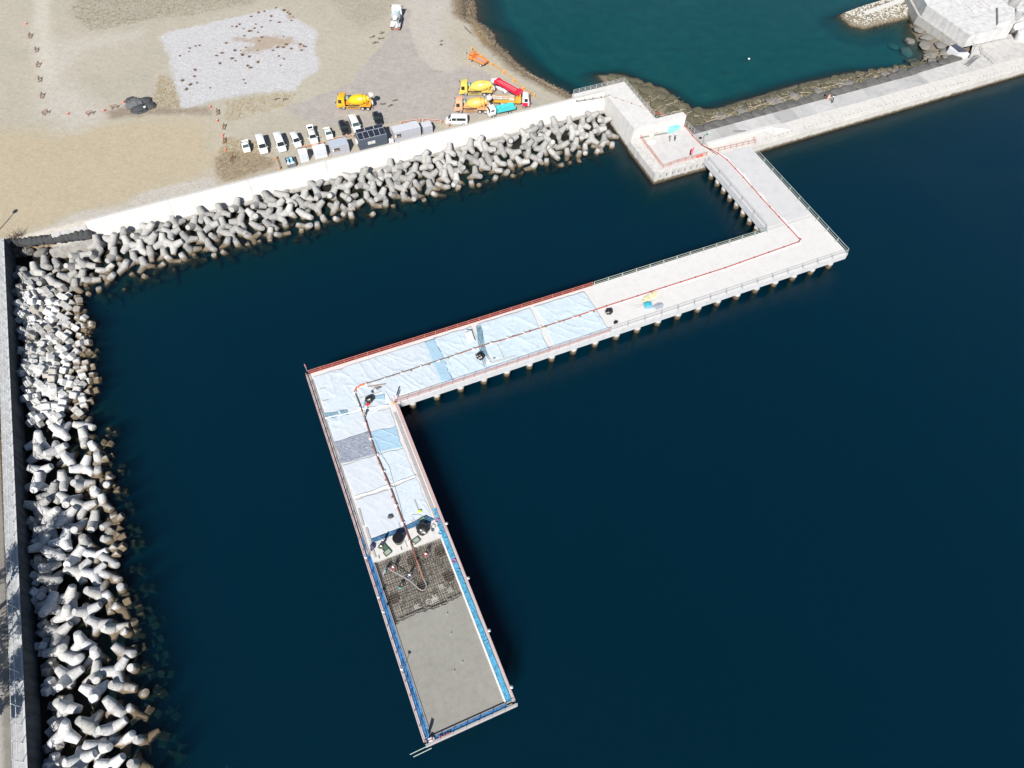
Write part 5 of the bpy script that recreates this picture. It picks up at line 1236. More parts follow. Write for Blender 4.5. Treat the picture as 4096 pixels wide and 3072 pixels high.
# ------------------------------------------------------------------ cabins, toilets, skip behind the sea wall
CABG = paint('cabin_grey', (.36, .37, .41), .5, .06, 1); CABL = paint('cabin_light', (.44, .45, .49), .45, .05, 1); CABD = paint('container_blue_grey', (.085, .105, .135), .5, .12, 1.2)
CWHITE = paint('toilet_white', (.66, .67, .70), .4, .03, 1); INDOOR = paint('interior_dark', (.05, .045, .045), .8, .4, 4)
def cabin(label, name, x0, x1, y0, y1, H, roofm, wallm, rz=0.0, ribs=True, win=None, panels=True, base=GZ):
    cx, cy_ = (x0+x1)/2, (y0+y1)/2; L, D = x1-x0, y1-y0
    root = thing(name, label, 'cabin', (cx, cy_, base), rz)
    m = MB(); m.box((0, 0, H/2), (L-.04, D-.04, H-.06)); m.build('wall', wallm, root)
    m = MB(); m.box((0, 0, H+.02), (L+.06, D+.06, .1), bev=.03)
    if ribs:
        k = int(D/.28)
        for i in range(k): m.box((0, -D/2+.2+i*(D-.3)/max(1, k-1), H+.09), (L-.02, .07, .06))
    m.build('roof', roofm, root)
    if panels:
        n = max(2, round(L/.92))
        for i in range(n+1):
            m = MB(); m.box((-L/2+L*i/n, -D/2-.01, H/2), (.05, .05, H-.1)); m.build('wall_batten', CABL, root)
    if win:
        for (wx, wz, ww, wh, kind) in win:
            m = MB(); m.box((wx, -D/2-.02, wz), (ww+.12, .05, wh+.12)); f = m.build('window', CABL, root)
            m = MB(); m.box((wx, -D/2-.05, wz), (ww, .03, wh)); m.build('pane', INDOOR if kind == 'open' else GLASS2 if kind == 'glass' else paint('blind', (.55, .53, .5), .7), f)
            if kind == 'open':
                m = MB(); m.box((wx-ww*.36, -D/2-.07, wz), (ww*.22, .02, wh*.9)); m.build('notice', paint('paper', (.62, .64, .66), .8, .05), f)
                m = MB(); m.box((wx+ww*.1, -D/2-.068, wz-wh*.22), (ww*.5, .015, wh*.4)); m.build('blind', paint('curtain_tan', (.34, .22, .15), .9, .3), f)
    return root
cb = cabin('long light grey site cabin with a ribbed roof and an open window', 'site_cabin', 29.3, 35.1, 126.3, 128.5, 2.35, CABL, CABG, win=[(-2.1, 1.45, 1.35, .85, 'open')])
cabin('small grey ribbed shed next to the long grey cabin', 'site_shed', 35.75, 37.75, 126.25, 128.0, 2.0, CABL, CABG, panels=True)
cabin('small grey site cabin with an open window next to the white toilets', 'site_cabin', 15.7, 19.5, 126.6, 128.7, 2.3, paint('roof_blue_grey', (.36, .40, .47), .45, .05), CABG, ribs=False, win=[(-.85, 1.45, 1.55, .75, 'open')])
ct = cabin('dark blue grey container cabin with solar panels on the roof', 'container_cabin', 21.6, 27.8, 126.4, 129.0, 2.45, CABD, CABD, ribs=False, panels=False, win=[(-.75, 1.3, .72, .62, 'blind'), (.02, 1.3, .72, .62, 'blind')])
m = MB()
for i in range(34): m.box((-3.0+i*.182, -1.3, 1.2), (.09, .05, 2.2))
m.build('corrugation', CABD, ct)
PV = paint('solar_cell', (.012, .016, .03), .35, .2, 2, spec=.7); PVF = paint('panel_frame', (.50, .52, .55), .4)
def pv(x0, x1, y0, y1):
    # panels lie on a rack that tips towards the sea
    f = MB(); f.box(((x0+x1)/2, (y0+y1)/2, .03), (x1-x0, y1-y0, .05)); o = f.build('solar_panel', PVF, ct); o.location = (0, -1.33, 2.58); o.rotation_euler = (rad(17), 0, 0)
    nx_, ny_ = max(3, round((x1-x0)/.26)), max(3, round((y1-y0)/.26)); g = MB()
    for i in range(nx_):
        for j in range(ny_):
            g.box((x0+.025+(x1-x0-.05)*(i+.5)/nx_, y0+.025+(y1-y0-.05)*(j+.5)/ny_, .06), ((x1-x0-.05)/nx_-.008, (y1-y0-.05)/ny_-.008, .012))
    g.build('cells', PV, o)
for i in range(5): pv(-2.9+i*1.16, -2.9+i*1.16+1.12, .0, 1.65)
for i in range(3): pv(-2.9+i*1.94, -2.9+i*1.94+1.88, 1.72, 2.62)
m = MB()
for x in (-2.7, 0, 2.7): m.beam((x, 1.2, 2.5), (x, 1.15, 3.3), .07, .07)
m.build('panel_rack', PVF, ct)
m = MB(); m.box((-3.15, .5, 1.0), (.3, .5, 1.2), bev=.05); m.box((-3.12, -.4, 1.6), (.2, .5, .5), bev=.04); m.build('meter_box', CWHITE, ct)
# bins between the cabins
for k, (dx, s) in enumerate(((.45, 1.0), (.95, .8))):
    m = MB(); m.lathe((0, 0, 0), (0, 0, 1.25*s), [(0, .22), (.1, .26), (.8, .26), (.92, .2), (1, .08)], 12)
    tag(m.build('gas_cylinder', CWHITE, None, True, loc=(27.85+dx, 126.35-.1*k, GZ)), ('tall' if k == 0 else 'short') + ' white gas cylinder between the solar cabin and the grey cabin', 'gas cylinder')
def toilet(label, x0, x1, y, H=2.35, doors=2, blue=True):
    root = thing('portable_toilet', label, 'toilet', ((x0+x1)/2, y+.75, GZ)); L = x1-x0
    m = MB(); m.box((0, 0, H/2), (L, 1.5, H), bev=.06); m.build('cabin', CWHITE, root)
    m = MB(); m.box((0, -.1, H+.05), (L+.08, 1.1, .16), bev=.05); m.build('roof', CWHITE, root)
    m = MB(); m.box((0, -.55, H+.02), (L*.8, .1, .05)); m.build('roof_vent', paint('vent_grey', (.2, .2, .22), .8), root)  # dark grey vent strip on the roof
    for i in range(doors):
        w_ = (L-.16)/doors; x = -L/2+.08+w_*(i+.5)
        m = MB(); m.box((x, -.765, H/2-.05), (w_-.07, .04, H-.35), bev=.02); d_ = m.build('door', paint('door_pale', (.52, .55, .60), .4, .03), root)
        m = MB(); m.box((x+w_*.33, -.80, H/2-.1), (.06, .05, .16)); m.build('handle', DARKT, d_)
    if blue: m = MB(); m.blob((L*.18, .8, 1.9), (.5, .35, .55), 2, .3, 3); m.build('cover_sheet', paint('tarp_navy', (.06, .14, .28), .7, .3), root, True)
    return root
toilet('white portable toilet, left one of the pair between skip and cabin', 9.35, 11.0, 126.9)
toilet('white double portable toilet, right one beside the small grey cabin', 12.35, 14.85, 126.9, doors=2)
sk = thing('trash_skip', 'open grey skip full of blue and white sacks left of the toilets', 'skip', (7.3, 127.4, GZ))
STEEL = paint('skip_steel', (.16, .17, .18), .6, .2)
m = MB()
for (c, d) in (((0, -1.18, .45), (1.75, .06, .9)), ((0, 1.18, .45), (1.75, .06, .9)), ((-.86, 0, .45), (.06, 2.3, .9)), ((.86, 0, .45), (.06, 2.3, .9)), ((0, 0, .06), (1.75, 2.3, .06))): m.box(c, d)
m.build('box', STEEL, sk)
rr = random.Random(9)
for k in range(22):
    col = rr.choice([paint('sack_white', (.62, .64, .68), .7, .1), paint('sack_blue', (.03, .30, .55), .6, .2), paint('sack_pale_blue', (.25, .5, .62), .6, .2)])
    m = MB(); m.blob((0, 0, 0), (rr.uniform(.18, .34), rr.uniform(.16, .3), .2), 2, .35, k)
    tag(m.build('trash_sack', col, None, True, loc=(7.3+rr.uniform(-.6, .6), 127.4+rr.uniform(-.9, .9), GZ+.75+rr.uniform(-.05, .2)), rz=rr.uniform(0, 3)), 'stuffed trash sack lying in the grey skip', 'sack', 'trash sacks in the skip')
# ------------------------------------------------------------------ barriers and cones
BAR = paint('barrier_orange', (.62, .26, .10), .6, .12); BARP = paint('barrier_salmon', (.58, .33, .24), .6, .1); BARY = paint('barrier_amber', (.72, .36, .08), .6, .1); BARB = paint('barrier_brown', (.24, .10, .06), .7, .25)
def barrier(label, a, b, mat, group, pole=True):
    """two A-frame stands carrying round poles"""
    a, b = Vector(a), Vector(b); root = thing('barrier', label, 'barrier', a, 0, group); d = (b-a); L = d.length; d.normalize(); n = Vector((-d.y, d.x, 0))
    for p in (Vector((0, 0, 0)), b-a):
        m = MB()
        for s in (-1, 1): m.beam(p+n*(.28*s), p+Vector((0, 0, .85)), .1, .07)
        m.beam(p+n*-.28+Vector((0, 0, .2)), p+n*.28+Vector((0, 0, .2)), .08, .06); m.box(p+Vector((0, 0, .75)), (.16, .16, .2)); m.build('stand', mat, root)
    for z in (.45, .82):
        m = MB(); m.tube([Vector((0, 0, z))-d*.25, b-a+d*.25+Vector((0, 0, z))], .05, 7); m.build('pole', mat, root)
    return root
def g(r, u, v): p = at(r, u, v, GZ); p.z = gheight(p.x, p.y); return p
barrier('orange pole barrier standing end on against the sea wall, left of the skip', g('z3', 760, 915), g('z3', 830, 1105), BAR, 'orange barriers behind the sea wall')
barrier('orange pole barrier behind the toilets in front of the open wagon', g('z3', 1275, 720), g('z3', 1625, 650), BAR, 'orange barriers behind the sea wall')
barrier('salmon pole barrier between small grey cabin and black car', g('z3', 1830, 570), g('z3', 2180, 510), BARP, 'orange barriers behind the sea wall')
barrier('salmon pole barrier behind the long grey cabin', g('z4', 940, 85), g('z4', 1280, 40), BARP, 'orange barriers behind the sea wall')
barrier('salmon pole barrier behind the small grey shed', g('z4', 1350, 35), g('z4', 1680, 65), BARP, 'orange barriers behind the sea wall')
barrier('salmon pole barrier leading down to the sea wall right of the shed', g('z4', 1755, 60), g('z4', 1815, 140), BARP, 'orange barriers behind the sea wall')
barrier('salmon pole barrier end between solar cabin and grey cabin', g('z4', 560, 185), g('z4', 640, 180), BARP, 'orange barriers behind the sea wall')
SB = [g('c', 405, 435), g('c', 490, 505), g('c', 578, 570), g('c', 683, 636), g('c', 770, 710), g('c', 848, 782), g('c', 950, 845)]
for k in range(6): barrier('amber pole barrier along the shore edge, ' + ['behind the orange dump truck', 'just past the dump truck', 'between dump truck and pump boom', 'above the red boom', 'beside the red boom end', 'near the pump truck cab'][k], SB[k], SB[k]+(SB[k+1]-SB[k])*.93, BARY, 'amber barriers along the shore')
def frame_barrier(p, rz, label):
    root = thing('barrier_stand', label, 'barrier', p, rz, 'brown barrier stands on the open field'); m = MB()
    for x in (-.55, .55):
        for s in (-1, 1): m.beam((x, .35*s, 0), (x, 0, .9), .08, .06)
        m.beam((x, -.25, .25), (x, .25, .25), .06, .06)
    m.build('legs', BARB, root)
    for z in (.5, .85): m = MB(); m.beam((-.75, 0, z), (.75, 0, z), .05, .12); m.build('board', BARB, root)
    return root
FB = [('a', 265, 322, 1.3, 'beside the pale track, topmost of the left row'), ('a', 318, 443, 1.5, 'second from the top of the left row'), ('a', 336, 572, 1.2, 'third from the top of the left row'), ('a', 345, 697, 1.5, 'fourth down the left row'), ('a', 368, 838, 1.3, 'fifth down the left row'), ('a', 400, 985, .6, 'at the lower corner of the left row'),
      ('a', 783, 992, .2, 'halfway to the black netted heap'), ('a', 990, 938, .05, 'just left of the black netted heap'), ('a', 1883, 980, 1.5, 'topmost of the short row beside the parked vans'), ('a', 1938, 1108, 1.2, 'second of the short row beside the parked vans'), ('a', 1942, 1228, 1.4, 'third of the short row beside the parked vans'), ('a', 2010, 1385, .9, 'lowest of the short row, on dry weeds')]
for (r_, u_, v_, rz, lab) in FB: frame_barrier(g(r_, u_, v_), rz, 'brown timber barrier stand, ' + lab)
CONER = paint('cone_red', (.60, .12, .08), .6, .1); CONEW = paint('cone_white', (.65, .6, .58), .6, .05)
def cone_(p, label):
    root = thing('traffic_cone', label, 'traffic cone', p, 0, 'red and white cones on the open field')
    m = MB(); m.box((0, 0, .03), (.42, .42, .06)); m.build('foot', CONER, root)
    m = MB(); m.lathe((0, 0, .05), (0, 0, .8), [(0, .19), (.35, .135), (1, .03)], 12); m.build('body', CONER, root, True)
    m = MB(); m.lathe((0, 0, .33), (0, 0, .55), [(0, .128), (1, .088)], 12, False); m.build('band', CONEW, root, True)
CN = [('a', 228, 210, 'near the top of the pale track'), ('a', 590, 990, 'left of the black heap, nearer the row corner'), ('a', 900, 960, 'left of the black heap, nearer the heap'), ('a', 1070, 885, 'at the left edge of the black heap'), ('a', 1818, 930, 'below the white gravel pad corner'), ('a', 1880, 1050, 'between two brown barrier stands'), ('a', 1925, 1175, 'next to the third barrier stand'), ('a', 1952, 1300, 'closest to the parked small pickup')]
for (r_, u_, v_, lab) in CN: cone_(g(r_, u_, v_), 'red and white traffic cone ' + lab)
# netted black heap with a white block on it
NET = paint('black_net_heap', (.05, .053, .058), .85, .6, 2.5); NET2 = paint('grey_net_heap', (.115, .12, .128), .85, .6, 3)
hp = thing('netted_heap', 'dark heap of netted stones on the open field left of the gravel pad', 'heap', g('a', 1185, 920))
for (uu, vv, sx, sy, sz, mt) in ((1170, 905, 2.1, 2.0, .95, NET2), (1210, 950, 2.0, 1.5, .8, NET), (1255, 880, 1.5, 1.2, .7, NET), (1140, 880, 1.3, 1.2, .8, NET)):
    p = at('a', uu, vv, GZ)-Vector(hp.location); p.z = 0; m = MB(); m.blob((0, 0, .1), (sx, sy, sz), 3, .28, uu, 2.2, flat=0); m.build('net_bag', mt, hp, True, loc=p)
p = g('a', 1300, 920); m = MB(); m.blob((0, 0, .1), (1.25, 1.25, .7), 3, .22, 5, 2.2, flat=0); tag(m.build('netted_heap', NET, None, True, loc=p), 'smaller round netted stone bag right of the dark heap', 'heap')
p = g('a', 1262, 950); m = MB(); m.blob((0, 0, .75), (.32, .28, .2), 2, .2, 5); tag(m.build('white_stone', CWHITE, None, True, loc=p), 'bright white stone resting against the dark netted heap', 'stone')
# weeds: brown tufts on the gravel pad and the field, each a plant of its own
TUFT = paint('dry_tuft', (.19, .115, .065), .95, .5, 6); TUFT2 = paint('tan_tuft', (.28, .19, .10), .95, .4, 6); TUFTG = paint('olive_tuft', (.14, .125, .07), .95, .4, 6)
def tuft_mesh(seed, mat, n=110):
    r = random.Random(seed); m = MB()
    for k in range(n):
        a_ = r.uniform(0, 6.28); rr_ = r.uniform(0, .3)*r.uniform(.4, 1); x, y = rr_*math.cos(a_), rr_*math.sin(a_)
        hx, hy, hz = x+r.uniform(-.5, .5), y+r.uniform(-.5, .5), r.uniform(.15, .5)
        w_ = Vector((r.uniform(-1, 1), r.uniform(-1, 1), 0)).normalized()*.035
        m.add([Vector((x, y, 0))-w_, Vector((x, y, 0))+w_, Vector((hx, hy, hz))+w_*.3, Vector((hx, hy, hz))-w_*.3], [(0, 1, 2, 3)])
    return m.mesh('weed_tuft', mat, fix=False)
tm = [tuft_mesh(s, TUFT) for s in (1, 2, 3)]; tm2 = [tuft_mesh(s, TUFT2) for s in (4, 5)]; tmg = [tuft_mesh(s, TUFTG) for s in (6, 7)]
PADT = [(2070, 212), (2045, 232), (2150, 270), (2112, 310), (1955, 373), (1640, 418), (1632, 447), (1725, 395), (1690, 400), (1918, 460), (1870, 482), (2027, 438), (2080, 438), (2095, 478), (2155, 492), (2005, 508), (2035, 528), (2140, 570), (2165, 588), (1685, 605), (1680, 662), (1702, 718), (1645, 733), (1612, 773), (1578, 698), (1818, 762), (1555, 485), (1900, 550)]
PADB = [(60, 230), (160, 250), (225, 145), (265, 210), (318, 235), (255, 245), (220, 268), (285, 280), (168, 310), (318, 325), (295, 355), (505, 315), (530, 385), (505, 410), (455, 410), (415, 437), (572, 423), (392, 180), (400, 140), (560, 125), (590, 150), (540, 110), (510, 90), (575, 180), (650, 385), (680, 400), (700, 405), (660, 435), (465, 487), (510, 512), (480, 567), (285, 540), (195, 570), (280, 437), (180, 410), (150, 475), (85, 437), (10, 373), (210, 492), (340, 100), (290, 110), (440, 70), (470, 195), (160, 690), (175, 720)]
rt = random.Random(31)
for (r_, L_) in (('a', PADT), ('b', PADB)):
    for (u_, v_) in L_:
        p = g(r_, u_, v_); o = link(bpy.data.objects.new('weed_tuft', rt.choice(tm))); o.location = p; s = rt.uniform(.4, .9); o.scale = (s*1.25, s, s*.7); o.rotation_euler = (0, 0, rt.uniform(0, 6))
        top = (r_ == 'b' and v_ < 300) or (r_ == 'a' and v_ < 420)
        tag(o, 'reddish brown weed tuft on the white gravel pad, ' + ('upper' if top else 'lower') + (' right' if r_ == 'b' else ' left') + ' part', 'weed', 'weeds on the white gravel pad')
m = MB(); rr = random.Random(12)
def scatter(r_, poly, n, seed):
    P = gpoly(r_, poly); q = random.Random(seed); out = []; xs = [a[0] for a in P]; ys = [a[1] for a in P]
    while len(out) < n:
        x, y = q.uniform(min(xs), max(xs)), q.uniform(min(ys), max(ys))
        if inside(P, x, y): out.append((x, y))
    return out
def grass_patch(name, label_, pts_, mat, hmin, hmax, seed, blades=4):
    m_ = MB(); q = random.Random(seed)
    for (x, y) in pts_:
        z = gheight(x, y)
        for b in range(blades):
            dx, dy = q.uniform(-.25, .25), q.uniform(-.25, .25); hz = q.uniform(hmin, hmax); w_ = Vector((q.uniform(-1, 1), q.uniform(-1, 1), 0)).normalized()*.04
            b0 = Vector((x+dx, y+dy, z)); t_ = b0+Vector((q.uniform(-.3, .3), q.uniform(-.3, .3), hz)); m_.add([b0-w_, b0+w_, t_+w_*.2, t_-w_*.2], [(0, 1, 2, 3)])
    o = m_.mesh(name, mat, fix=False); ob = link(bpy.data.objects.new(name, o)); tag(ob, kind='stuff'); return ob
grass_patch('dry_grass', '', scatter('b', [(-80, 1500), (-80, 1370), (0, 1310), (250, 1330), (430, 1380), (420, 1440), (200, 1510), (0, 1570)], 1600, 1), paint('dry_grass_brown', (.30, .24, .165), .95, .5, 1), .05, .25, 2, 3)
grass_patch('dry_grass', '', scatter('b', [(-60, 1330), (0, 1180), (300, 1230), (420, 1330), (200, 1350)], 700, 3), paint('dry_grass_straw', (.36, .28, .15), .95, .3, 1), .05, .2, 4)
grass_patch('scrub_grass', '', scatter('a', [(600, 100), (700, -40), (2212, -40), (2212, 20), (1750, 120), (1300, 170), (980, 240), (780, 270)], 2400, 5), paint('scrub_olive', (.27, .24, .17), .95, .5, 1), .05, .3, 6, 3)
grass_patch('scrub_grass', '', scatter('b', [(860, -40), (1500, -40), (1400, 150), (1180, 230), (1050, 170)], 900, 7), paint('scrub_brown', (.27, .235, .17), .95, .5, 1), .05, .22, 8, 2)
grass_patch('dry_grass', '', scatter('a', [(1380, 640), (1500, 700), (1560, 930), (1280, 960), (1330, 820)], 600, 9), paint('dry_grass_straw', (.36, .28, .15), .95, .3, 1), .05, .25, 10)
grass_patch('dry_grass', '', scatter('b', [(0, 880), (300, 830), (620, 790), (560, 900), (100, 1040), (0, 1050)], 700, 11), paint('dry_grass_straw', (.36, .28, .15), .95, .3, 1), .04, .2, 12)
grass_patch('bank_grass', '', scatter('c', [(365, 20), (385, 20), (430, 200), (480, 260), (600, 380), (520, 400), (430, 280)], 700, 13), paint('bank_straw', (.30, .23, .14), .95, .4, 1), .1, .5, 14)
for k, (u_, v_, s) in enumerate(((1360, 285, 1.0), (1275, 320, .7), (1350, 335, .6), (1300, 370, 1.1), (450, 855, 1.4), (520, 860, 1.2), (1370, 900, .6), (1435, 912, .7), (1470, 870, .7), (1870, 355, .8), (1868, 388, .6))):
    p = g('b', u_, v_); m = MB(); q = random.Random(k)
    for j in range(26): x, y = q.gauss(0, .35), q.gauss(0, .16); c = q.uniform(.03, .13); m.blob((x, y, c*.4), (c*1.6, c, c), 1, .3, j)
    tag(m.build('soil_clods', paint('soil_dark', (.10, .085, .07), .95, .4), loc=(p.x, p.y, p.z+.01)), kind='stuff')
# ------------------------------------------------------------------ curing sheets on the deck
S_ICE = sheetmat('sheet_ice_blue', (.465, .55, .605), crease=.32); S_PALE = sheetmat('sheet_pale', (.475, .535, .585), crease=.3); S_PALE2 = sheetmat('sheet_lilac', (.475, .51, .55), crease=.12, dirt=.07)
S_BLUE = sheetmat('sheet_blue', (.30, .44, .55), crease=.35); S_GREYB = sheetmat('sheet_grey_blue', (.29, .32, .385), .6, .2, .7, .3); S_DEEP = sheetmat('sheet_deep_blue', (.05, .145, .27), .55, .3, .9, .4); S_MID = sheetmat('sheet_dull_blue', (.20, .34, .43), .55, .2, .8, .3)
S_WHITE = paint('sheet_white', (.62, .63, .64), .6, .05, 1.0)
def sheet(name, label, quad, mat, z=DECK, amp=.07, seed=0, n=(60, 40), folds=0.7, cat='sheet', group=None, edge=.25, ridge=None):
    """quad: four plan corners; wrinkled sheet of real (thin) height over the deck"""
    a, b, c, d = [Vector((p[0], p[1], 0)) for p in quad]; m = MB(); base = a.copy()
    def fn(u_, v_):
        p = (a.lerp(b, u_)).lerp(d.lerp(c, u_), v_)
        e = min(u_, 1-u_, v_, 1-v_)
        jx_ = edge*noise.noise(Vector((p.x*.5+seed, p.y*.5, 1.0))); jy_ = edge*noise.noise(Vector((p.x*.5, p.y*.5+seed, 7.0)))
        w1 = abs(noise.noise(Vector((p.x*.55+p.y*.35+seed, p.y*.16-p.x*.1, seed*1.3))))
        w2 = noise.noise(Vector((p.x*1.6+seed*2, p.y*1.6, 3.1)))
        rdg = max(0, .16-w1)/.16
        amp_ = amp*min(1, e*14+.12)
        h = amp_*(folds*rdg**2*1.6 + .35*w2 + .35)
        return (p.x+jx_-base.x, p.y+jy_-base.y, z+.006+(.014 if z == DECK else .02)*0+max(0, h))
    m.grid(fn, *n); o = m.build(name, mat, None, True, 80, loc=(base.x, base.y, 0))
    s = o.modifiers.new('thickness', 'SOLIDIFY'); s.thickness = .008
    return tag(o, label, cat, group)
G_SH = 'curing sheets spread on the deck'
def uvq(r, pts): return [tuple(p.xy) for p in ats(r, pts, DECK)]
sheet('curing_sheet', 'ice blue curing sheet at the right end of the covered deck', [(38.3, 64.7), (48.8, 64.9), (48.7, 74.3), (38.5, 74.4)], S_ICE, seed=1, group=G_SH)
sheet('curing_sheet', 'ice blue curing sheet between the white gap and the bunched blue folds', [(26.2, 64.7), (37.2, 64.7), (37.9, 74.5), (27.6, 74.4)], S_ICE, seed=2, group=G_SH)
sheet('curing_sheet', 'ice blue curing sheet between bunched folds and the darker blue overlap', [(19.0, 64.7), (26.2, 64.7), (26.6, 74.4), (19.4, 74.4)], S_ICE, seed=3, group=G_SH)
sheet('curing_sheet', 'very pale blue curing sheet over the pier corner under the pipe bend', [(-1.8, 66.0), (18.2, 64.7), (18.2, 74.3), (-1.7, 74.2)], S_PALE, seed=4, n=(110, 56), group=G_SH)
sheet('curing_sheet', 'very pale sheet patch at the inner pier corner beside the orange light', [(-1.6, 62.6), (9.0, 64.3), (9.0, 66.2), (-1.7, 66.4)], S_PALE, seed=5, group=G_SH)
sheet('sheet_overlap', 'darker blue overlap strip crossing the covered deck, waist shaped', [(17.6, 65.0), (19.5, 64.9), (19.75, 74.2), (17.7, 74.2)], S_BLUE, z=DECK+.05, amp=.02, seed=6, n=(8, 30))
t = MB()
for k in range(7): t.tube([(25.4+.25*k+.2*math.sin(k*2), 65.3+.3*k, DECK+.08), (25.7+.18*k, 67.5+.1*k, DECK+.12), (26.2+.16*k+.15*math.sin(k), 70, DECK+.1), (26.9+.15*k, 72.4, DECK+.1), (27.3+.14*k, 74.1, DECK+.06)], [.06, .1, .07, .09, .04], 6)
tag(t.build('bunched_sheet', S_MID, None, True), 'bunched teal blue sheet folds running across the covered deck beside the white hatch', 'sheet')
sheet('white_hatch', 'bright white rectangular patch of deck board beside the blue folds', uvq('i', [(1668, 812), (1728, 780), (1700, 690), (1640, 712)]), S_WHITE, z=DECK+.06, amp=.01, seed=8, n=(8, 8), edge=.02)
t = MB(); q = uvq('i', [(1655, 692), (1700, 690), (1712, 735), (1732, 780)])
t.tube([(q[0][0], q[0][1], DECK+.12), (q[1][0], q[1][1], DECK+.12), (q[2][0], q[2][1], DECK+.12), (q[3][0], q[3][1], DECK+.12)], .07, 5)
tag(t.build('rubber_strip', paint('rubber_black', (.03, .03, .03), .8)), 'black rubber edge strip around the white deck patch', 'rubber strip')
sheet('white_patch', 'bright white patch of board under the black sack on the covered deck', uvq('i', [(1760, 1015), (1870, 985), (1805, 835), (1780, 860)]), S_WHITE, z=DECK+.02, amp=.01, seed=9, n=(8, 8), edge=.05)
sheet('blue_band', 'dull blue sheet band across the top of the outer arm', uvq('i', [(440, 1460), (640, 1425), (625, 1383), (425, 1412)]), S_MID, z=DECK+.05, amp=.05, seed=10, n=(24, 8))
sheet('white_roll', 'ragged white roll of sheet edge across the top of the outer arm', uvq('l', [(220, 385), (770, 262), (760, 245), (215, 372)]), S_WHITE, z=DECK+.05, amp=.12, seed=11, n=(40, 5), edge=.4)
sheet('curing_sheet', 'pale lilac curing sheet just below the white roll on the outer arm', uvq('l', [(292, 578), (826, 438), (780, 280), (235, 402)]), S_PALE2, seed=12, amp=.03, group=G_SH)
sheet('curing_sheet', 'grey blue textured curing sheet left of the pipe on the outer arm', uvq('l', [(362, 772), (655, 680), (590, 492), (292, 582)]), S_GREYB, seed=13, z=DECK+.03, amp=.03, group=G_SH)
sheet('curing_sheet', 'mid blue creased curing sheet right of the pipe on the outer arm', uvq('l', [(655, 680), (885, 620), (828, 440), (590, 492)]), S_BLUE, seed=14, z=DECK+.03, amp=.05, group=G_SH)
sheet('curing_sheet', 'pale curing sheet halfway along the outer arm, left of the pipe', uvq('l', [(470, 1060), (790, 962), (655, 690), (368, 778)]), S_PALE2, seed=15, amp=.025, group=G_SH)
sheet('curing_sheet', 'pale blue curing sheet halfway along the outer arm, right of the pipe', uvq('l', [(790, 955), (1000, 870), (890, 625), (655, 690)]), S_PALE, seed=16, amp=.04, group=G_SH)
sheet('curing_sheet', 'pale lilac curing sheet left of the pipe, nearest the working area', uvq('l', [(612, 1418), (900, 1325), (785, 985), (475, 1070)]), S_PALE2, seed=17, amp=.02, group=G_SH)
sheet('curing_sheet', 'pale curing sheet right of the pipe, nearest the working area', uvq('l', [(905, 1330), (1150, 1232), (1002, 880), (790, 965)]), S_PALE, seed=18, amp=.04, group=G_SH)
sheet('white_seam', 'white sheet seam across the middle of the outer arm', uvq('l', [(475, 1064), (1005, 876), (1000, 862), (472, 1050)]), S_WHITE, z=DECK+.07, amp=.05, seed=19, n=(30, 3), edge=.15)
sheet('rolled_sheet', 'deep blue rolled sheet along the edge of the fresh white strip, left of the pipe', uvq('l', [(630, 1452), (905, 1350), (870, 1318), (612, 1416)]), S_DEEP, z=DECK+.06, amp=.12, seed=20, n=(30, 8), edge=.12)
sheet('rolled_sheet', 'deep blue rolled sheet along the edge of the fresh white strip, right of the pipe', uvq('l', [(905, 1345), (1170, 1252), (1090, 1210), (880, 1318)]), S_DEEP, z=DECK+.06, amp=.12, seed=21, n=(30, 8), edge=.12)
# white plastic strip under the pipe
t = MB(); q = random.Random(3)
def wstrip(pts, w0, w1, zz=DECK):
    m_ = MB(); P = resample(pts, .9); q_ = random.Random(len(P)); vs = []
    for i, p in enumerate(P):
        d = (P[min(i+1, len(P)-1)]-P[max(i-1, 0)]).normalized(); n = Vector((d.y, -d.x, 0)); w = q_.uniform(w0, w1)
        vs += [p-n*.12+Vector((0, 0, .012)), p+n*w+Vector((0, 0, .012))]
    m_.add(vs, [(2*i, 2*i+1, 2*i+3, 2*i+2) for i in range(len(P)-1)]); return m_
PIPE_Z = DECK+.22
P_A = [at('d', 2000-1700+5, 0, DECK)]
pipeA = [at('d', 960, 860, DECK), at('d', 1100, 950, DECK), at('d', 1390, 1270, DECK), at('d', 1630, 1530, DECK), at('d', 1735, 1640, DECK)]
tag(wstrip([Vector((p.x-.1, p.y, DECK)) for p in reversed(pipeA)], .1, 1.0).build('plastic_strip', S_WHITE, fix=False), 'white plastic strip under the red pipe on the approach arm', 'plastic strip')
pipeB = [at('k', 1290, 1010, DECK), at('k', 650, 1235, DECK), at('k', 0, 1440, DECK), at('j', 1320, 572, DECK), at('j', 920, 700, DECK)]
tag(wstrip(list(reversed(pipeB)), .15, .75).build('plastic_strip', S_WHITE, fix=False), 'white plastic strip under the red pipe on the bare white deck', 'plastic strip')
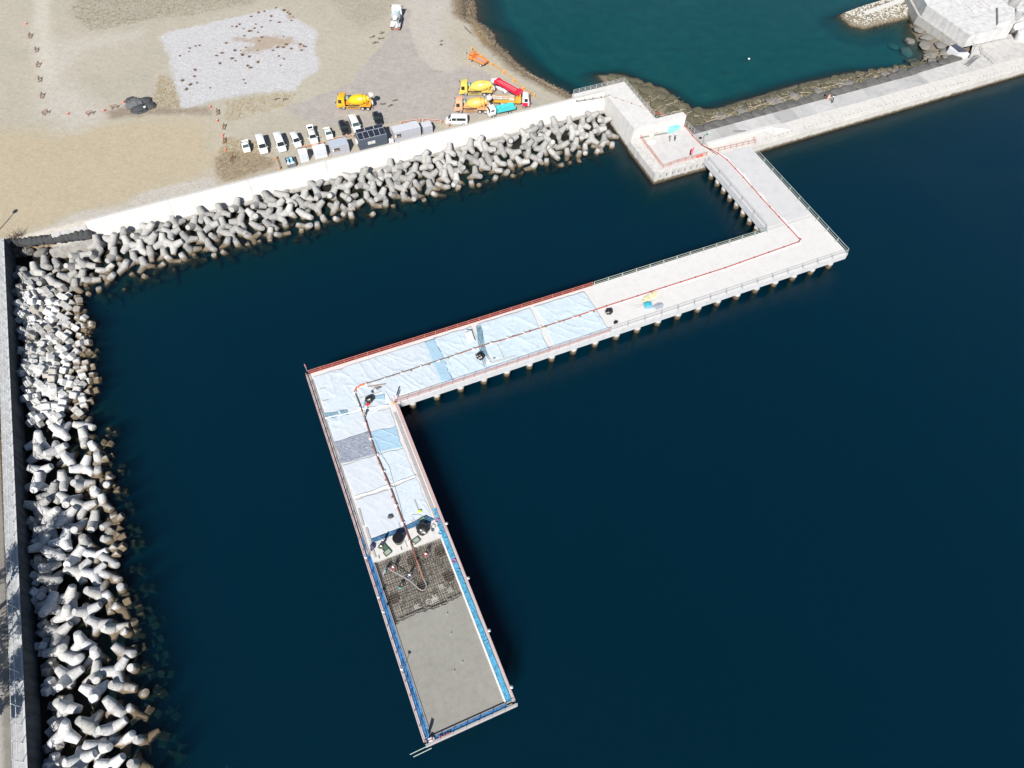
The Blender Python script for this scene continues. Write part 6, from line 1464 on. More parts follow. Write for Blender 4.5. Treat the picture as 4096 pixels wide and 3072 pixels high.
# ------------------------------------------------------------------ concrete delivery pipe, one line of clamped pipes
PR = paint('pipe_red', (.42, .075, .05), .55, .25, 2); PR2 = paint('pipe_rust', (.24, .085, .06), .6, .3, 2); PG = paint('pipe_grey', (.36, .33, .30), .6, .2); PB = paint('pipe_brown', (.15, .12, .10), .6, .3); CL = paint('clamp_dark', (.16, .06, .045), .6); HOSE = paint('hose_grey', (.22, .22, .215), .7, .15); PORANGE = paint('pipe_orange', (.66, .13, .035), .5, .1)
dp = thing('delivery_pipe', 'long red concrete delivery pipe running along the whole pier to the pour', 'pipe', (50.8, 69.6, DECK)); O = Vector(dp.location)
def pp(r, u, v, z): return at(r, u, v, z)-O
def seg(pts, mat, r=.085, step=3.0, clamp=True):
    m_ = MB(); m_.tube(pts, r, 8); m_.build('pipe_run', mat, dp, True)
    if clamp:
        for p, nx_ in zip(resample(pts, step)[:-1], resample(pts, step)[1:]):
            d = (nx_-p).normalized(); c_ = MB(); c_.cone(-d*.07, d*.07, .14, .14, 8); c_.box((0, 0, .12), (.1, .1, .12)); c_.build('clamp', CL, dp, loc=p)
seg([pp('c', 1310, 870, 5.4), pp('c', 1590, 822, 5.32), pp('c', 1710, 868, 5.3), pp('c', 1860, 920, 5.3), pp('c', 1960, 950, 5.3)], PG, .07, 2.0)
seg([pp('c', 1960, 950, 5.3), pp('d', 470, 540, 5.3), pp('d', 600, 570, 4.6), pp('d', 715, 620, QUAY+.4), pp('d', 742, 665, QUAY+.2)], PR, .08)
seg([pp('d', 742, 665, QUAY+.2), pp('d', 800, 740, QUAY+.2), pp('d', 880, 820, QUAY+.25), pp('d', 960, 858, DECK+.3)], PR)
seg([pp('d', 960, 858, DECK+.3), pp('d', 1020, 892, PIPE_Z), pp('d', 1100, 950, PIPE_Z), pp('d', 1240, 1100, PIPE_Z), pp('d', 1390, 1270, PIPE_Z), pp('d', 1630, 1530, PIPE_Z), pp('d', 1722, 1628, PIPE_Z), pp('k', 1303, 985, PIPE_Z), pp('k', 1285, 1010, PIPE_Z)], PR)
seg([pp('k', 1285, 1010, PIPE_Z), pp('k', 1030, 1100, PIPE_Z), pp('k', 650, 1235, PIPE_Z), pp('k', 0, 1442, PIPE_Z), pp('j', 1320, 572, PIPE_Z), pp('j', 920, 700, PIPE_Z), pp('j', 640, 795, PIPE_Z)], PR)
seg([pp('j', 640, 795, PIPE_Z), pp('j', 0, 1000, PIPE_Z), pp('i', 1870, 800, PIPE_Z), pp('i', 1560, 905, PIPE_Z)], PR2)
seg([pp('i', 1560, 905, PIPE_Z), pp('i', 1250, 1008, PIPE_Z), pp('i', 940, 1108, PIPE_Z), pp('i', 785, 1155, PIPE_Z)], PB)
seg([pp('i', 785, 1155, PIPE_Z), pp('i', 735, 1170, PIPE_Z), pp('i', 700, 1192, PIPE_Z), pp('i', 688, 1225, PIPE_Z)], PORANGE, .12, 9, False)
seg([pp('i', 688, 1225, PIPE_Z), pp('i', 735, 1345, PIPE_Z), pp('l', 570, 405, PIPE_Z)], PB)
seg([pp('l', 570, 405, PIPE_Z), pp('l', 660, 690, PIPE_Z), pp('l', 780, 970, PIPE_Z), pp('l', 890, 1270, PIPE_Z), pp('z5', 930, 590, PIPE_Z), pp('z5', 1045, 925, PIPE_Z+.05)], PR2, .1)
seg([pp('z5', 1045, 925, PIPE_Z+.05), pp('z5', 1175, 1285, PIPE_Z+.05)], paint('pipe_copper', (.36, .17, .11), .5, .2), .1, 9)
m_ = MB(); hz_ = DECK+.1
m_.tube([pp('z5', 1175, 1285, PIPE_Z), pp('z5', 1215, 1350, hz_), pp('z5', 1225, 1420, hz_), pp('z5', 1190, 1470, hz_), pp('z5', 1140, 1482, hz_), pp('z5', 1085, 1450, hz_), pp('z5', 1000, 1370, hz_), pp('z5', 900, 1290, hz_+.1), pp('z5', 780, 1220, hz_+.35), pp('z5', 690, 1175, hz_+.55), pp('z5', 600, 1125, hz_+.6), pp('z5', 505, 1062, hz_+.45)], .095, 8)
m_.build('hose', HOSE, dp, True)
# white cloth wraps and timber blocks under the joints
wl = [('l', 515, 285), ('l', 562, 415), ('l', 612, 550), ('l', 668, 690), ('l', 720, 830), ('l', 778, 972), ('l', 832, 1125), ('l', 890, 1275), ('l', 945, 1438), ('i', 690, 1232), ('i', 785, 1155), ('i', 945, 1105), ('i', 1095, 1058), ('i', 1255, 1006), ('i', 1410, 955), ('i', 1562, 903), ('i', 1715, 853), ('i', 1868, 803), ('i', 2010, 757), ('j', 60, 975), ('j', 205, 928), ('j', 350, 880), ('j', 490, 835), ('j', 635, 795), ('j', 780, 750)]
for k, (r_, u_, v_) in enumerate(wl):
    p = at(r_, u_, v_, DECK+.12); m_ = MB(); m_.blob((0, 0, 0), (.36, .27, .2), 2, .25, k)
    tag(m_.build('sand_bag', S_WHITE, None, True, loc=p, rz=rb.uniform(0, 3)), 'white cloth bag propping up the pipe ' + ('on the outer arm' if r_ == 'l' else ('near the pipe bend' if k < 13 else 'on the covered middle deck')), 'bag', 'white bags under the pipe')
TIM = paint('timber_block', (.20, .13, .09), .85, .3); TIMG = paint('timber_grey', (.36, .35, .34), .85, .2)
for k, (r_, u_, v_) in enumerate([('l', 627, 628), ('l', 690, 765), ('l', 742, 905), ('l', 797, 1052), ('l', 865, 1195), ('i', 1022, 1083), ('i', 1175, 1040), ('i', 1330, 988), ('i', 1497, 932), ('i', 1610, 888), ('i', 1790, 838), ('i', 2055, 745), ('j', 112, 960), ('j', 255, 915), ('j', 400, 876), ('j', 552, 826), ('j', 692, 786), ('j', 812, 747), ('i', 1895, 932)]):
    p = at(r_, u_, v_, DECK+.12); m_ = MB(); m_.box((0, 0, 0), (.36, .22, .16), bev=.02); tag(m_.build('timber_block', TIM, None, loc=p, rz=.3*k), 'small brown timber block beside the pipe ' + ('on the outer arm' if r_ == 'l' else 'on the middle deck'), 'timber block', 'timber blocks beside the pipe')
def plank(label, r_, a_, b_, w, mat, z=DECK+.09, h=.06, cat='plank', group=None):
    A_, B_ = at(r_, *a_, z), at(r_, *b_, z); m_ = MB(); m_.beam((0, 0, 0), B_-A_, w, h); return tag(m_.build('plank', mat, None, loc=A_), label, cat, group)
plank('long brown timber plank near the pipe bend, longest one', 'i', (800, 1182), (958, 1156), .22, paint('plank_brown', (.30, .21, .17), .8, .2))
plank('thin grey plank below the timber pile near the pipe bend', 'i', (722, 1283), (918, 1222), .14, TIMG)
plank('grey board flat on the left side of the corner sheet, upper one', 'i', (380, 1205), (432, 1192), .16, TIMG); plank('grey board flat on the left side of the corner sheet, lower one', 'i', (408, 1307), (458, 1293), .2, TIMG)
for k, (a_, b_) in enumerate((((880, 1205), (905, 1180)), ((868, 1195), (890, 1182)), ((900, 1195), (918, 1180)))): plank('short grey block in the little pile by the long plank', 'i', a_, b_, .22, paint('block_grey', (.17, .16, .15), .8, .2), DECK+.15, .15, 'block', 'short blocks near the pipe bend')
plank('long thin pale plank on the covered deck above the outer railing', 'i', (1870, 975), (2075, 918), .3, paint('plank_pale', (.42, .43, .44), .7, .1))
plank('dark narrow strip standing across the covered deck, left one', 'i', (1808, 845), (1868, 970), .12, TIMG); plank('dark narrow strip across the covered deck, right one', 'i', (1922, 812), (1980, 935), .1, TIMG)
plank('long grey batten along the left edge of the outer arm, upper end', 'l', (508, 1155), (548, 1300), .28, TIMG); plank('long grey batten along the left edge of the outer arm by the rolled sheet', 'z5', (115, 330), (205, 620), .34, TIMG)
plank('grey board lying on the white strip at the left edge of the pour', 'z5', (235, 740), (285, 880), .3, TIMG); plank('grey batten on the sheet near the yellow bag', 'l', (990, 1078), (1030, 1190), .16, TIMG)
plank('short dark peg on the white strip, middle', 'z5', (752, 680), (768, 740), .13, paint('peg_dark', (.2, .19, .18), .8)); plank('short dark peg on the white strip, near left', 'z5', (342, 835), (355, 895), .13, paint('peg_dark', (.2, .19, .18), .8))
plank('thin wooden rod across the deep blue rolled sheet', 'z5', (712, 235), (755, 365), .06, TIMG); plank('thin wooden rod on the white strip beside the black drum', 'z5', (820, 560), (872, 690), .05, TIMG)
# black wrapped bundles, drums, trays
BAGB = paint('black_sack', (.014, .014, .015), .35, .3, 3, spec=.6)
def sack(label, p, d, seed, amp=.4, mat=BAGB):
    m_ = MB(); m_.blob((0, 0, d[2]*.6), d, 3, amp, seed, 2.6, flat=0.0); return tag(m_.build('black_sack', mat, None, True, 50, loc=p), label, 'sack')
sack('black wrapped bundle on the bare deck just right of the covered sheets', at('j', 940, 755, DECK), (.72, .62, .5), 3)
sack('black wrapped sack on the white patch of the covered deck', at('i', 1775, 925, DECK), (.75, .7, .55), 5)
sack('black wrapped bundle beside a red box at the inner pier corner', at('i', 818, 1300, DECK), (.75, .6, .55), 8)
sack('crumpled black wrapped bundle with a pallet under it at the right of the white strip', at('z5', 1160, 375, DECK), (.98, .95, .8), 11, .3)
m_ = MB(); q = uvq('z5', [(1090, 470), (1235, 435), (1215, 390), (1075, 420)]); m_.prism(q, DECK+.01, DECK+.14); tag(m_.build('pallet', paint('pallet_brown', (.40, .31, .26), .8, .2)), 'brown timber pallet under the crumpled black bundle', 'pallet')
p = at('z5', 715, 570, DECK); t = thing('black_drum', 'large round black drum with a shiny lid standing on the white strip', 'drum', p)
m_ = MB(); m_.lathe((0, 0, 0), (0, 0, 1.15), [(0, .62), (.05, .68), (.9, .78), (.95, .8), (1, .78)], 24); m_.build('barrel', paint('drum_black', (.05, .05, .052), .4, .2), t, True)
m_ = MB(); m_.lathe((0, 0, 1.13), (0, 0, 1.3), [(0, .82), (.4, .82), (.8, .6), (1, .3)], 24); m_.blob((.15, .1, 1.26), (.3, .2, .08), 2, .3, 2); m_.build('lid', paint('drum_lid_black', (.012, .012, .013), .18, .2), t, True)
p = at('i', 803, 1340, DECK); m_ = MB(); m_.box((0, 0, .18), (.6, .4, .36), bev=.04); m_.box((0, 0, .38), (.3, .2, .05)); tag(m_.build('red_box', paint('box_red', (.55, .04, .03), .5, .2), loc=p, rz=.4), 'small red box beside the black bundle at the inner pier corner', 'box')
TRAY = paint('tray_green', (.06, .115, .075), .6, .15); TRAYI = paint('tray_mortar', (.27, .31, .25), .8, .2)
def tray(label, r_, u_, v_, rz, inner=TRAYI, L=1.0, D=.72):
    t = thing('mortar_tray', label, 'tray', at(r_, u_, v_, DECK), rz, 'green mortar trays on the white strip'); m_ = MB()
    for (c, d) in (((0, D/2, .13), (L, .06, .24)), ((0, -D/2, .13), (L, .06, .24)), ((L/2, 0, .13), (.06, D+.06, .24)), ((-L/2, 0, .13), (.06, D+.06, .24)), ((0, 0, .03), (L, D, .04))): m_.box(c, d)
    m_.build('rim', TRAY, t); m_ = MB(); m_.box((0, 0, .1), (L-.08, D-.08, .08)); m_.build('content', inner, t); return t
tray('green mortar tray right of the pipe on the white strip', 'z5', 1035, 570, .3); tray('green mortar tray next to the two workers on the left', 'z5', 447, 695, 1.9, TRAY); tray('green mortar tray full of pale mortar at the edge of the bars', 'z5', 508, 790, .33); tray('green mortar tray above the crumpled black bundle', 'z5', 1150, 200, .3, paint('tray_wet', (.16, .27, .2), .3))
p = at('z5', 998, 640, DECK); m_ = MB(); m_.lathe((0, 0, 0), (0, 0, .3), [(0, .14), (1, .18)], 14, False); m_.lathe((0, 0, .02), (0, 0, .22), [(0, .13), (1, .15)], 14); tag(m_.build('bucket', paint('bucket_white', (.6, .6, .58), .5), None, True, loc=p), 'small white bucket at the edge of the white strip below a tray', 'bucket')
p = at('z5', 235, 690, DECK); m_ = MB(); m_.blob((0, 0, .3), (.35, .42, .34), 3, .4, 21, 2.5); tag(m_.build('tool_bag', paint('navy_bag', (.06, .06, .12), .7, .3), None, True, loc=p), 'dark blue tool bag at the left edge of the white strip', 'bag')
p = at('z5', 1345, 350, DECK)
m_ = MB(); m_.tube([(.1, -.3, .06), (-.25, 0, .06), (-.05, .5, .08), (.3, .75, .08), (.5, .4, .06), (.35, .1, .06)], .05, 6); m_.tube([(-.1, -.4, .08), (.1, -.1, .1), (-.15, .1, .1), (-.3, -.2, .08), (-.1, -.4, .08)], .06, 6); m_.tube([(.75, .2, .06), (.95, .35, .06), (1.0, .1, .06), (.8, .05, .06), (.75, .2, .06)], .05, 6)
tag(m_.build('hose_coil', paint('coil_dark', (.10, .11, .16), .6, .3), None, True, loc=p), 'tangled dark hose coil right of the black bundle on the white strip', 'hose')
sack('small dark crumpled bag on the pale sheet left of the pipe, outer arm', at('z5', 560, 125, DECK+.05), (.4, .34, .16), 15, .6, paint('bag_charcoal', (.06, .065, .07), .7, .3))
p = at('z5', 1105, 30, DECK+.1); m_ = MB(); m_.blob((0, 0, .1), (.34, .24, .14), 2, .35, 4); tag(m_.build('yellow_bag', paint('bag_lime', (.55, .66, .08), .6, .15), None, True, loc=p), 'bright lime yellow bag on the sheet right of the pipe', 'bag')
m_ = MB(); m_.tube([at('z5', a_, b_, DECK+.1) for a_, b_ in ((870, 285), (960, 270), (1010, 200), (985, 150), (945, 190), (990, 230), (1060, 180), (1150, 110), (1080, 80), (960, 90), (940, 130))], .025, 5); tag(m_.build('cable', paint('cable_grey', (.3, .32, .34), .7), None, True), 'thin grey cable looping over the sheet right of the pipe', 'cable')
m_ = MB(); m_.tube([at('l', a_, b_, DECK+.1) for a_, b_ in ((650, 560), (700, 680), (770, 790), (800, 900), (860, 1100), (905, 1300))], .02, 5); tag(m_.build('cable', paint('cable_teal', (.16, .30, .30), .7), None, True), 'thin teal rope lying along the right of the pipe on the outer arm', 'rope')
# bundles on the bare deck
p = at('j', 1278, 700, DECK); m_ = MB(); m_.box((0, 0, .18), (1.6, 1.5, .36), bev=.08); tag(m_.build('wrapped_stack', paint('wrap_steel_blue', (.22, .36, .46), .4, .3, 2), loc=p, rz=-.25), 'square steel blue wrapped stack on the bare deck beside the pipe', 'stack')
m_ = MB(); m_.blob((0, 0, .48), (.6, .45, .25), 3, .5, 6, 2.4); tag(m_.build('teal_tarp', paint('tarp_teal', (.02, .36, .45), .5, .2), None, True, loc=p+Vector((-.1, .1, 0)), rz=.4), 'crumpled teal tarp on top of the steel blue stack', 'tarp')
for (u_, v_, s, lab) in ((1325, 605, 1.0, 'right'), (1265, 645, 1.1, 'left')):
    m_ = MB(); m_.blob((0, 0, .1), (.9*s, .5*s, .16), 3, .7, u_, 2.6, flat=0.0); tag(m_.build('yellow_net', paint('net_yellow', (.56, .53, .33), .7, .2, 3), None, True, loc=at('j', u_, v_, DECK), rz=.5), 'crumpled pale yellow net on the bare deck beside the pipe, ' + lab + ' one', 'net')
m_ = MB(); q = random.Random(8)
m_.blob((0, 0, .06), (1.0, .62, .12), 3, .5, 9, 2.8, flat=0.0); tag(m_.build('grey_tarp', paint('tarp_grey', (.27, .30, .34), .7, .3, 4), None, True, loc=at('j', 1370, 700, DECK), rz=.1), 'crumpled grey tarp right of the steel blue stack', 'tarp')
for k, (a_, b_) in enumerate((((1155, 700), (1240, 682)), ((1185, 712), (1250, 690)), ((1290, 655), (1345, 650)))): plank('thin grey rod lying beside the steel blue stack', 'j', a_, b_, .07, TIMG, DECK+.05, .05, 'rod', 'rods beside the blue stack')
p = at('j', 1000, 845, DECK); t = thing('equipment_pile', 'small pile of dark gear at the end of the red outer railing', 'gear', p); m_ = MB(); m_.blob((0, 0, .2), (.4, .3, .25), 2, .5, 3); m_.build('bag', BAGB, t, True); m_ = MB(); m_.tube([(-.3, .2, .1), (0, .4, .3), (.3, .2, .1)], .05, 6); m_.build('hose', paint('pale_hose', (.45, .45, .42), .6), t, True)
# black flag like boards and pink flags
def flag(label, p, h, lean, cloth, fdir, L=1.2, D=.35):
    t = thing('flag', label, 'flag', p, 0, 'pink warning flags'); top = Vector((lean[0], lean[1], h)); m_ = MB(); m_.cone((0, 0, 0), top, .03, .025, 6); m_.build('pole', paint('flag_pole', (.6, .5, .5), .5), t)
    m_ = MB(); f = Vector((fdir[0], fdir[1], 0)).normalized()
    def fn(a_, b_): c = top*(1-.62*b_); w = D*(1-.35*abs(b_-.3)); return c+f*(a_*w)+Vector((f.y, -f.x, 0))*(.08*math.sin(a_*5+b_*3))
    m_.grid(fn, 6, 10); o = m_.build('cloth', cloth, t, True, fix=False); s = o.modifiers.new('thickness', 'SOLIDIFY'); s.thickness = .006; return t
PINK = paint('flag_pink', (.72, .16, .22), .7, .15)
flag('pink flag on the far left corner post of the pier', Vector((-2.4, 74.9, DECK+1.0)), 1.9, (-.1, 0), PINK, (.4, 1), D=.3)
flag('pink flag at the inner corner beside the orange light', Vector((9.3, 64.0, DECK)), 2.4, (0, .1), PINK, (0, 1), D=.14)
flag('pink flag on the lower landing railing beside the dark banner', at('z6', 945, 880, QUAY), 2.7, (.1, 0), PINK, (-1, .2), D=.5)
flag('salmon flag on the seaward left corner of the pier', Vector((-2.6, 14.9, DECK)), 2.6, (-.05, .1), paint('flag_salmon', (.75, .26, .26), .7, .1), (.2, -1), D=.5)
p = at('i', 1028, 1322, DECK+.6); m_ = MB(); m_.box((0, 0, 0), (.5, .35, .3), bev=.08); m_.lathe((0, 0, .15), (0, 0, .45), [(0, .16), (.7, .14), (1, .05)], 10); tag(m_.build('warning_light', paint('light_orange', (.8, .27, .07), .4, .1), loc=p), 'orange warning light at the inner corner of the pier', 'light')
m_ = MB(); m_.beam(at('i', 1052, 1258, DECK+.1), at('i', 1076, 1178, DECK+.1), .22, .04); tag(m_.build('dark_board', paint('board_black', (.05, .06, .07), .6, .2)), 'narrow dark board lying on the sheet above the orange light', 'board')
m_ = MB(); m_.blob((0, 0, .05), (.22, .3, .12), 2, .4, 4); m_.tube([(.1, .15, .1), (.4, .45, .1), (.75, .8, .1)], .03, 5); tag(m_.build('hand_tool', paint('tool_dark', (.05, .06, .09), .6), loc=at('i', 843, 1225, DECK+.05)), 'dark hand tool lying below the short blocks near the pipe bend', 'tool')
sheet('white_scrap', 'white scrap of sheet at the inner corner below the dark board', uvq('l', [(742, 245), (790, 235), (745, 140), (735, 190)]), S_WHITE, z=DECK+.06, amp=.06, seed=31, n=(6, 8), edge=.05)
sheet('blue_scrap', 'crumpled blue sheet below the black bundle at the inner corner', uvq('i', [(750, 1375), (800, 1330), (840, 1270), (790, 1285)]), S_MID, z=DECK+.07, amp=.12, seed=32, n=(10, 10), edge=.1)
sheet('blue_scrap', 'thin blue sheet right of the black bundle at the inner corner', uvq('i', [(850, 1295), (955, 1300), (950, 1240), (870, 1265)]), S_BLUE, z=DECK+.06, amp=.08, seed=33, n=(12, 8), edge=.1)
# lamps, life rings and clamps on the railings of the pour
LWHITE = paint('lamp_white', (.66, .68, .68), .3, .05)
def work_lamp(label, p, h, head=.22):
    t = thing('work_lamp', label, 'lamp', p, 0, 'white work lamps on the pour railings'); m_ = MB(); m_.cone((0, 0, 0), (0, 0, h), .03, .03, 6); m_.build('pole', GALG, t)
    m_ = MB(); m_.lathe((0, 0, h-.05), (.12, .1, h+.15), [(0, .08), (.4, head), (1, head*.9)], 12); m_.build('head', LWHITE, t, True); return t
for (r_, u_, v_, h, lab) in (('n', 540, 700, 2.3, 'on the left railing beside the grey pour'), ('z5', 130, 905, 1.6, 'on the left railing beside the bars'), ('z5', 390, 1620, 1.5, 'on the left railing below the bars'), ('n', 350, 120, 1.3, 'on the left railing at the edge of the pour')):
    p = at(r_, u_, v_, DECK+1.0); p.z = DECK; work_lamp('white work lamp ' + lab, Vector((-2.7, p.y, DECK)), h)
for (r_, u_, v_, h, lab) in (('z5', 1515, 310, 1.4, 'on the right railing level with the black bundle'), ('z5', 1940, 1310, 1.5, 'on the right railing below the column cages'), ('n', 1350, 330, 1.6, 'on the right railing beside the pour'), ('n', 1570, 885, 1.5, 'on the right railing near the seaward corner')):
    p = at(r_, u_, v_, DECK+1.0); work_lamp('white work lamp ' + lab, Vector((9.55, p.y, DECK)), h)
for (u_, v_, m__, lab) in ((1425, 195, paint('ring_magenta', (.5, .03, .12), .6), 'magenta cable ring hung at the top of the right blue walkway'), (1735, 935, paint('ring_magenta', (.5, .03, .12), .6), 'magenta and white cable ring on the right blue walkway'), (1810, 1120, paint('ring_blue', (.05, .3, .5), .6), 'blue cable ring on the right blue walkway'), (1480, 1420-1000, paint('ring_blue', (.05, .3, .5), .6), 'blue cable ring beside the hose coil')):
    p = at('z5', u_, v_, DECK+.15); m_ = MB(); m_.tube([(.26*math.cos(k*.524), .26*math.sin(k*.524), .03*math.sin(k)) for k in range(13)], .05, 6); tag(m_.build('cable_ring', m__, None, True, loc=p), lab, 'cable ring')
m_ = MB(); m_.box((0, 0, .3), (.5, .5, .6), bev=.08); m_.box((.35, 0, .2), (.3, .3, .4), bev=.06); tag(m_.build('control_box', paint('box_pinkwhite', (.66, .52, .52), .5, .1), loc=(-2.0, 14.9, DECK)), 'pale pink control box at the seaward left corner of the pier', 'box')
m_ = MB(); q = random.Random(2)
for k in range(5): m_.box((k*.34+q.uniform(-.1, .1), q.uniform(-.08, .08), .18), (.24, .2, .3), rz=q.uniform(-.6, .6), bev=.03)
tag(m_.build('hanging_rags', paint('rag_red', (.5, .16, .16), .8, .4), loc=(-.9, 14.7, DECK)), 'red and white rags tied to the seaward end railing', 'rags')
# weighed down corner on the wet concrete: marker pins
for k, (r_, u_, v_) in enumerate((('m', 1118, 1325), ('m', 1042, 1218), ('n', 998, 345), ('n', 1108, 625), ('n', 1028, 715))):
    m_ = MB(); m_.cone((0, 0, 0), (0, 0, .35), .035, .03, 6); m_.box((0, 0, .36), (.12, .08, .06)); tag(m_.build('level_pin', paint('pin_pale', (.5, .48, .44), .7), loc=at(r_, u_, v_, 3.24)), 'short level pin standing in the fresh grey concrete', 'pin', 'level pins in the pour')
# ------------------------------------------------------------------ things on the lower landing and walkway
p = at('z6', 400, 405, QUAY+.02); m_ = MB(); m_.box((0, 0, .35), (3.0, .9, .7), bev=.04)
t = thing('crate_stack', 'pale grey boxy crate against the white step wall of the landing', 'crate', p); m_.build('box', paint('crate_grey', (.5, .49, .47), .7, .1), t); m_ = MB()
for k in range(4): m_.box((-1.2+k*.8, -.46, .35), (.08, .04, .6))
m_.build('batten', paint('crate_batten', (.36, .35, .33), .7), t)
p = at('z6', 590, 370, QUAY+.02); m_ = MB(); m_.blob((0, 0, .4), (1.6, .8, .55), 3, .45, 17, 2.0, flat=0.0); tag(m_.build('teal_sheet', paint('tarp_aqua', (.20, .54, .58), .5, .35, 1.2), None, True, loc=p, rz=.15), 'crumpled aqua blue sheet heaped against the white step wall', 'sheet')
p = at('z6', 475, 400, QUAY+.02); m_ = MB(); m_.blob((0, 0, .3), (.5, .4, .35), 2, .3, 3); tag(m_.build('white_sack', S_WHITE, None, True, loc=p), 'white sack between the grey crate and the aqua sheet', 'sack')
m_ = MB(); A_, B_ = at('z6', 20, 520, QUAY), at('z6', 560, 425, QUAY); m_.beam(A_+Vector((0, .1, .08)), B_+Vector((0, .1, .08)), .28, .16); tag(m_.build('kerb_beam', paint('beam_grey', (.2, .2, .19), .8, .2)), 'long dark grey beam lying along the foot of the step wall', 'beam')
p = at('z6', 205, 560, QUAY+.02); m_ = MB(); m_.blob((0, -.2, .25), (1.25, .75, .35), 3, .12, 5, 1.2, flat=0.0); tag(m_.build('white_bulk_bag', S_WHITE, None, True, loc=at('z6', 200, 600, QUAY+.02)), 'large white bulk bag on the landing left of the two workers', 'bag')
m_ = MB(); m_.blob((0, 0, .5), (.55, .5, .6), 3, .2, 6); tag(m_.build('cream_bag', paint('bag_cream', (.62, .60, .46), .6, .08), None, True, loc=at('z6', 205, 505, QUAY+.02)), 'upright cream bag standing behind the white bulk bag', 'bag')
m_ = MB(); m_.box((0, 0, .2), (1.0, .5, .4), bev=.05); tag(m_.build('grey_box', paint('crate_grey2', (.4, .4, .38), .7), loc=at('z6', 70, 470, QUAY+.02)), 'low grey box in the left corner of the landing', 'box')
A_ = at('z6', 920, 835, QUAY+.02); B_ = at('z6', 930, 740, QUAY+.02); m_ = MB(); m_.add([A_+Vector((-.2, 0, .02)), A_+Vector((.25, 0, .02)), B_+Vector((.3, 0, .06)), B_+Vector((-.05, 0, .06)), A_+Vector((-.2, 0, .05)), A_+Vector((.25, 0, .05)), B_+Vector((.3, 0, .09)), B_+Vector((-.05, 0, .09))], [(3, 2, 1, 0), (4, 5, 6, 7), (0, 1, 5, 4), (1, 2, 6, 5), (2, 3, 7, 6), (3, 0, 4, 7)])
tag(m_.build('dark_banner', paint('banner_maroon', (.16, .02, .06), .6, .2)), 'dark maroon cloth lying beside the pink flag on the landing', 'cloth')
for (u_, v_, lab) in ((1058, 875, 'left'), (1130, 855, 'right')):
    m_ = MB(); m_.box((0, 0, .25), (.5, .4, .5), bev=.05); tag(m_.build('red_can', paint('can_red', (.6, .09, .05), .5, .1), loc=at('z6', u_, v_, QUAY)), 'red fuel can behind the landing railing, ' + lab + ' one', 'can')
p = at('z6', 1155, 640, QUAY); t = thing('hydrant_post', 'green hooked pipe post beside the pipe on the landing', 'post', p); m_ = MB(); m_.tube([(0, 0, 0), (0, 0, 2.4), (.25, .1, 2.75), (.8, .2, 2.85), (1.05, .25, 2.7)], .06, 7); m_.build('pole', paint('post_green', (.10, .34, .2), .5), t); m_ = MB(); m_.lathe((.75, .2, 2.75), (1.2, .28, 2.72), [(0, .1), (.5, .2), (1, .12)], 10); m_.build('head', paint('post_mint', (.35, .58, .46), .5), t)
m_ = MB(); m_.blob((0, 0, .15), (.4, .3, .2), 2, .5, 6); tag(m_.build('dark_bag', BAGB, None, True, loc=at('z6', 1110, 525, QUAY)), 'dark bag on the grey walkway left of the green post', 'bag')
p = Vector((101, 104.2, QUAY)); t = thing('metal_ladder', 'grey metal ladder lying on the grey walkway by the white kerb', 'ladder', at('z6', 1740, 415, QUAY)); Bv = at('z6', 1980, 420, QUAY)-Vector(t.location)
m_ = MB(); sd_ = Vector((0, .55, 0)); m_.beam((0, 0, .25), Bv+Vector((0, 0, .25)), .07, .07); m_.beam(sd_+Vector((0, 0, .25)), Bv+sd_+Vector((0, 0, .25)), .07, .07); m_.build('side_rail', GALG, t)
m_ = MB()
for k in range(10): c = Bv*((k+.5)/10); m_.beam(c+Vector((0, 0, .25)), c+sd_+Vector((0, 0, .25)), .08, .05)
m_.build('rung', GALG, t)
# landing stair and gangway below the caisson
t = thing('landing_box', 'white concrete landing box with a dark slate top below the caisson', 'landing', (171.5, 110.9, 0)); o_ = Vector(t.location)
q = [tuple(p.xy) for p in ats('z7', [(1040, 800), (1210, 880), (1320, 850), (1190, 700), (1080, 690)], 2.6)]
m_ = MB(); m_.prism([(169.2, 112.6), (169.6, 109.6), (172.3, 108.6), (172.45, 112.9), (171.0, 113.8)], -1, 3.0); o = m_.build('base', paint('landing_white', (.52, .53, .55), .7, .1), t); o.location = -o_
m_ = MB(); m_.add([(170.3, 113.4, 3.02), (170.0, 109.9, 3.3), (171.9, 109.3, 3.3), (172.0, 113.2, 3.02), (170.3, 113.4, 3.1), (170.0, 109.9, 3.4), (171.9, 109.3, 3.4), (172.0, 113.2, 3.1)], [(3, 2, 1, 0), (4, 5, 6, 7), (0, 1, 5, 4), (1, 2, 6, 5), (2, 3, 7, 6), (3, 0, 4, 7)]); o = m_.build('slate_top', paint('slate_blue', (.045, .055, .09), .5, .2), t); o.location = -o_
t = thing('metal_stair', 'grey metal stair with open treads on the landing beside the caisson', 'stair', at('z7', 1225, 1075, QUAY)); e_ = at('z7', 1425, 900, QUAY+.6)-Vector(t.location); sv = Vector((e_.y, -e_.x, 0)).normalized()*1.0; sv.z = 0
m_ = MB(); m_.beam((0, 0, .1), e_, .08, .2); m_.beam(sv+Vector((0, 0, .1)), e_+sv, .08, .2); m_.build('stringer', GALG, t)
m_ = MB()
for k in range(8): c = e_*((k+.5)/8); m_.beam(c+Vector((0, 0, .1)), c+sv+Vector((0, 0, .1)), .26, .05)
m_.build('tread', paint('tread_grey', (.16, .16, .17), .7), t)
railing('stair_railing', 'thin grey handrail around the top of the metal stair', 'railing', [at('z7', 1300, 770, QUAY), at('z7', 1470, 800, QUAY), at('z7', 1500, 900, QUAY), at('z7', 1690, 1060, QUAY)], 1.4, GALG, r=.04, rails=(.55, 1.05))
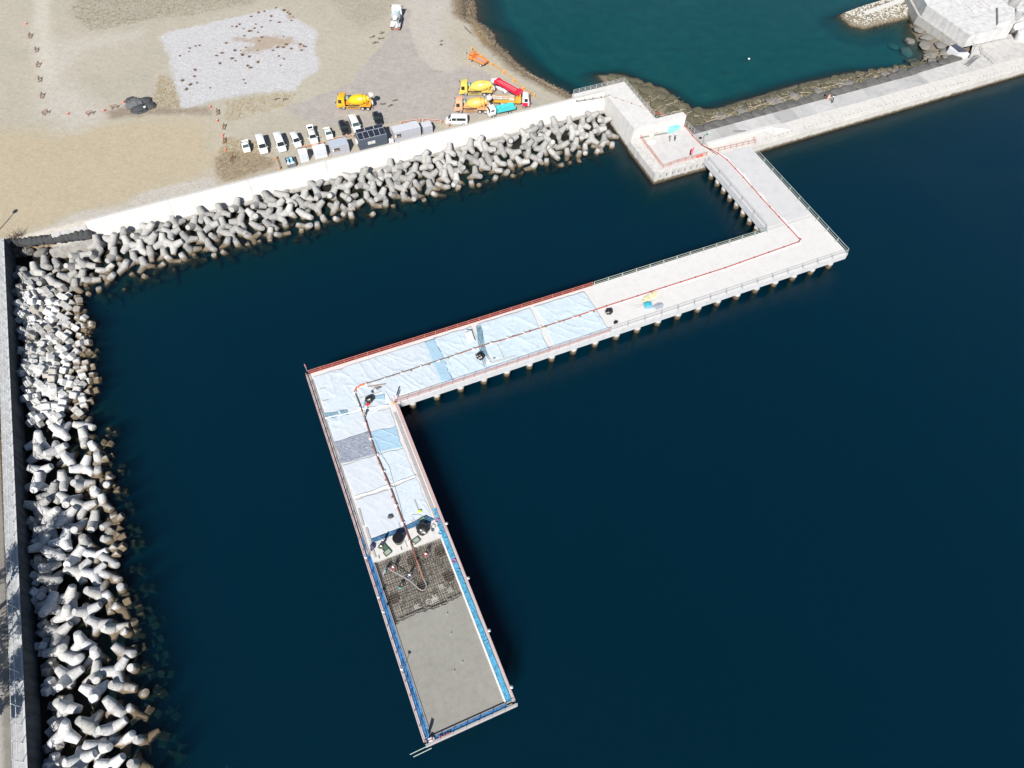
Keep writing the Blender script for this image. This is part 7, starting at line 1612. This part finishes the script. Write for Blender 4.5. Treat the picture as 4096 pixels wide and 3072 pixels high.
for (u_, v_, du, dv, lab) in ((1285, 765, 60, -165, 'upper'), (1310, 940, 45, -120, 'lower')):
    A_ = at('z7', u_, v_, QUAY); m_ = MB(); m_.cone((0, 0, 0), (.1, 0, 3.4), .08, .07, 7); m_.box((.1, 0, 3.4), (.2, .2, .1)); tag(m_.build('mooring_post', paint('post_grey', (.28, .29, .31), .5), loc=A_), 'tall grey post at the landing stair, ' + lab + ' one', 'post')
# orange easel by the worker on the walkway
p = at('e', 515, 860, QUAY); t = thing('survey_stand', 'orange A frame stand beside the lone worker on the walkway', 'stand', p); m_ = MB()
for (x, y) in ((-.55, -.2), (.55, -.2), (0, .5)): m_.beam((x, y, 0), (0, 0, 1.45), .09, .07)
m_.build('leg', paint('stand_orange', (.66, .26, .12), .6), t); m_ = MB(); m_.beam((-.4, -.15, .55), (.4, -.15, .55), .1, .08); m_.box((.05, -.1, .8), (.5, .06, .5)); m_.build('board', paint('stand_board', (.66, .5, .42), .6), t)
m_ = MB(); m_.blob((0, 0, .3), (.2, .2, .4), 2, .2, 4); tag(m_.build('dark_bag', BAGB, None, True, loc=at('e', 492, 830, QUAY)), 'dark bag standing left of the orange stand on the walkway', 'bag')
m_ = MB(); m_.blob((0, 0, .05), (.28, .28, .22), 2, .05, 1); tag(m_.build('white_buoy', S_WHITE, None, True, loc=at('d', 1287, 77, 0)), 'small white buoy floating alone in the lagoon', 'buoy')
# bare shrub and lamp post shadow caster at the left corner
t = thing('bare_shrub', 'leafless brown shrub at the end of the parapet wall', 'shrub', at('f', 150, 330, 3.8)); TW = paint('twig_brown', (.13, .09, .07), .9, .2); q = random.Random(5)
m_ = MB()
for k in range(34):
    a_ = q.uniform(0, 6.28); L = q.uniform(.8, 2.2); x, y = q.uniform(-1.6, .9), q.uniform(-.6, .6); e_ = Vector((x+L*.6*math.cos(a_), y+L*.6*math.sin(a_), L)); mid = Vector((x+L*.2*math.cos(a_), y+L*.2*math.sin(a_), L*.55)); m_.tube([(x, y, 0), mid, e_], [.04, .025, .01], 4); m_.tube([mid, mid+Vector((q.uniform(-.5, .5), q.uniform(-.5, .5), q.uniform(.2, .7)))], [.02, .008], 4)
m_.build('twigs', TW, t)
tip = at('f', 132, 97, GZ); hgt = 9.0; shl = hgt/math.tan(rad(SUN_EL))
bp_ = Vector((tip.x-shl*math.cos(rad(SH_AZ)), tip.y-shl*math.sin(rad(SH_AZ)), GZ))
t = thing('street_lamp', 'tall street lamp standing left of the parapet wall, seen by its shadow', 'street lamp', bp_); m_ = MB(); m_.cone((0, 0, 0), (0, 0, 9), .13, .08, 8); m_.tube([(0, 0, 6.2), (.5, .5, 6.5)], .05, 6); m_.build('pole', GALG, t)
m_ = MB(); m_.blob((0, 0, 9), (.42, .42, .3), 2, .3, 3); m_.build('lamp_head', paint('lamp_dark', (.1, .1, .1), .6), t)
# pine trees outside the wall whose crowns shade the lower left blocks
def pine(loc, H, seed, label):
    q = random.Random(seed); t = thing('pine_tree', label, 'tree', loc); BARK = paint('bark', (.12, .085, .06), .95, .3); LEAF = paint('pine_leaf', (.05, .075, .035), .9, .4, 2)
    m_ = MB(); m_.tube([(0, 0, 0), (.3, .1, H*.3), (.1, -.2, H*.62), (.2, .1, H)], [.3, .25, .17, .05], 8)
    cs = []
    for k in range(15):
        a_ = q.uniform(0, 6.28); z = H*q.uniform(.45, .97); R = (1.15-z/H)*H*.42*q.uniform(.6, 1.1)+.4; c = Vector((R*math.cos(a_), R*math.sin(a_), z+.4)); cs.append(c); m_.tube([(.15, 0, z-.5), c*.5+Vector((0, 0, z*.5-.1)), c], [.09, .06, .03], 5)
    m_.build('trunk', BARK, t, True); m_ = MB()
    for c in cs:
        for k in range(170):
            d = Vector((q.gauss(0, 1), q.gauss(0, 1), q.gauss(0, .6))); d = d.normalized()*q.uniform(.2, 1.25); p_ = c+d; u_ = Vector((q.uniform(-1, 1), q.uniform(-1, 1), q.uniform(-.4, .6))).normalized(); v_ = u_.cross(Vector((q.uniform(-1, 1), q.uniform(-1, 1), 1))).normalized(); m_.add([p_-u_*.26-v_*.05, p_+u_*.26-v_*.05, p_+u_*.26+v_*.05, p_-u_*.26+v_*.05], [(0, 1, 2, 3)])
    m_.build('crown', LEAF, t, fix=False); return t
pine((-53.2, 48.5, 3.6), 14.5, 1, 'dark pine tree left of the parapet wall, the one by its middle')
pine((-53.6, 41.0, 3.6), 12.5, 2, 'dark pine tree left of the parapet wall, the shorter one')
pine((-53.0, 35.5, 3.6), 10.0, 3, 'dark pine tree left of the parapet wall, lowest in the picture')
# ------------------------------------------------------------------ people: one skinned body each, helmet as a child
def person(label, p, rz, jacket, trousers, helmet, pose='stand', skin=(.45, .28, .2), vest=None, hold=None):
    J = dict(pel=(0, 0, .95), bel=(0, 0, 1.10), che=(0, .0, 1.34), nek=(0, 0, 1.52), hed=(.02, 0, 1.62), top=(.02, 0, 1.74),
             shl=(0, .19, 1.44), shr=(0, -.19, 1.44), ell=(-.02, .27, 1.16), elr=(-.02, -.27, 1.16), wrl=(.10, .27, .92), wrr=(.10, -.27, .92),
             hil=(0, .10, .90), hir=(0, -.10, .90), knl=(.03, .12, .50), knr=(.03, -.12, .50), anl=(-.02, .13, .09), anr=(-.02, -.13, .09), tol=(.17, .15, .05), tor=(.17, -.15, .05))
    def rotY(keys, piv, ang):
        c, s = math.cos(ang), math.sin(ang)
        for k in keys:
            x, y, z = J[k]; x -= piv[0]; z -= piv[2]; J[k] = (piv[0]+x*c+z*s, y, piv[2]-x*s+z*c)
    UP = ['bel', 'che', 'nek', 'hed', 'top', 'shl', 'shr', 'ell', 'elr', 'wrl', 'wrr']
    if pose in ('bend', 'hold'):
        rotY(UP, J['pel'], .75 if pose == 'bend' else .4)
        x, y, z = J['che']
        J['ell'] = (x+.16, .24, z-.22); J['elr'] = (x+.16, -.24, z-.22); J['wrl'] = (x+.40, .14, z-.42); J['wrr'] = (x+.40, -.14, z-.42)
        rotY(['hed', 'top'], J['nek'], -.35)
        J['knl'] = (.14, .15, .50); J['knr'] = (-.10, -.15, .49); J['anl'] = (.10, .16, .09); J['tol'] = (.28, .18, .05); J['anr'] = (-.26, -.15, .10); J['tor'] = (-.10, -.17, .05)
    elif pose == 'crouch':
        for k in UP+['pel', 'hil', 'hir']: x, y, z = J[k]; J[k] = (x-.12, y, z-.50)
        rotY(UP, J['pel'], .7); J['knl'] = (.30, .16, .50); J['knr'] = (.28, -.16, .46)
        x, y, z = J['che']; J['ell'] = (x+.14, .24, z-.24); J['elr'] = (x+.14, -.24, z-.24); J['wrl'] = (x+.34, .12, z-.38); J['wrr'] = (x+.34, -.12, z-.38)
    elif pose == 'walk':
        J['knl'] = (.16, .11, .52); J['anl'] = (.26, .12, .11); J['tol'] = (.44, .14, .08); J['knr'] = (-.02, -.11, .50); J['anr'] = (-.26, -.12, .13); J['tor'] = (-.10, -.14, .05); J['wrl'] = (-.12, .28, .94); J['wrr'] = (.26, -.27, .98)
    elif pose == 'point':
        J['ell'] = (.22, .27, 1.36); J['wrl'] = (.46, .22, 1.46); J['wrr'] = (.18, -.18, 1.05); J['elr'] = (.02, -.30, 1.16)
    elif pose == 'hips':
        J['ell'] = (-.06, .40, 1.18); J['wrl'] = (.06, .22, 1.04); J['elr'] = (.16, -.30, 1.22); J['wrr'] = (.30, -.16, 1.34)
    R = dict(pel=.155, bel=.145, che=.165, nek=.062, hed=.092, top=.07, shl=.085, shr=.085, ell=.052, elr=.052, wrl=.036, wrr=.036, hil=.105, hir=.105, knl=.070, knr=.070, anl=.048, anr=.048, tol=.038, tor=.038)
    E = [('pel', 'bel'), ('bel', 'che'), ('che', 'nek'), ('nek', 'hed'), ('hed', 'top'), ('che', 'shl'), ('che', 'shr'), ('shl', 'ell'), ('shr', 'elr'), ('ell', 'wrl'), ('elr', 'wrr'), ('pel', 'hil'), ('pel', 'hir'), ('hil', 'knl'), ('hir', 'knr'), ('knl', 'anl'), ('knr', 'anr'), ('anl', 'tol'), ('anr', 'tor')]
    keys = list(J); me = bpy.data.meshes.new('person'); me.from_pydata([J[k] for k in keys], [(keys.index(a), keys.index(b)) for a, b in E], [])
    o = link(bpy.data.objects.new('person', me)); md = o.modifiers.new('skin', 'SKIN'); md.use_smooth_shade = True
    for i, k in enumerate(keys):
        sv = me.skin_vertices[0].data[i]; r = R[k]*1.08; sv.radius = (r, r*1.0 if k not in ('pel', 'bel', 'che') else r*.72); sv.use_root = (k == 'pel')
    sb = o.modifiers.new('sub', 'SUBSURF'); sb.levels = 2; sb.render_levels = 2
    dg = bpy.context.evaluated_depsgraph_get(); dg.update()
    bm_ = bpy.data.meshes.new_from_object(o.evaluated_get(dg)); bpy.data.objects.remove(o)
    m = MB(); m.v = [v.co.copy() for v in bm_.vertices]; m.f = [tuple(q.vertices) for q in bm_.polygons]
    # material by nearest bone: 0 jacket 1 trousers 2 skin 3 boots
    BM = {('hed', 'top'): 2, ('nek', 'hed'): 2}
    for a, b in E:
        if (a, b) in BM: continue
        BM[(a, b)] = 1 if a in ('hil', 'hir', 'knl', 'knr') or b in ('hil', 'hir') else (3 if a in ('anl', 'anr') else 0)
    def near(pt):
        best = (9, 0)
        for (a, b), mi in BM.items():
            A_, B_ = Vector(J[a]), Vector(J[b]); d = B_-A_; t = max(0, min(1, (pt-A_).dot(d)/d.length_squared)); q = (pt-A_-d*t).length
            if q < best[0]: best = (q, mi)
        return best[1]
    m.m = [near(sum((m.v[i] for i in f), Vector())/len(f)) for f in m.f]
    # hands: palm, four unequal curled fingers and a side thumb, rooted in the wrist
    m.mat(2)
    for wk, ek, sg in (('wrl', 'ell', 1), ('wrr', 'elr', -1)):
        w_ = Vector(J[wk]); d = (w_-Vector(J[ek])).normalized(); s_ = d.cross(Vector((0, sg, .2))).normalized(); n_ = s_.cross(d)
        m.tube([w_-d*.02, w_+d*.04, w_+d*.085], [.032, .042, .036], 8)
        for k, L in enumerate((.072, .082, .078, .06)):
            b0 = w_+d*.08+s_*(.030-.020*k); m.tube([b0, b0+d*L*.5-n_*.012*sg, b0+d*L*.8-n_*.04*sg], [.0095, .009, .0075], 6)
        b0 = w_+d*.03+s_*.036; m.tube([b0, b0+s_*.03+d*.03, b0+s_*.035+d*.06-n_*.01*sg], [.012, .011, .008], 6)
    # face: nose, brows, ears, mouth
    hd = Vector(J['hed']); up = (Vector(J['top'])-hd).normalized(); fw = Vector((1, 0, 0)); fw = (fw-up*fw.dot(up)).normalized(); sd_ = up.cross(fw)
    m.blob(hd+fw*.098-up*.0, (.016, .014, .024), 1, 0); m.blob(hd+sd_*.094, (.018, .012, .03), 1, 0); m.blob(hd-sd_*.094, (.018, .012, .03), 1, 0)
    m.mat(4)
    for s in (-1, 1): m.blob(hd+fw*.090+up*.03+sd_*(.034*s), (.008, .014, .009), 1, 0)
    m.blob(hd+fw*.090-up*.045, (.006, .024, .006), 1, 0)
    jm = paint('cloth_'+str(jacket), jacket, .8, .2, 6); tm_ = paint('cloth_'+str(trousers), trousers, .85, .2, 6); sm = paint('skin_'+str(skin), skin, .6, .05); bt = paint('boots', (.03, .03, .03), .7)
    root = m.build('person', [jm, tm_, sm, bt, paint('face_dark', (.06, .03, .025), .6)], None, True, 60, fix=False, loc=p, rz=rz)
    tag(root, label, 'person')
    h = MB(); c = hd+up*.07
    q = up.rotation_difference(Vector((0, 0, 1))).inverted().to_matrix().to_4x4()
    h.blob((0, 0, 0), (.135, .120, .11), 3, 0); h.v = [Vector((v.x, v.y, max(v.z, -.01))) for v in h.v]
    h.lathe((0.02, 0, -.015), (0.02, 0, .004), [(0, .1), (.01, .155), (1, .15), (1, .1)], 20, False)
    hp_ = MB(); hp_.v = [q @ v + c for v in h.v]; hp_.f = h.f; hp_.m = h.m
    hp_.build('helmet', paint('helmet_'+str(helmet), helmet, .3, .05), root, True)
    if vest:
        vv = MB(); A_, B_ = Vector(J['bel']), Vector(J['che']); d = (B_-A_)
        vv.lathe(A_-d*.15, B_+d*.45, [(0, .175), (.3, .18), (.75, .20), (1, .13)], 16, False)
        vs = []
        ctr = A_
        ax = d.normalized(); sdv_ = Vector((0, 1, 0)); fv = ax.cross(sdv_)
        for v in vv.v: r_ = v-ctr; vs.append(ctr+ax*r_.dot(ax)+sdv_*r_.dot(sdv_)*1.12+fv*r_.dot(fv)*.86)
        vv.v = vs; vv.build('vest', paint('vest_'+str(vest), vest, .7, .1), root, True)
    return root
NAVY, DRED, GREY, OLIVE, TANT, BLU = (.02, .03, .07), (.42, .02, .035), (.20, .21, .22), (.10, .14, .12), (.36, .25, .16), (.10, .16, .30)
WHT, TEALH = (.70, .70, .70), (.05, .36, .33)
RZ = 3.2
person('person in a red jacket and white helmet standing on the bars right of the pipe', at('z5', 1225, 815, RZ), -1.9, DRED, NAVY, WHT, 'bend')
person('person in a red jacket and white helmet beside the free end of the grey hose', at('z5', 645, 1090, RZ), -2.3, DRED, NAVY, WHT, 'hold')
person('person in a grey jacket and teal helmet near the left blue walkway', at('z5', 440, 1215, RZ), .3, GREY, GREY, TEALH, 'bend')
person('person in tan trousers and white helmet holding the hose in the middle of the bars', at('z5', 910, 1240, RZ), -1.2, BLU, TANT, WHT, 'hold')
person('person in a teal helmet bending over the bars below the hose', at('z5', 745, 1440, RZ), -1.7, OLIVE, (.42, .33, .27), TEALH, 'bend')
person('person in dark clothes and pale helmet standing on the white strip near the green trays', at('z5', 445, 630, DECK), -1.3, NAVY, (.05, .05, .06), (.66, .55, .48), 'stand')
person('person in dark green clothes and white helmet kneeling at the left of the white strip', at('z5', 360, 700, DECK), -.6, OLIVE, (.05, .10, .09), WHT, 'crouch')
person('person in brown clothes crouching by the pipe at the top of the outer arm', at('l', 555, 375, DECK), .9, (.28, .20, .16), (.22, .19, .18), (.55, .46, .38), 'bend')
person('person in dark clothes with a white vest, left of the two on the landing', at('z6', 545, 575, QUAY+.02), 2.6, NAVY, (.06, .06, .07), WHT, 'point', vest=(.6, .62, .6))
person('person in dark clothes with a white vest, right of the two on the landing', at('z6', 635, 565, QUAY+.02), -1.4, NAVY, (.03, .035, .06), WHT, 'hips', vest=(.6, .62, .62))
person('person in navy overalls and white helmet alone on the breakwater walkway', at('e', 552, 890, QUAY), 2.6, (.02, .04, .09), (.015, .02, .04), WHT, 'hold')
